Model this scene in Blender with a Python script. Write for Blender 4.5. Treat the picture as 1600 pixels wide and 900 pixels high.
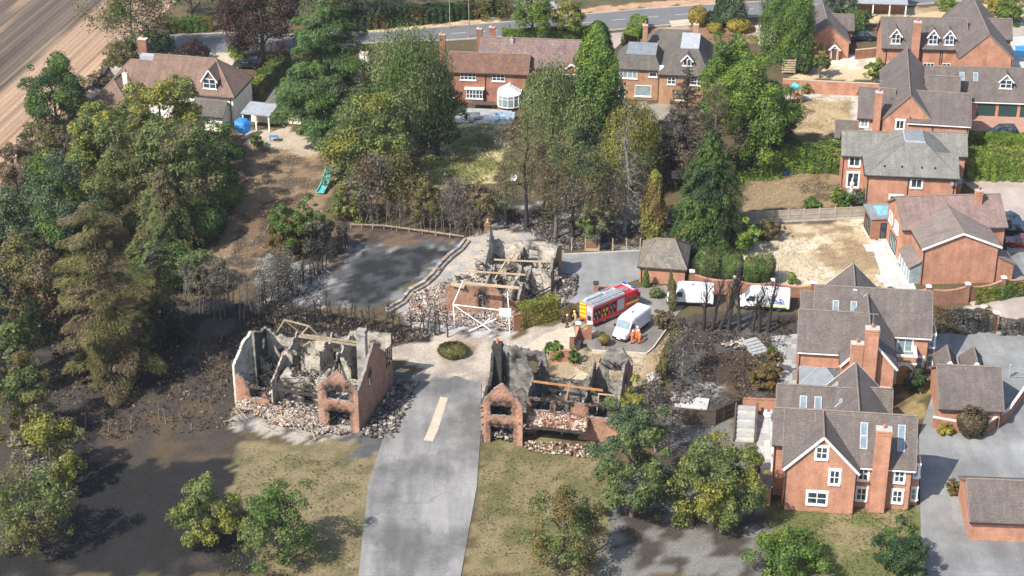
import bpy, math, random
import numpy as np
from mathutils import Matrix, Vector

for o in list(bpy.data.objects): bpy.data.objects.remove(o)
SC = bpy.context.scene
COL = SC.collection
random.seed(11)
RNG = np.random.default_rng(11)

# ------------------------------------------------------------------ camera
FPX, PITCH, CAMZ = 3000.0, math.radians(27.2), 108.0
cam_d = bpy.data.cameras.new('camera'); cam = bpy.data.objects.new('camera', cam_d); COL.objects.link(cam)
cam_d.sensor_width = 36.0; cam_d.lens = 36.0 * FPX / 1600.0
cam_d.clip_start = 1.0; cam_d.clip_end = 9000.0
cam.location = (0, 0, CAMZ); cam.rotation_euler = (math.pi / 2 - PITCH, 0, 0)
SC.camera = cam
# ------------------------------------------------------------------ sky, sun, exposure
SUN_EL = math.radians(46.0)
SHADOW = Vector((0.72, 0.69, 0)).normalized()          # the way shadows fall on the ground
world = bpy.data.worlds.new('World'); SC.world = world; world.use_nodes = True
wn = world.node_tree.nodes; wl = world.node_tree.links
sky = wn.new('ShaderNodeTexSky'); sky.sky_type = 'NISHITA'; sky.sun_disc = False
sky.sun_elevation = SUN_EL; sky.sun_rotation = math.atan2(-SHADOW.x, -SHADOW.y)
sky.air_density = 1.0; sky.dust_density = 1.6; sky.ozone_density = 1.0
wn['Background'].inputs['Strength'].default_value = 0.13
wl.new(sky.outputs[0], wn['Background'].inputs['Color'])
sun_d = bpy.data.lights.new('sun', 'SUN'); sun_d.energy = 4.3; sun_d.angle = math.radians(0.55); sun_d.color = (1.0, 0.945, 0.86)
sun = bpy.data.objects.new('sun', sun_d); COL.objects.link(sun)
sdir = Vector((SHADOW.x * math.cos(SUN_EL), SHADOW.y * math.cos(SUN_EL), -math.sin(SUN_EL)))
sun.rotation_euler = sdir.to_track_quat('-Z', 'Y').to_euler(); sun.location = (-60, 60, 120)
vs = SC.view_settings
vs.view_transform = 'Standard'; vs.look = 'None'; vs.exposure = 0.8; vs.gamma = 1.0; vs.use_curve_mapping = False

# ------------------------------------------------------------------ survey: photo sighting -> place on the ground (or at height z)
_F = np.array([0, math.cos(PITCH), -math.sin(PITCH)]); _U = np.array([0, math.sin(PITCH), math.cos(PITCH)])
def P(px, py, z=0.0):
    d = np.array([(px - 800) / FPX, 0, 0]) + _U * ((450 - py) / FPX) + _F
    w = d * ((CAMZ - z) / -d[2])
    return (float(w[0]), float(w[1]))
def P3(px, py, z=0.0):
    a = P(px, py, z); return Vector((a[0], a[1], z))
def ppm(px, py):
    """metres per sighting pixel across, and up a vertical, at a ground point"""
    x, y = P(px, py); v = np.array([x, y, -CAMZ]); dep = v @ _F
    s = FPX / dep; ang = math.atan2(CAMZ, y)
    return s, s * math.cos(ang)

# ------------------------------------------------------------------ materials
def _nt(name):
    m = bpy.data.materials.new(name); m.use_nodes = True
    nt = m.node_tree; b = nt.nodes['Principled BSDF']
    return m, nt, b
def _n(nt, kind, **kw):
    n = nt.nodes.new('ShaderNode' + kind)
    for k, v in kw.items():
        if k.startswith('i_'): n.inputs[k[2:].replace('_', ' ')].default_value = v
        else: setattr(n, k, v)
    return n
def _c(c): return (c[0], c[1], c[2], 1.0)
def _mix(nt, fac, a, b, blend='MIX'):
    n = nt.nodes.new('ShaderNodeMix'); n.data_type = 'RGBA'; n.blend_type = blend; n.clamp_factor = True
    for sock, v in ((n.inputs[0], fac), (n.inputs[6], a), (n.inputs[7], b)):
        if isinstance(v, (int, float)): sock.default_value = v
        elif isinstance(v, tuple): sock.default_value = _c(v)
        else: nt.links.new(v, sock)
    return n.outputs[2]
def _ramp(nt, fac, stops):
    r = nt.nodes.new('ShaderNodeValToRGB'); e = r.color_ramp.elements
    while len(e) < len(stops): e.new(0.5)
    for el, (p, c) in zip(e, stops):
        el.position = p; el.color = _c(c) if isinstance(c, tuple) else (c, c, c, 1)
    nt.links.new(fac, r.inputs[0]); return r.outputs[0]
def _noise(nt, vec, scale, detail=3.0, rough=0.55):
    n = _n(nt, 'TexNoise', i_Scale=scale, i_Detail=detail, i_Roughness=rough)
    if vec is not None: nt.links.new(vec, n.inputs['Vector'])
    return n.outputs['Fac']
def _bump(nt, b, h, strength, dist):
    n = _n(nt, 'Bump', i_Strength=strength, i_Distance=dist)
    nt.links.new(h, n.inputs['Height']); nt.links.new(n.outputs[0], b.inputs['Normal'])
def sh(c, k): return tuple(max(0.0, v * k) for v in c)

M = {}
def plain(name, col, rough=0.75, var=0.25, scale=1.5, metal=0.0, spec=0.4, fine=0.0, bump=0.0, worn=0.0):
    m, nt, b = _nt(name); M[name] = m
    g = _n(nt, 'NewGeometry'); pos = g.outputs['Position']
    f = _noise(nt, pos, scale)
    col_o = _mix(nt, _ramp(nt, f, [(0.3, 0.0), (0.7, 1.0)]), sh(col, 1 - var), sh(col, 1 + var * 0.7))
    if fine:
        f2 = _noise(nt, pos, 9.0, 2.0)
        col_o = _mix(nt, fine, col_o, _ramp(nt, f2, [(0.35, sh(col, 0.45)), (0.65, sh(col, 1.4))]))
    if worn:                                               # repairs, stains, tracks and cracks in paving
        st = _ramp(nt, _noise(nt, pos, 0.12, 6.0, 0.65), [(0.4, 1.25), (0.5, 1.0), (0.6, 0.66)]); col_o = _mix(nt, worn, col_o, _mix(nt, 1.0, col_o, st, 'MULTIPLY'))
        mp = _n(nt, 'Mapping'); mp.inputs['Scale'].default_value = (0.5, 0.09, 1.0); mp.inputs['Rotation'].default_value = (0, 0, 0.35); nt.links.new(pos, mp.inputs[0])
        col_o = _mix(nt, worn * 0.8, col_o, _mix(nt, 1.0, col_o, _ramp(nt, _noise(nt, mp.outputs[0], 1.0, 5.0), [(0.42, 1.12), (0.6, 0.72)]), 'MULTIPLY'))
        v = _n(nt, 'TexVoronoi', feature='DISTANCE_TO_EDGE', i_Scale=0.13); wv = _n(nt, 'VectorMath', operation='ADD'); nz = _n(nt, 'TexNoise', i_Scale=0.6, i_Detail=4.0); nt.links.new(pos, nz.inputs['Vector']); nt.links.new(nz.outputs['Color'], wv.inputs[0]); nt.links.new(pos, wv.inputs[1]); nt.links.new(wv.outputs[0], v.inputs['Vector'])
        col_o = _mix(nt, _ramp(nt, v.outputs['Distance'], [(0.0, worn * 0.5), (0.008, 0.0)]), col_o, sh(col, 0.5))
    nt.links.new(col_o, b.inputs['Base Color'])
    b.inputs['Roughness'].default_value = rough; b.inputs['Metallic'].default_value = metal
    b.inputs['Specular IOR Level'].default_value = spec
    if bump: _bump(nt, b, _noise(nt, pos, 6.0), bump, 0.05)
    return m
def brick(name, c1, c2, mortar, soot=False, sootcol=(0.02, 0.019, 0.018)):
    m, nt, b = _nt(name); M[name] = m
    uv = _n(nt, 'UVMap'); pos = _n(nt, 'NewGeometry').outputs['Position']
    t = _n(nt, 'TexBrick', i_Scale=1.0, i_Mortar_Size=0.011, i_Brick_Width=0.225, i_Row_Height=0.075, i_Bias=-0.1)
    t.inputs['Color1'].default_value = _c(c1); t.inputs['Color2'].default_value = _c(c2); t.inputs['Mortar'].default_value = _c(mortar)
    nt.links.new(uv.outputs[0], t.inputs['Vector'])
    big = _ramp(nt, _noise(nt, pos, 0.7, 5.0, 0.65), [(0.28, 0.72), (0.72, 1.18)])
    col = _mix(nt, 1.0, t.outputs['Color'], big, 'MULTIPLY')
    pat = _ramp(nt, _noise(nt, pos, 5.0, 3.0, 0.6), [(0.3, 0.88), (0.7, 1.1)])
    col = _mix(nt, 1.0, col, pat, 'MULTIPLY')
    stk = _n(nt, 'Mapping'); stk.inputs['Scale'].default_value = (1.3, 0.16, 1.0); nt.links.new(uv.outputs[0], stk.inputs[0])
    col = _mix(nt, 1.0, col, _ramp(nt, _noise(nt, stk.outputs[0], 1.0, 5.0, 0.6), [(0.3, 0.8), (0.65, 1.08)]), 'MULTIPLY')
    if soot:
        at = _n(nt, 'Attribute', attribute_name='soot')
        mm = _n(nt, 'Math', operation='MULTIPLY'); ns = _ramp(nt, _noise(nt, pos, 1.6, 4.0), [(0.25, 0.35), (0.6, 1.25)])
        nt.links.new(at.outputs['Fac'], mm.inputs[0]); nt.links.new(ns, mm.inputs[1])
        col = _mix(nt, mm.outputs[0], col, sootcol)
    nt.links.new(col, b.inputs['Base Color']); b.inputs['Roughness'].default_value = 0.9; b.inputs['Specular IOR Level'].default_value = 0.2
    _bump(nt, b, t.outputs['Fac'], -0.25, 0.02)
    return m
def tile(name, c1, c2, row=0.27, wid=0.2, bump=0.6, dark=0.5, moss=None):
    m, nt, b = _nt(name); M[name] = m
    uv = _n(nt, 'UVMap'); pos = _n(nt, 'NewGeometry').outputs['Position']
    t = _n(nt, 'TexBrick', i_Scale=1.0, i_Mortar_Size=0.016, i_Brick_Width=wid, i_Row_Height=row, i_Bias=0.0, i_Mortar_Smooth=0.3)
    mid = sh(tuple((a + d) / 2 for a, d in zip(c1, c2)), dark)
    t.inputs['Color1'].default_value = _c(c1); t.inputs['Color2'].default_value = _c(c2); t.inputs['Mortar'].default_value = _c(mid)
    nt.links.new(uv.outputs[0], t.inputs['Vector'])
    big = _ramp(nt, _noise(nt, pos, 0.55, 5.0, 0.6), [(0.25, 0.76), (0.75, 1.16)])
    col = _mix(nt, 1.0, t.outputs['Color'], big, 'MULTIPLY')
    sp = _ramp(nt, _noise(nt, pos, 4.5, 3.0, 0.7), [(0.3, 0.87), (0.7, 1.1)])
    col = _mix(nt, 1.0, col, sp, 'MULTIPLY')
    lich = _ramp(nt, _noise(nt, pos, 2.2, 6.0, 0.8), [(0.56, 0.0), (0.66, 0.32)]); col = _mix(nt, lich, col, sh(c1, 1.45))
    strk = _n(nt, 'Mapping'); strk.inputs['Scale'].default_value = (1.6, 0.12, 1.0); nt.links.new(uv.outputs[0], strk.inputs[0])
    col = _mix(nt, 1.0, col, _ramp(nt, _noise(nt, strk.outputs[0], 1.0, 4.0), [(0.35, 0.86), (0.65, 1.08)]), 'MULTIPLY')
    if moss: col = _mix(nt, _ramp(nt, _noise(nt, pos, 1.3, 5.0, 0.75), [(0.55, 0.0), (0.7, 0.6)]), col, moss)
    nt.links.new(col, b.inputs['Base Color']); b.inputs['Roughness'].default_value = 0.85; b.inputs['Specular IOR Level'].default_value = 0.25
    # each course steps down over the next: saw-tooth height along the slope
    sx = _n(nt, 'SeparateXYZ'); nt.links.new(uv.outputs[0], sx.inputs[0])
    dv = _n(nt, 'Math', operation='DIVIDE'); nt.links.new(sx.outputs[1], dv.inputs[0]); dv.inputs[1].default_value = row
    fr = _n(nt, 'Math', operation='FRACT'); nt.links.new(dv.outputs[0], fr.inputs[0])
    iv = _n(nt, 'Math', operation='SUBTRACT'); iv.inputs[0].default_value = 1.0; nt.links.new(fr.outputs[0], iv.inputs[1])
    _bump(nt, b, iv.outputs[0], bump, 0.045)
    return m
def leaf(name, stops, rough=0.65, trans=0.36):
    m, nt, b = _nt(name); M[name] = m
    g = _n(nt, 'NewGeometry')
    f = _noise(nt, g.outputs['Position'], 0.9, 3.0)
    ad = _n(nt, 'Math', operation='MULTIPLY_ADD'); nt.links.new(g.outputs['Random Per Island'], ad.inputs[0]); ad.inputs[1].default_value = 0.62
    sb = _n(nt, 'Math', operation='MULTIPLY_ADD'); nt.links.new(f, sb.inputs[0]); sb.inputs[1].default_value = 1.5; sb.inputs[2].default_value = -0.55
    nt.links.new(sb.outputs[0], ad.inputs[2])
    n = len(stops); col = _ramp(nt, ad.outputs[0], [(0.08 + 0.84 * i / (n - 1), c) for i, c in enumerate(stops)])
    nt.links.new(col, b.inputs['Base Color']); b.inputs['Roughness'].default_value = rough; b.inputs['Specular IOR Level'].default_value = 0.18
    if trans:
        out = nt.nodes['Material Output']; tr = _n(nt, 'BsdfTranslucent'); mx = _n(nt, 'MixShader'); mx.inputs[0].default_value = trans
        nt.links.new(col, tr.inputs[0]); nt.links.new(b.outputs[0], mx.inputs[1]); nt.links.new(tr.outputs[0], mx.inputs[2]); nt.links.new(mx.outputs[0], out.inputs[0])
    return m
def pieces(name, stops, rough=0.9):
    """colour differs from one loose piece to the next (rubble, litter)"""
    return leaf(name, stops, rough, 0.0)
def glass(name, col=(0.03, 0.045, 0.055), rough=0.08):
    m, nt, b = _nt(name); M[name] = m
    pos = _n(nt, 'NewGeometry').outputs['Position']
    c = _mix(nt, _ramp(nt, _noise(nt, pos, 1.7, 2.0), [(0.38, 0.0), (0.62, 1.0)]), sh(col, 0.6 if col[0] < 0.08 else 0.85), sh(col, 1.9 if col[0] < 0.08 else 1.15))
    nt.links.new(c, b.inputs['Base Color']); b.inputs['Roughness'].default_value = rough; b.inputs['Specular IOR Level'].default_value = 0.6
    return m
def paint(name, col, rough=0.3, coat=0.5, spec=0.5):
    m, nt, b = _nt(name); M[name] = m
    pos = _n(nt, 'NewGeometry').outputs['Position']
    c = _mix(nt, _ramp(nt, _noise(nt, pos, 3.0, 4.0), [(0.4, 0.0), (0.75, 1.0)]), col, sh(col, 0.82))
    nt.links.new(c, b.inputs['Base Color']); b.inputs['Roughness'].default_value = rough; b.inputs['Coat Weight'].default_value = coat; b.inputs['Coat Roughness'].default_value = 0.1
    b.inputs['Specular IOR Level'].default_value = spec
    return m

brick('brick_orange', (0.5, 0.2, 0.11), (0.42, 0.155, 0.086), (0.4, 0.31, 0.24))
brick('brick_red', (0.37, 0.13, 0.078), (0.29, 0.095, 0.06), (0.33, 0.24, 0.18))
brick('brick_buff', (0.42, 0.21, 0.1), (0.33, 0.15, 0.075), (0.36, 0.28, 0.2))
brick('brick_brown', (0.3, 0.13, 0.075), (0.22, 0.09, 0.055), (0.28, 0.2, 0.15))
brick('brick_ruin', (0.47, 0.22, 0.135), (0.39, 0.175, 0.105), (0.38, 0.3, 0.23), soot=True)
tile('tile_brown', (0.172, 0.143, 0.13), (0.13, 0.109, 0.1), 0.2, 0.17)
tile('tile_grey', (0.215, 0.208, 0.185), (0.175, 0.172, 0.155), 0.33, 0.3, dark=0.55)
tile('tile_purple', (0.25, 0.175, 0.155), (0.2, 0.14, 0.128), 0.33, 0.3, dark=0.6)
tile('tile_taupe', (0.225, 0.185, 0.16), (0.19, 0.155, 0.136), 0.3, 0.25, dark=0.65)
tile('tile_old', (0.21, 0.115, 0.08), (0.15, 0.085, 0.065), 0.26, 0.22, moss=(0.2, 0.15, 0.07))
tile('tile_umber', (0.24, 0.155, 0.115), (0.18, 0.12, 0.095), 0.2, 0.18)
tile('tile_slate', (0.15, 0.135, 0.115), (0.11, 0.1, 0.088), 0.2, 0.18)
tile('tile_pantile', (0.27, 0.16, 0.115), (0.14, 0.12, 0.14), 0.3, 0.25, moss=(0.24, 0.19, 0.08))
tile('tile_garage', (0.25, 0.2, 0.14), (0.13, 0.13, 0.135), 0.33, 0.3, dark=0.5)
def ruin_plaster(name, col):
    m, nt, b = _nt(name); M[name] = m
    pos = _n(nt, 'NewGeometry').outputs['Position']
    c = _ramp(nt, _noise(nt, pos, 1.1, 5.0, 0.65), [(0.3, sh(col, 0.3)), (0.42, sh(col, 0.66)), (0.54, sh(col, 0.95)), (0.7, sh(col, 1.12))])
    at = _n(nt, 'Attribute', attribute_name='soot'); mm = _n(nt, 'Math', operation='MULTIPLY')
    ns = _ramp(nt, _noise(nt, pos, 1.3, 4.0), [(0.3, 0.2), (0.6, 1.2)])
    nt.links.new(at.outputs['Fac'], mm.inputs[0]); nt.links.new(ns, mm.inputs[1])
    c = _mix(nt, mm.outputs[0], c, (0.03, 0.029, 0.028)); nt.links.new(c, b.inputs['Base Color']); b.inputs['Roughness'].default_value = 0.95
    b.inputs['Specular IOR Level'].default_value = 0.1
    _bump(nt, b, _noise(nt, pos, 7.0, 3.0), 0.4, 0.05)
ruin_plaster('plaster_pale', (0.56, 0.5, 0.42)); ruin_plaster('plaster_grey', (0.33, 0.31, 0.28)); ruin_plaster('plaster_dark', (0.1, 0.095, 0.09))
plain('white_trim', (0.78, 0.78, 0.77), 0.5, 0.06, 2.0)
plain('stone_white', (0.66, 0.63, 0.57), 0.8, 0.12, 3.0)
plain('render_cream', (0.78, 0.74, 0.64), 0.9, 0.15, 1.2)
plain('gutter_dark', (0.03, 0.028, 0.028), 0.5, 0.2)
plain('ridge_tile', (0.2, 0.16, 0.13), 0.85, 0.3, 4.0)
plain('lead_grey', (0.3, 0.32, 0.34), 0.55, 0.2, 2.0)
plain('lead_pale', (0.38, 0.4, 0.42), 0.55, 0.2, 1.5)
plain('flat_felt', (0.2, 0.22, 0.235), 0.7, 0.18, 1.2)
plain('terracotta', (0.5, 0.16, 0.08), 0.8, 0.2)
plain('concrete', (0.42, 0.4, 0.36), 0.9, 0.2, 1.2, fine=0.2)
plain('paving_pale', (0.45, 0.445, 0.42), 0.85, 0.14, 1.3, fine=0.15)
plain('paving_grey', (0.33, 0.34, 0.34), 0.85, 0.2, 1.3, fine=0.2)
plain('paving_tan', (0.46, 0.39, 0.3), 0.85, 0.2, 1.3, fine=0.2)
plain('asphalt', (0.14, 0.142, 0.142), 0.9, 0.16, 0.25, fine=0.35)
plain('asphalt_drive', (0.225, 0.228, 0.225), 0.9, 0.22, 0.25, fine=0.35, worn=0.6)
plain('asphalt_lane', (0.205, 0.2, 0.192), 0.9, 0.25, 0.3, fine=0.4, worn=0.9)
plain('asphalt_brown', (0.205, 0.185, 0.165), 0.9, 0.18, 0.35, fine=0.3, worn=0.6)
plain('drive_pink', (0.36, 0.3, 0.265), 0.9, 0.14, 0.4, fine=0.25, worn=0.4)
plain('drive_brick', (0.38, 0.22, 0.16), 0.9, 0.16, 0.7, fine=0.35)
plain('kerb_stone', (0.45, 0.41, 0.36), 0.9, 0.2, 2.0)
plain('line_white', (0.6, 0.58, 0.54), 0.8, 0.25, 2.0)
plain('wood_fence', (0.34, 0.295, 0.24), 0.85, 0.25, 1.2, fine=0.25)
plain('wood_brown', (0.22, 0.12, 0.06), 0.8, 0.25, 1.2, fine=0.25)
plain('wood_orange', (0.4, 0.19, 0.08), 0.7, 0.25, 1.2, fine=0.25)
plain('wood_dark', (0.09, 0.065, 0.05), 0.85, 0.3, 1.2, fine=0.3)
plain('timber_raw', (0.45, 0.34, 0.22), 0.85, 0.25, 1.5, fine=0.2)
plain('timber_char', (0.045, 0.04, 0.036), 0.95, 0.6, 2.5, fine=0.2)
plain('bark', (0.1, 0.08, 0.06), 0.95, 0.4, 3.0)
plain('bark_black', (0.03, 0.028, 0.027), 0.95, 0.4, 3.0)
plain('bark_grey', (0.2, 0.19, 0.18), 0.95, 0.35, 2.0)
plain('bark_tan', (0.3, 0.24, 0.17), 0.95, 0.35, 2.0)
plain('bark_mid', (0.12, 0.105, 0.09), 0.95, 0.4, 2.0)
plain('rubber', (0.02, 0.02, 0.021), 0.85, 0.2)
plain('alloy', (0.45, 0.46, 0.47), 0.4, 0.1, metal=0.7)
plain('metal_rail', (0.5, 0.51, 0.52), 0.4, 0.1, metal=0.6)
plain('black_plastic', (0.022, 0.022, 0.024), 0.55, 0.2)
plain('green_door', (0.02, 0.055, 0.05), 0.5, 0.12, 0.8)
plain('slide_teal', (0.1, 0.42, 0.42), 0.4, 0.12)
plain('blue_cloth', (0.03, 0.2, 0.55), 0.6, 0.12)
plain('pale_blue', (0.45, 0.58, 0.65), 0.6, 0.15)
plain('red_plastic', (0.6, 0.04, 0.04), 0.45, 0.1)
plain('pool_water', (0.02, 0.26, 0.55), 0.08, 0.2, 0.8)
plain('skin', (0.5, 0.3, 0.21), 0.6, 0.08)
plain('orange_suit', (0.85, 0.2, 0.02), 0.75, 0.12, 5.0)
plain('yellow_suit', (0.75, 0.5, 0.03), 0.7, 0.15, 5.0)
plain('tan_suit', (0.42, 0.29, 0.12), 0.8, 0.15, 5.0)
plain('dark_suit', (0.06, 0.045, 0.05), 0.8, 0.15, 5.0)
plain('reflective', (0.75, 0.75, 0.72), 0.4, 0.05)
plain('boot', (0.02, 0.02, 0.02), 0.6, 0.1)
plain('helmet_white', (0.8, 0.8, 0.78), 0.35, 0.03)
plain('helmet_yellow', (0.8, 0.6, 0.03), 0.35, 0.03)
plain('hose_yellow', (0.75, 0.55, 0.03), 0.6, 0.1)
paint('paint_white', (0.82, 0.82, 0.83)); paint('paint_red', (0.48, 0.012, 0.018)); paint('paint_black', (0.012, 0.013, 0.017), 0.2, 1.0)
paint('paint_navy', (0.012, 0.02, 0.035), 0.2, 1.0); paint('paint_maroon', (0.22, 0.008, 0.016), 0.2, 1.0)
paint('paint_yellow', (0.85, 0.62, 0.03), 0.45, 0.2); paint('paint_blue', (0.03, 0.09, 0.5), 0.45, 0.2); paint('paint_orange', (0.85, 0.22, 0.03), 0.45, 0.2)
paint('shutter', (0.42, 0.44, 0.45), 0.45, 0.0); paint('livery_lime', (0.6, 0.72, 0.08), 0.45, 0.2)
glass('glass_dark'); glass('glass_blue', (0.16, 0.22, 0.25), 0.25); glass('glass_pale', (0.22, 0.28, 0.29), 0.15); glass('glass_roof', (0.17, 0.2, 0.23), 0.12)
glass('lamp_clear', (0.4, 0.4, 0.42), 0.1); glass('lamp_red', (0.35, 0.01, 0.01), 0.1); glass('lamp_blue', (0.01, 0.05, 0.5), 0.1)
glass('glass_sky', (0.14, 0.37, 0.46), 0.06)

leaf('leaf_green', [(0.024, 0.052, 0.014), (0.059, 0.111, 0.025), (0.111, 0.183, 0.039), (0.170, 0.236, 0.062)])
leaf('leaf_dark', [(0.014, 0.032, 0.016), (0.030, 0.061, 0.027), (0.061, 0.101, 0.041), (0.095, 0.142, 0.061)])
leaf('leaf_bright', [(0.044, 0.086, 0.014), (0.111, 0.182, 0.024), (0.190, 0.273, 0.043), (0.279, 0.352, 0.073)])
leaf('leaf_olive', [(0.037, 0.056, 0.018), (0.093, 0.125, 0.039), (0.155, 0.194, 0.065), (0.223, 0.257, 0.097)])
leaf('leaf_yellow', [(0.066, 0.076, 0.014), (0.161, 0.176, 0.030), (0.268, 0.268, 0.054), (0.374, 0.336, 0.096)])
leaf('leaf_brown', [(0.043, 0.033, 0.022), (0.109, 0.082, 0.048), (0.187, 0.143, 0.082), (0.278, 0.212, 0.127)])
leaf('leaf_rust', [(0.057, 0.046, 0.016), (0.138, 0.098, 0.034), (0.230, 0.149, 0.057), (0.127, 0.138, 0.040)])
leaf('leaf_ash', [(0.05, 0.043, 0.034), (0.115, 0.1, 0.08), (0.19, 0.168, 0.135), (0.28, 0.255, 0.21)], 0.9, 0.3)
leaf('leaf_charcoal', [(0.014, 0.014, 0.014), (0.035, 0.033, 0.03), (0.068, 0.062, 0.055), (0.12, 0.108, 0.095)], 0.9, 0.15)
leaf('leaf_purple', [(0.016, 0.01, 0.01), (0.04, 0.024, 0.022), (0.075, 0.045, 0.038), (0.11, 0.07, 0.05)])
leaf('leaf_blue', [(0.023, 0.045, 0.025), (0.057, 0.092, 0.049), (0.108, 0.151, 0.077), (0.172, 0.210, 0.102)])
leaf('leaf_cedar', [(0.024, 0.051, 0.021), (0.059, 0.107, 0.039), (0.105, 0.171, 0.059), (0.178, 0.230, 0.081)])
leaf('leaf_scorch', [(0.036, 0.047, 0.016), (0.096, 0.097, 0.031), (0.168, 0.153, 0.054), (0.240, 0.216, 0.092)])
leaf('leaf_willow', [(0.055, 0.076, 0.027), (0.117, 0.152, 0.055), (0.188, 0.220, 0.086), (0.266, 0.296, 0.133)])
leaf('leaf_gold', [(0.12, 0.1, 0.015), (0.24, 0.2, 0.03), (0.36, 0.29, 0.06), (0.42, 0.34, 0.1)])
leaf('grass_dry', [(0.24, 0.185, 0.11), (0.37, 0.3, 0.19), (0.46, 0.385, 0.26), (0.52, 0.45, 0.32)], 0.9)
leaf('grass_green', [(0.05, 0.07, 0.015), (0.09, 0.11, 0.03), (0.16, 0.16, 0.05), (0.26, 0.21, 0.1)], 0.9)
leaf('litter_burnt', [(0.012, 0.011, 0.01), (0.035, 0.03, 0.026), (0.1, 0.075, 0.05), (0.2, 0.15, 0.095)], 0.95, 0.0)
leaf('litter_ash', [(0.06, 0.06, 0.06), (0.14, 0.14, 0.14), (0.28, 0.275, 0.265), (0.04, 0.04, 0.04)], 0.95, 0.0)
pieces('rubble_pale', [(0.08, 0.07, 0.065), (0.27, 0.22, 0.18), (0.38, 0.335, 0.29), (0.5, 0.45, 0.4)])
pieces('rubble_dark', [(0.03, 0.03, 0.03), (0.09, 0.085, 0.08), (0.2, 0.16, 0.13), (0.42, 0.38, 0.34)])
pieces('rubble_brick', [(0.09, 0.05, 0.035), (0.25, 0.13, 0.09), (0.4, 0.3, 0.24), (0.54, 0.49, 0.43)])

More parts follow.
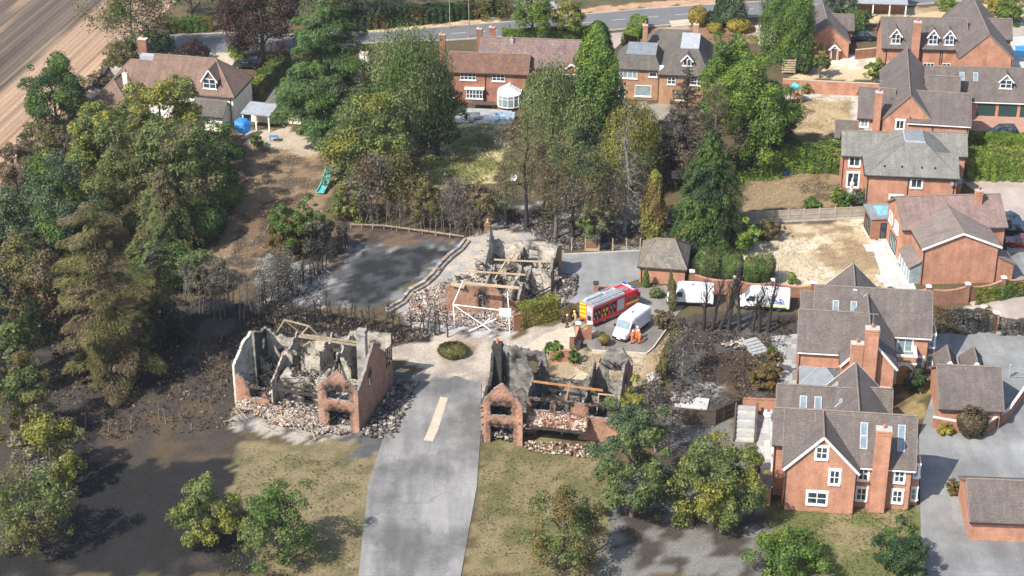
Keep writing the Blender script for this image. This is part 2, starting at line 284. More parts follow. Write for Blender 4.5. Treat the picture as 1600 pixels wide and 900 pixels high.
# ------------------------------------------------------------------ mesh kit
def put(o, label=None, cat=None, group=None, kind=None):
    if label: o['label'] = label
    if cat: o['category'] = cat
    if group: o['group'] = group
    if kind: o['kind'] = kind
    return o
def empty(name, loc, rot=0.0, label=None, cat=None, group=None):
    e = bpy.data.objects.new(name, None); e.empty_display_size = 0.3; COL.objects.link(e)
    e.location = (loc[0], loc[1], loc[2] if len(loc) > 2 else 0.0); e.rotation_euler = (0, 0, math.radians(rot))
    return put(e, label, cat, group)
def link(name, me, parent=None, loc=None, rz=None):
    o = bpy.data.objects.new(name, me); COL.objects.link(o)
    if parent is not None: o.parent = parent
    if loc is not None: o.location = loc
    if rz is not None: o.rotation_euler = (0, 0, rz)
    return o
class MB:
    """collects faces of one mesh; UVs are metres along each face"""
    def __init__(s): s.v = []; s.f = []; s.m = []; s.soot = None; s.smooth = False
    def poly(s, pts, mi=0):
        k = len(s.v); s.v += [tuple(p) for p in pts]; s.f.append(tuple(range(k, k + len(pts)))); s.m.append(mi); return s
    def hexa(s, c, mi=0):
        k = len(s.v); s.v += [tuple(p) for p in c]
        for q in ((0, 3, 2, 1), (4, 5, 6, 7), (0, 1, 5, 4), (1, 2, 6, 5), (2, 3, 7, 6), (3, 0, 4, 7)):
            s.f.append(tuple(k + i for i in q)); s.m.append(mi)
        return s
    def box(s, x0, x1, y0, y1, z0, z1, mi=0):
        return s.hexa([(x0, y0, z0), (x1, y0, z0), (x1, y1, z0), (x0, y1, z0), (x0, y0, z1), (x1, y0, z1), (x1, y1, z1), (x0, y1, z1)], mi)
    def extr(s, pts, d, mi=0, mi_side=None):
        """closed prism: polygon pts swept by vector d"""
        k = len(s.v); n = len(pts); d = Vector(d); a = [Vector(p) for p in pts]
        nrm = Vector((0, 0, 0))
        for i in range(n): nrm += a[i].cross(a[(i + 1) % n])
        if nrm.dot(d) > 0: a.reverse()
        s.v += [tuple(p) for p in a] + [tuple(p + d) for p in a]
        s.f.append(tuple(range(k, k + n))); s.m.append(mi)
        s.f.append(tuple(range(k + 2 * n - 1, k + n - 1, -1))); s.m.append(mi if mi_side is None else mi_side)
        for i in range(n):
            j = (i + 1) % n; s.f.append((k + j, k + i, k + n + i, k + n + j)); s.m.append(mi if mi_side is None else mi_side)
        return s
    def bar(s, a, b, w, h=None, mi=0):
        """box beam from a to b"""
        a = Vector(a); b = Vector(b); h = h or w; d = (b - a)
        if d.length < 1e-5: return s
        d.normalize(); up = Vector((0, 0, 1)) if abs(d.z) < 0.95 else Vector((1, 0, 0))
        t = d.cross(up).normalized() * (w / 2); u = t.cross(d).normalized() * (h / 2)
        return s.hexa([a - t - u, b - t - u, b + t - u, a + t - u, a - t + u, b - t + u, b + t + u, a + t + u], mi)
    def tube(s, a, b, r0, r1=None, n=6, mi=0, caps=True):
        a = Vector(a); b = Vector(b); r1 = r0 if r1 is None else r1; d = (b - a).normalized()
        up = Vector((0, 0, 1)) if abs(d.z) < 0.95 else Vector((1, 0, 0))
        t = d.cross(up).normalized(); u = t.cross(d).normalized(); k = len(s.v)
        for i in range(n):
            an = 2 * math.pi * i / n; o = t * math.cos(an) + u * math.sin(an)
            s.v.append(tuple(a + o * r0)); s.v.append(tuple(b + o * r1))
        for i in range(n):
            j = (i + 1) % n; s.f.append((k + 2 * i, k + 2 * i + 1, k + 2 * j + 1, k + 2 * j)); s.m.append(mi)
        if caps:
            s.f.append(tuple(k + 2 * i for i in range(n))); s.m.append(mi)
            s.f.append(tuple(k + 2 * i + 1 for i in range(n - 1, -1, -1))); s.m.append(mi)
        return s
    def path(s, pts, r, n=6, mi=0):
        for a, b in zip(pts[:-1], pts[1:]): s.tube(a, b, r, r, n, mi)
        return s
    def loft(s, rings, mi=0, caps=True, closed=True):
        k = len(s.v); n = len(rings[0])
        for r in rings: s.v += [tuple(p) for p in r]
        for a in range(len(rings) - 1):
            for i in range(n if closed else n - 1):
                j = (i + 1) % n; s.f.append((k + a * n + i, k + a * n + j, k + (a + 1) * n + j, k + (a + 1) * n + i)); s.m.append(mi)
        if caps:
            s.f.append(tuple(k + i for i in range(n - 1, -1, -1))); s.m.append(mi)
            e = k + (len(rings) - 1) * n; s.f.append(tuple(e + i for i in range(n))); s.m.append(mi)
        return s
    def lathe(s, prof, n=10, c=(0, 0, 0), mi=0):
        return s.loft([[(c[0] + r * math.cos(2 * math.pi * i / n), c[1] + r * math.sin(2 * math.pi * i / n), c[2] + z) for i in range(n)] for r, z in prof], mi)
    def mesh(s, name, mats):
        me = bpy.data.meshes.new(name); me.from_pydata(s.v, [], s.f)
        for m in (mats if isinstance(mats, (list, tuple)) else [mats]): me.materials.append(M[m] if isinstance(m, str) else m)
        me.polygons.foreach_set('material_index', s.m)
        if s.smooth: me.polygons.foreach_set('use_smooth', [True] * len(s.f))
        me.update()
        npoly = len(me.polygons); nr = np.empty(npoly * 3, np.float32); me.polygons.foreach_get('normal', nr); nr = nr.reshape(-1, 3)
        lt = np.empty(npoly, np.int32); me.polygons.foreach_get('loop_total', lt)
        vi = np.empty(len(me.loops), np.int32); me.loops.foreach_get('vertex_index', vi)
        co = np.asarray(s.v, np.float32)[vi]; nl = np.repeat(nr, lt, axis=0)
        flat = np.abs(nl[:, 2]) > 0.995
        t = np.stack([-nl[:, 1], nl[:, 0], np.zeros(len(nl), np.float32)], 1); t[flat] = (1, 0, 0)
        t /= np.maximum(np.linalg.norm(t, axis=1, keepdims=True), 1e-6)
        w = np.cross(nl, t); uv = np.stack([(co * t).sum(1), (co * w).sum(1)], 1).astype(np.float32)
        l = me.uv_layers.new(name='UVMap'); l.data.foreach_set('uv', uv.ravel())
        if s.soot is not None:
            a = me.attributes.new('soot', 'FLOAT', 'POINT'); a.data.foreach_set('value', np.asarray(s.soot, np.float32))
        return me
    def build(s, name, mats, parent=None, loc=None, rz=None):
        return link(name, s.mesh(name, mats), parent, loc, rz)
def fast(name, V, F, mats, mi=None, attr=None):
    """numpy verts (N,3) and equal-sided faces (K,3|4)"""
    V = np.asarray(V, np.float32); F = np.asarray(F, np.int32); me = bpy.data.meshes.new(name); k = F.shape[1]
    me.vertices.add(len(V)); me.vertices.foreach_set('co', V.ravel())
    me.loops.add(F.size); me.loops.foreach_set('vertex_index', F.ravel())
    me.polygons.add(len(F)); me.polygons.foreach_set('loop_start', np.arange(0, F.size, k, dtype=np.int32)); me.polygons.foreach_set('loop_total', np.full(len(F), k, np.int32))
    for m in (mats if isinstance(mats, (list, tuple)) else [mats]): me.materials.append(M[m] if isinstance(m, str) else m)
    if mi is not None: me.polygons.foreach_set('material_index', np.asarray(mi, np.int32))
    if attr:
        for an, (ty, val) in attr.items():
            a = me.attributes.new(an, ty, 'POINT'); a.data.foreach_set('color' if ty == 'FLOAT_COLOR' else 'value', np.asarray(val, np.float32).ravel())
    me.update(calc_edges=True); return me
def copy_tree(o, parent=None):
    c = o.copy(); COL.objects.link(c)
    if parent is not None: c.parent = parent
    for ch in o.children: copy_tree(ch, c)
    return c
# ------------------------------------------------------------------ foliage kit
def unit(a): return a / np.maximum(np.linalg.norm(a, axis=-1, keepdims=True), 1e-6)
def sphere(n): return unit(RNG.normal(size=(n, 3)))
def leaf_quads(C, N, S, aspect=0.6, axis=None):
    """one small diamond leaf spray per point; axis fixes the long direction"""
    n = len(C); N = unit(N)
    t = np.cross(N, sphere(n)) if axis is None else axis - N * (axis * N).sum(1, keepdims=True)
    t = unit(t); b = np.cross(N, t); S = np.broadcast_to(np.asarray(S, float).reshape(-1, 1), (n, 1)); fold = N * S * 0.18
    V = np.stack([C - t * S * 0.8 + b * S * aspect * 1.05, C - t * S * 0.8 - b * S * aspect * 1.05 + fold, C + t * S], 1).reshape(-1, 3)
    return V, np.arange(3 * n).reshape(-1, 3)
def tubes(segs, sides=5):
    s = np.asarray(segs, float); a = s[:, 0:3]; b = s[:, 3:6]; r0 = s[:, 6]; r1 = s[:, 7]; d = unit(b - a)
    up = np.where(np.abs(d[:, 2:3]) < 0.9, np.array([[0, 0, 1.0]]), np.array([[1.0, 0, 0]]))
    t = unit(np.cross(d, up)); u = np.cross(t, d); an = np.arange(sides) * 2 * math.pi / sides
    o = t[:, None, :] * np.cos(an)[None, :, None] + u[:, None, :] * np.sin(an)[None, :, None]
    V = np.concatenate([a[:, None] + o * r0[:, None, None], b[:, None] + o * r1[:, None, None]], 1)
    i = np.arange(sides); j = (i + 1) % sides; q = np.stack([i, i + sides, j + sides, j], 1)
    F = (np.arange(len(s)) * 2 * sides)[:, None, None] + q[None]
    return V.reshape(-1, 3), F.reshape(-1, 4)
def limb_segs(h, r, base_r, spread, n_limb, start=0.25, lean=(0, 0), bend=0.06, twigs=3, top=0.9):
    """a bent trunk with limbs that fork twice"""
    segs = []; pts = []; k = 6; p = np.zeros(3)
    for i in range(k + 1):
        t = i / k; pts.append(np.array([lean[0] * t * h + RNG.normal() * bend * h * 0.3 * t, lean[1] * t * h + RNG.normal() * bend * h * 0.3 * t, h * top * t]))
    for i in range(k): segs.append([*pts[i], *pts[i + 1], base_r * (1 - i / k) + 0.03, base_r * (1 - (i + 1) / k) + 0.03])
    for q in range(n_limb):
        t = start + (0.95 - start) * (q + RNG.random()) / n_limb; f = t * k; i = min(int(f), k - 1); a = pts[i] + (pts[i + 1] - pts[i]) * (f - i)
        az = q * 2.4 + RNG.random(); ln = r * spread * (1.05 - 0.55 * t) * (0.75 + 0.4 * RNG.random())
        d = np.array([math.cos(az), math.sin(az), 0.55 + 0.5 * RNG.random()]); d /= np.linalg.norm(d); rr = base_r * (1 - t) * 0.55 + 0.035
        m = a + d * ln * 0.5; e = m + (d + np.array([0, 0, 0.25]) + RNG.normal(size=3) * 0.2) * ln * 0.5
        segs += [[*a, *m, rr, rr * 0.65], [*m, *e, rr * 0.65, rr * 0.25]]
        for w in range(twigs):
            s0 = m + (e - m) * RNG.random(); dd = unit(d + RNG.normal(size=3) * 0.6); l2 = ln * (0.25 + 0.25 * RNG.random())
            segs.append([*s0, *(s0 + dd * l2), rr * 0.35, rr * 0.1])
    return segs
def lobes(n, rx, ry, rz, low=-0.5, inner=0.5):
    """clump centres spread through an uneven crown"""
    d = sphere(n * 3); d = d[d[:, 2] > low][:n]; k = len(d)
    rad = inner + (1 - inner) * RNG.random(k) ** 0.5
    wob = 1 + 0.28 * np.sin(d[:, 0] * 3.1 + RNG.random() * 6) * np.cos(d[:, 1] * 2.7 + RNG.random() * 6) + 0.15 * RNG.normal(size=k)
    return d * (rad * wob)[:, None] * np.array([rx, ry, rz]), d
def crown_broad(rx, ry, rz, n_leaf, clumps=46, cr=0.3, size=0.24, low=-0.55, droop=0.0):
    c, d = lobes(clumps, rx, ry, rz, low); rr = cr * (rx + ry) / 2 * (0.45 + 0.85 * RNG.random(len(c)))
    w = rr ** 2; idx = RNG.choice(len(c), n_leaf, p=w / w.sum())
    dd = unit(sphere(n_leaf) + d[idx] * 0.5 + np.array([0, 0, 0.3]))
    rad = rr[idx] * (0.55 + 0.62 * RNG.random(n_leaf))
    C = c[idx] + dd * rad[:, None] * np.array([1, 1, 0.82]); C[:, 2] -= droop * RNG.random(n_leaf) * rz
    N = unit(dd + sphere(n_leaf) * 0.6 + np.array([0, 0, 0.35])); return C, N, size * (0.45 + 1.1 * RNG.random(n_leaf) ** 2)
def crown_tiers(h, r, n_bough, n_leaf, droop=0.15, up=0.0, size=0.22, start=0.08, power=0.9, flat=0.16, tip=0.05, vary=0.75):
    """conifer: boughs in tiers, sprays lie flat along each bough; returns leaf data and bough segments"""
    seg = []; t = start + (1 - start) * (np.arange(n_bough) + RNG.random(n_bough) * 0.8) / n_bough; az = np.arange(n_bough) * 2.399 + RNG.random(n_bough) * 0.7
    L = r * np.maximum((1 - t) ** power, tip) * (1 - vary * 0.5 + vary * RNG.random(n_bough)); z0 = t * h
    for i in range(n_bough):
        a = np.array([0, 0, z0[i]]); e = np.array([math.cos(az[i]) * L[i], math.sin(az[i]) * L[i], z0[i] + (up - droop) * L[i]]); seg.append([*a, *e, 0.05, 0.015])
    w = L ** 1.5; idx = RNG.choice(n_bough, n_leaf, p=w / w.sum()); u = 0.12 + 0.9 * RNG.random(n_leaf) ** 0.65
    wid = 0.34 * L[idx] * np.sin(np.clip(u, 0, 1) * math.pi * 0.86 + 0.25); off = (RNG.random(n_leaf) * 2 - 1) * wid
    ca, sa = np.cos(az[idx]), np.sin(az[idx]); x = u * L[idx]
    z = z0[idx] + up * x - droop * x * u * 1.6 - np.abs(off) * 0.25 + RNG.normal(size=n_leaf) * flat * np.maximum(L[idx], 0.8) * 0.35
    C = np.stack([ca * x - sa * off, sa * x + ca * off, z], 1)
    ax = unit(np.stack([ca * 1.0 - sa * off / np.maximum(wid, 0.1) * 0.9, sa + ca * off / np.maximum(wid, 0.1) * 0.9, np.full(n_leaf, -droop * 1.5)], 1))
    N = unit(np.stack([ca * 0.3, sa * 0.3, np.ones(n_leaf)], 1) + sphere(n_leaf) * 0.42)
    return C, N, size * (0.6 + 0.8 * RNG.random(n_leaf)), ax, seg
def crown_weep(rx, ry, h, n_strand, per, size=0.2, low=0.15):
    """weeping crown: strands hang from clumps over a dome"""
    d = sphere(n_strand * 2); d = d[d[:, 2] > -0.25][:n_strand]; k = len(d); rad = 0.45 + 0.55 * RNG.random(k) ** 0.6
    top = np.stack([d[:, 0] * rx * rad, d[:, 1] * ry * rad, h * (0.62 + 0.36 * d[:, 2] * rad)], 1)
    ln = np.minimum(h * (0.16 + 0.3 * RNG.random(k)), top[:, 2] - low * h * RNG.random(k))
    s = np.repeat(np.arange(k), per); u = np.tile(np.linspace(0, 1, per), k) ** 0.9
    C = top[s] + np.stack([d[s, 0] * 0.5 * np.sqrt(u), d[s, 1] * 0.5 * np.sqrt(u), -ln[s] * u], 1) + RNG.normal(size=(k * per, 3)) * np.array([0.2, 0.2, 0.12])
    N = unit(np.stack([d[s, 0], d[s, 1], np.full(len(s), 0.35)], 1) + sphere(len(s)) * 0.6); ax = np.tile(np.array([[0, 0, -1.0]]), (len(s), 1)) + sphere(len(s)) * 0.35
    return C, N, size * (0.6 + 0.8 * RNG.random(len(s))), ax
def bare_segs(h, r, base_r, n=22, depth=2, up=0.5, start=0.2, fork=4, top=1.0, drop=0.0):
    """leafless: trunk, limbs, branches, twigs"""
    segs = []; k = 5; pts = [np.array([RNG.normal() * 0.03 * h * i / k, RNG.normal() * 0.03 * h * i / k, h * top * i / k]) for i in range(k + 1)]
    for i in range(k): segs.append([*pts[i], *pts[i + 1], base_r * (1 - 0.8 * i / k), base_r * (1 - 0.8 * (i + 1) / k)])
    def grow(p, d, ln, rr, lev):
        m = p + d * ln * 0.5; e = m + unit(d + RNG.normal(size=3) * 0.22 + np.array([0, 0, -drop])) * ln * 0.5
        segs.append([*p, *m, rr, rr * 0.7]); segs.append([*m, *e, rr * 0.7, rr * 0.3])
        if lev > 0:
            for _ in range(fork):
                t = 0.3 + 0.7 * RNG.random(); s0 = p + (m - p) * min(1, 2 * t) if t < 0.5 else m + (e - m) * (2 * t - 1)
                grow(s0, unit(d + RNG.normal(size=3) * 0.55 + np.array([0, 0, 0.15 - drop])), ln * (0.35 + 0.25 * RNG.random()), max(rr * 0.5, 0.012), lev - 1)
    for q in range(n):
        t = start + (1 - start) * (q + RNG.random()) / n; f = t * k; i = min(int(f), k - 1); a = pts[i] + (pts[i + 1] - pts[i]) * (f - i); az = q * 2.399 + RNG.random()
        grow(a, unit(np.array([math.cos(az), math.sin(az), up])), r * (1.1 - 0.75 * t) * (0.7 + 0.5 * RNG.random()), base_r * 0.3 * (1 - 0.6 * t), depth)
    return segs
def wood(name, segs, mat, parent, sides=5):
    V, F = tubes(segs, sides); return link(name, fast(name, V, F, mat), parent)
def foliage(name, data, mat, parent, aspect=0.55, mat2=None, frac=0.0):
    C, N, S = data[:3]; ax = data[3] if len(data) > 3 and data[3] is not None else None
    V, F = leaf_quads(C, N, S, aspect, ax)
    if mat2:
        pat = np.sin(C[:, 0] * 0.9 + C[:, 2] * 0.7) + np.cos(C[:, 1] * 0.8 - C[:, 2] * 0.5) + RNG.normal(size=len(C)) * 0.6
        mi = (pat > np.quantile(pat, 1 - frac)).astype(int); return link(name, fast(name, V, F, [mat, mat2], mi), parent)
    return link(name, fast(name, V, F, mat), parent)

MORE, FINER = 2.35, 0.68          # leaf sprays: how many, how small
def tree(kind, name, label, bx, by, ty, wpx, mat, cat='tree', group=None, n=None, mat2=None, frac=0.3, bark='bark', base=0.0, deep=1.0, **kw):
    """bx,by: where the foot stands; ty: sighting row of the top; wpx: crown width"""
    s, sv = ppm(bx, by); h = (by - ty) / sv; r = wpx / s / 2; x, y = P(bx, by); n = int(n * MORE) if n else n
    if "size" in kw: kw["size"] *= FINER
    root = empty(name, (x, y, base), RNG.random() * 360, label, cat, group)
    area = r * h
    if kind == 'broad':                                    # round leafy crown over limbs
        lowf = kw.get('low', 0.18); cz = h * (0.5 + lowf / 2); rz = h * (1 - lowf) / 2
        n = n or int(MORE * min(11000, 900 + 150 * area)); cl = int(kw.get('clumps', int(30 + 7.0 * r)) * 1.35)
        D = crown_broad(r, r * deep, rz, n, cl, kw.get('cr', 0.27), kw.get('size', FINER * (0.2 + 0.012 * r)), -0.8, kw.get('droop', 0.0))
        D[0][:, 2] += cz; D[0][:, 2] = np.maximum(D[0][:, 2], 0.1)
        wood('trunk', limb_segs(h, r, 0.05 + 0.022 * h, 0.8, 9, max(0.12, lowf * 0.7)), bark, root)
        foliage('crown', D, mat, root, 0.6, mat2, frac)
    elif kind == 'tiers':
        n = n or int(MORE * min(12000, 1200 + 150 * area))
        D = crown_tiers(h, r, kw.get('boughs', int(30 + 5 * h)), n, kw.get('droop', 0.2), kw.get('up', 0.0), kw.get('size', FINER * 0.24), kw.get('start', 0.06), kw.get('power', 0.8), kw.get('flat', 0.16), kw.get('tip', 0.05), kw.get('vary', 0.75))
        k = 6; tr = [[0, 0, h * i / k * 0.98, 0, 0, h * (i + 1) / k * 0.98, (0.04 + 0.02 * h) * (1 - i / k) + 0.02, (0.04 + 0.02 * h) * (1 - (i + 1) / k) + 0.02] for i in range(k)]
        wood('trunk', tr + D[4], bark, root); foliage('crown', D, mat, root, kw.get('aspect', 0.38), mat2, frac)
    elif kind == 'weep':
        n = n or int(MORE * min(9500, 1000 + 130 * area)); per = 18
        D = crown_weep(r, r * deep, h, n // per, per, kw.get('size', FINER * 0.21), kw.get('low', 0.15))
        wood('trunk', limb_segs(h, r, 0.05 + 0.02 * h, 0.7, 8, 0.3), bark, root); foliage('crown', D, mat, root, 0.42, mat2, frac)
    elif kind == 'bare':
        sg = bare_segs(h, r, kw.get('rad', 0.04 + 0.018 * h), kw.get('limbs', 20), kw.get('depth', 2), kw.get('up', 0.6), kw.get('start', 0.2), kw.get('fork', 4), 1.0, kw.get('drop', 0.0))
        k = [g for g in sg]
        wood('trunk', k[:5] + [g for g in k[5:] if g[6] > 0.06], bark, root)
        tw = [g for g in k[5:] if g[6] <= 0.06]
        if tw: wood('branches', tw, kw.get('twig', bark), root, 3)['kind'] = 'stuff'
        if n:
            ends = np.array([g[3:6] for g in sg[5:]]); ends = ends[RNG.integers(0, len(ends), n)] + RNG.normal(size=(n, 3)) * kw.get('spread', 0.35)
            ends[:, 2] = np.maximum(ends[:, 2], 0.05)
            foliage('crown', (ends, sphere(n) + np.array([0, 0, 0.4]), kw.get('size', 0.16 * FINER) * (0.5 + RNG.random(n))), mat, root, 0.5, mat2, frac)
    elif kind == 'dome':                                   # clipped, dense shrub
        n = n or int(MORE * min(7000, 700 + 420 * r * r)); d = sphere(n); d[:, 2] = d[:, 2] * 0.5 + 0.0; d = unit(d)
        e = kw.get('sq', 1.0); d = np.sign(d) * np.abs(d) ** e
        wob = 1 + 0.06 * np.sin(d[:, 0] * 7 + d[:, 2] * 5) + 0.05 * RNG.normal(size=n)
        rz = h * 0.52; C = d * np.array([r, r * deep, rz]) * wob[:, None]; C[:, 2] += rz * 0.96; C[:, 2] = np.maximum(C[:, 2], 0.05)
        wood('trunk', [[0, 0, 0, 0, 0, h * 0.7, 0.08, 0.03]], bark, root)
        foliage('crown', (C, unit(d + sphere(n) * 0.5), kw.get('size', 0.15 * FINER) * (0.6 + 0.7 * RNG.random(n))), mat, root, 0.6, mat2, frac)
    elif kind == 'column':                                 # dense upright conifer, narrow top
        n = n or int(MORE * min(10000, 900 + 260 * area)); u = RNG.random(n) ** 0.8; az = RNG.random(n) * 2 * math.pi
        pr = kw.get('shape', lambda t: np.minimum(1.0, 0.55 + t * 2.2) * np.sqrt(np.maximum(1 - t ** kw.get('pw', 2.2), 0.0)))(u)
        lump = 1 + 0.16 * np.sin(az * 3 + u * 9) + 0.12 * np.sin(az * 5 - u * 17) + 0.1 * RNG.normal(size=n); rr = r * pr * lump * (0.8 + 0.22 * RNG.random(n))
        C = np.stack([np.cos(az) * rr, np.sin(az) * rr * deep, u * h + 0.1], 1); N = np.stack([np.cos(az), np.sin(az), 0.45 + 0 * az], 1) + sphere(n) * 0.6
        ax = np.stack([np.cos(az) * 0.6, np.sin(az) * 0.6, np.full(n, kw.get('tilt', 0.6))], 1) + sphere(n) * 0.3
        wood('trunk', [[0, 0, 0, 0, 0, h * 0.92, 0.05 + 0.014 * h, 0.03]], bark, root)
        foliage('crown', (C, N, kw.get('size', 0.22 * FINER) * (0.6 + 0.8 * RNG.random(n)), ax), mat, root, 0.5, mat2, frac)
    return root

def hedge(name, label, pts, width, height, mat, per=95, size=0.15, wob=0.12, mat2=None, frac=0.2, group=None, cat='hedge', stems=True):
    """clipped hedge along ground points"""
    pts = [np.array(p, float) for p in pts]; o = pts[0]; root = empty(name, (o[0], o[1], 0), 0, label, cat, group); CC = []; NN = []; st = []
    for a, b in zip(pts[:-1], pts[1:]):
        d = b - a; ln = np.linalg.norm(d); d /= ln; nn = np.array([-d[1], d[0]]); n = int(per * 2.0 * ln * (width + 2 * height))
        u = (RNG.random(n) * 1.04 - 0.02) * ln; q = RNG.random(n) * (width + 2 * height); top = (q > height) & (q < height + width)
        side = np.where(q <= height, -1.0, 1.0); zz = np.where(q <= height, q, 2 * height + width - q); zz = np.where(top, height, zz)
        off = np.where(top, q - height - width / 2, side * width / 2)
        w = 1 + wob * np.sin(u * 2.1 + zz * 1.7) + wob * 0.6 * np.sin(u * 5.3 + 1.3) ; off = off * w + RNG.normal(size=n) * 0.06; zz = zz * (1 + 0.5 * wob * np.sin(u * 1.3 + off * 2)) + RNG.normal(size=n) * 0.06
        xy = (a - o)[None] + d[None] * u[:, None] + nn[None] * off[:, None]
        CC.append(np.column_stack([xy, np.maximum(zz, 0.05)])); nv = np.where(top[:, None], np.array([[0, 0, 1.0]]), np.column_stack([nn[None] * side[:, None], np.full(n, 0.3)])); NN.append(nv + sphere(n) * 0.5)
        for t in np.arange(0.3, ln, 0.9): st.append([*((a - o) + d * t), 0, *((a - o) + d * t), height * 0.8, 0.04, 0.02])
    C = np.concatenate(CC); N = np.concatenate(NN)
    if stems and st: wood('stems', st, 'bark', root, 4)
    foliage('foliage', (C, N, size * 0.72 * (0.6 + 0.7 * RNG.random(len(C)))), mat, root, 0.6, mat2, frac)
    return root
# ------------------------------------------------------------------ ground sheet
def lattice(x, y, sc, seed):
    g = np.random.default_rng(seed).random((256, 256)); xs = x / sc; ys = y / sc; i = np.floor(xs).astype(int); j = np.floor(ys).astype(int); u = xs - i; v = ys - j
    u = u * u * (3 - 2 * u); v = v * v * (3 - 2 * v); q = lambda a, b: g[a % 256, b % 256]
    return q(i, j) * (1 - u) * (1 - v) + q(i + 1, j) * u * (1 - v) + q(i, j + 1) * (1 - u) * v + q(i + 1, j + 1) * u * v
def fbm(x, y, sc, seed, o=4):
    r = 0; a = 0.5; t = 0
    for k in range(o): r = r + a * lattice(x, y, sc / 2 ** k, seed + k); t += a; a *= 0.55
    return r / t
def inside(x, y, poly):
    c = np.zeros(x.shape, bool); n = len(poly)
    for i in range(n):
        x0, y0 = poly[i]; x1, y1 = poly[(i + 1) % n]
        if y0 == y1: continue
        k = ((y0 > y) != (y1 > y)) & (x < (x1 - x0) * (y - y0) / (y1 - y0) + x0); c ^= k
    return c
def PP(l): return [P(*q) for q in l]
STRAW = (0.46, 0.385, 0.265); STRAW2 = (0.3, 0.215, 0.13); SCRUB = (0.13, 0.095, 0.055); SCRUB2 = (0.075, 0.065, 0.035)
BLACK = (0.022, 0.021, 0.021); BLACK2 = (0.06, 0.05, 0.042); ASHD = (0.026, 0.028, 0.03); ASHM = (0.085, 0.086, 0.085); ASHL = (0.3, 0.29, 0.275)
BROWN = (0.19, 0.125, 0.072); BROWN2 = (0.1, 0.07, 0.043); GREEN = (0.2, 0.205, 0.075); DUST = (0.4, 0.345, 0.28); DUST2 = (0.3, 0.255, 0.21)
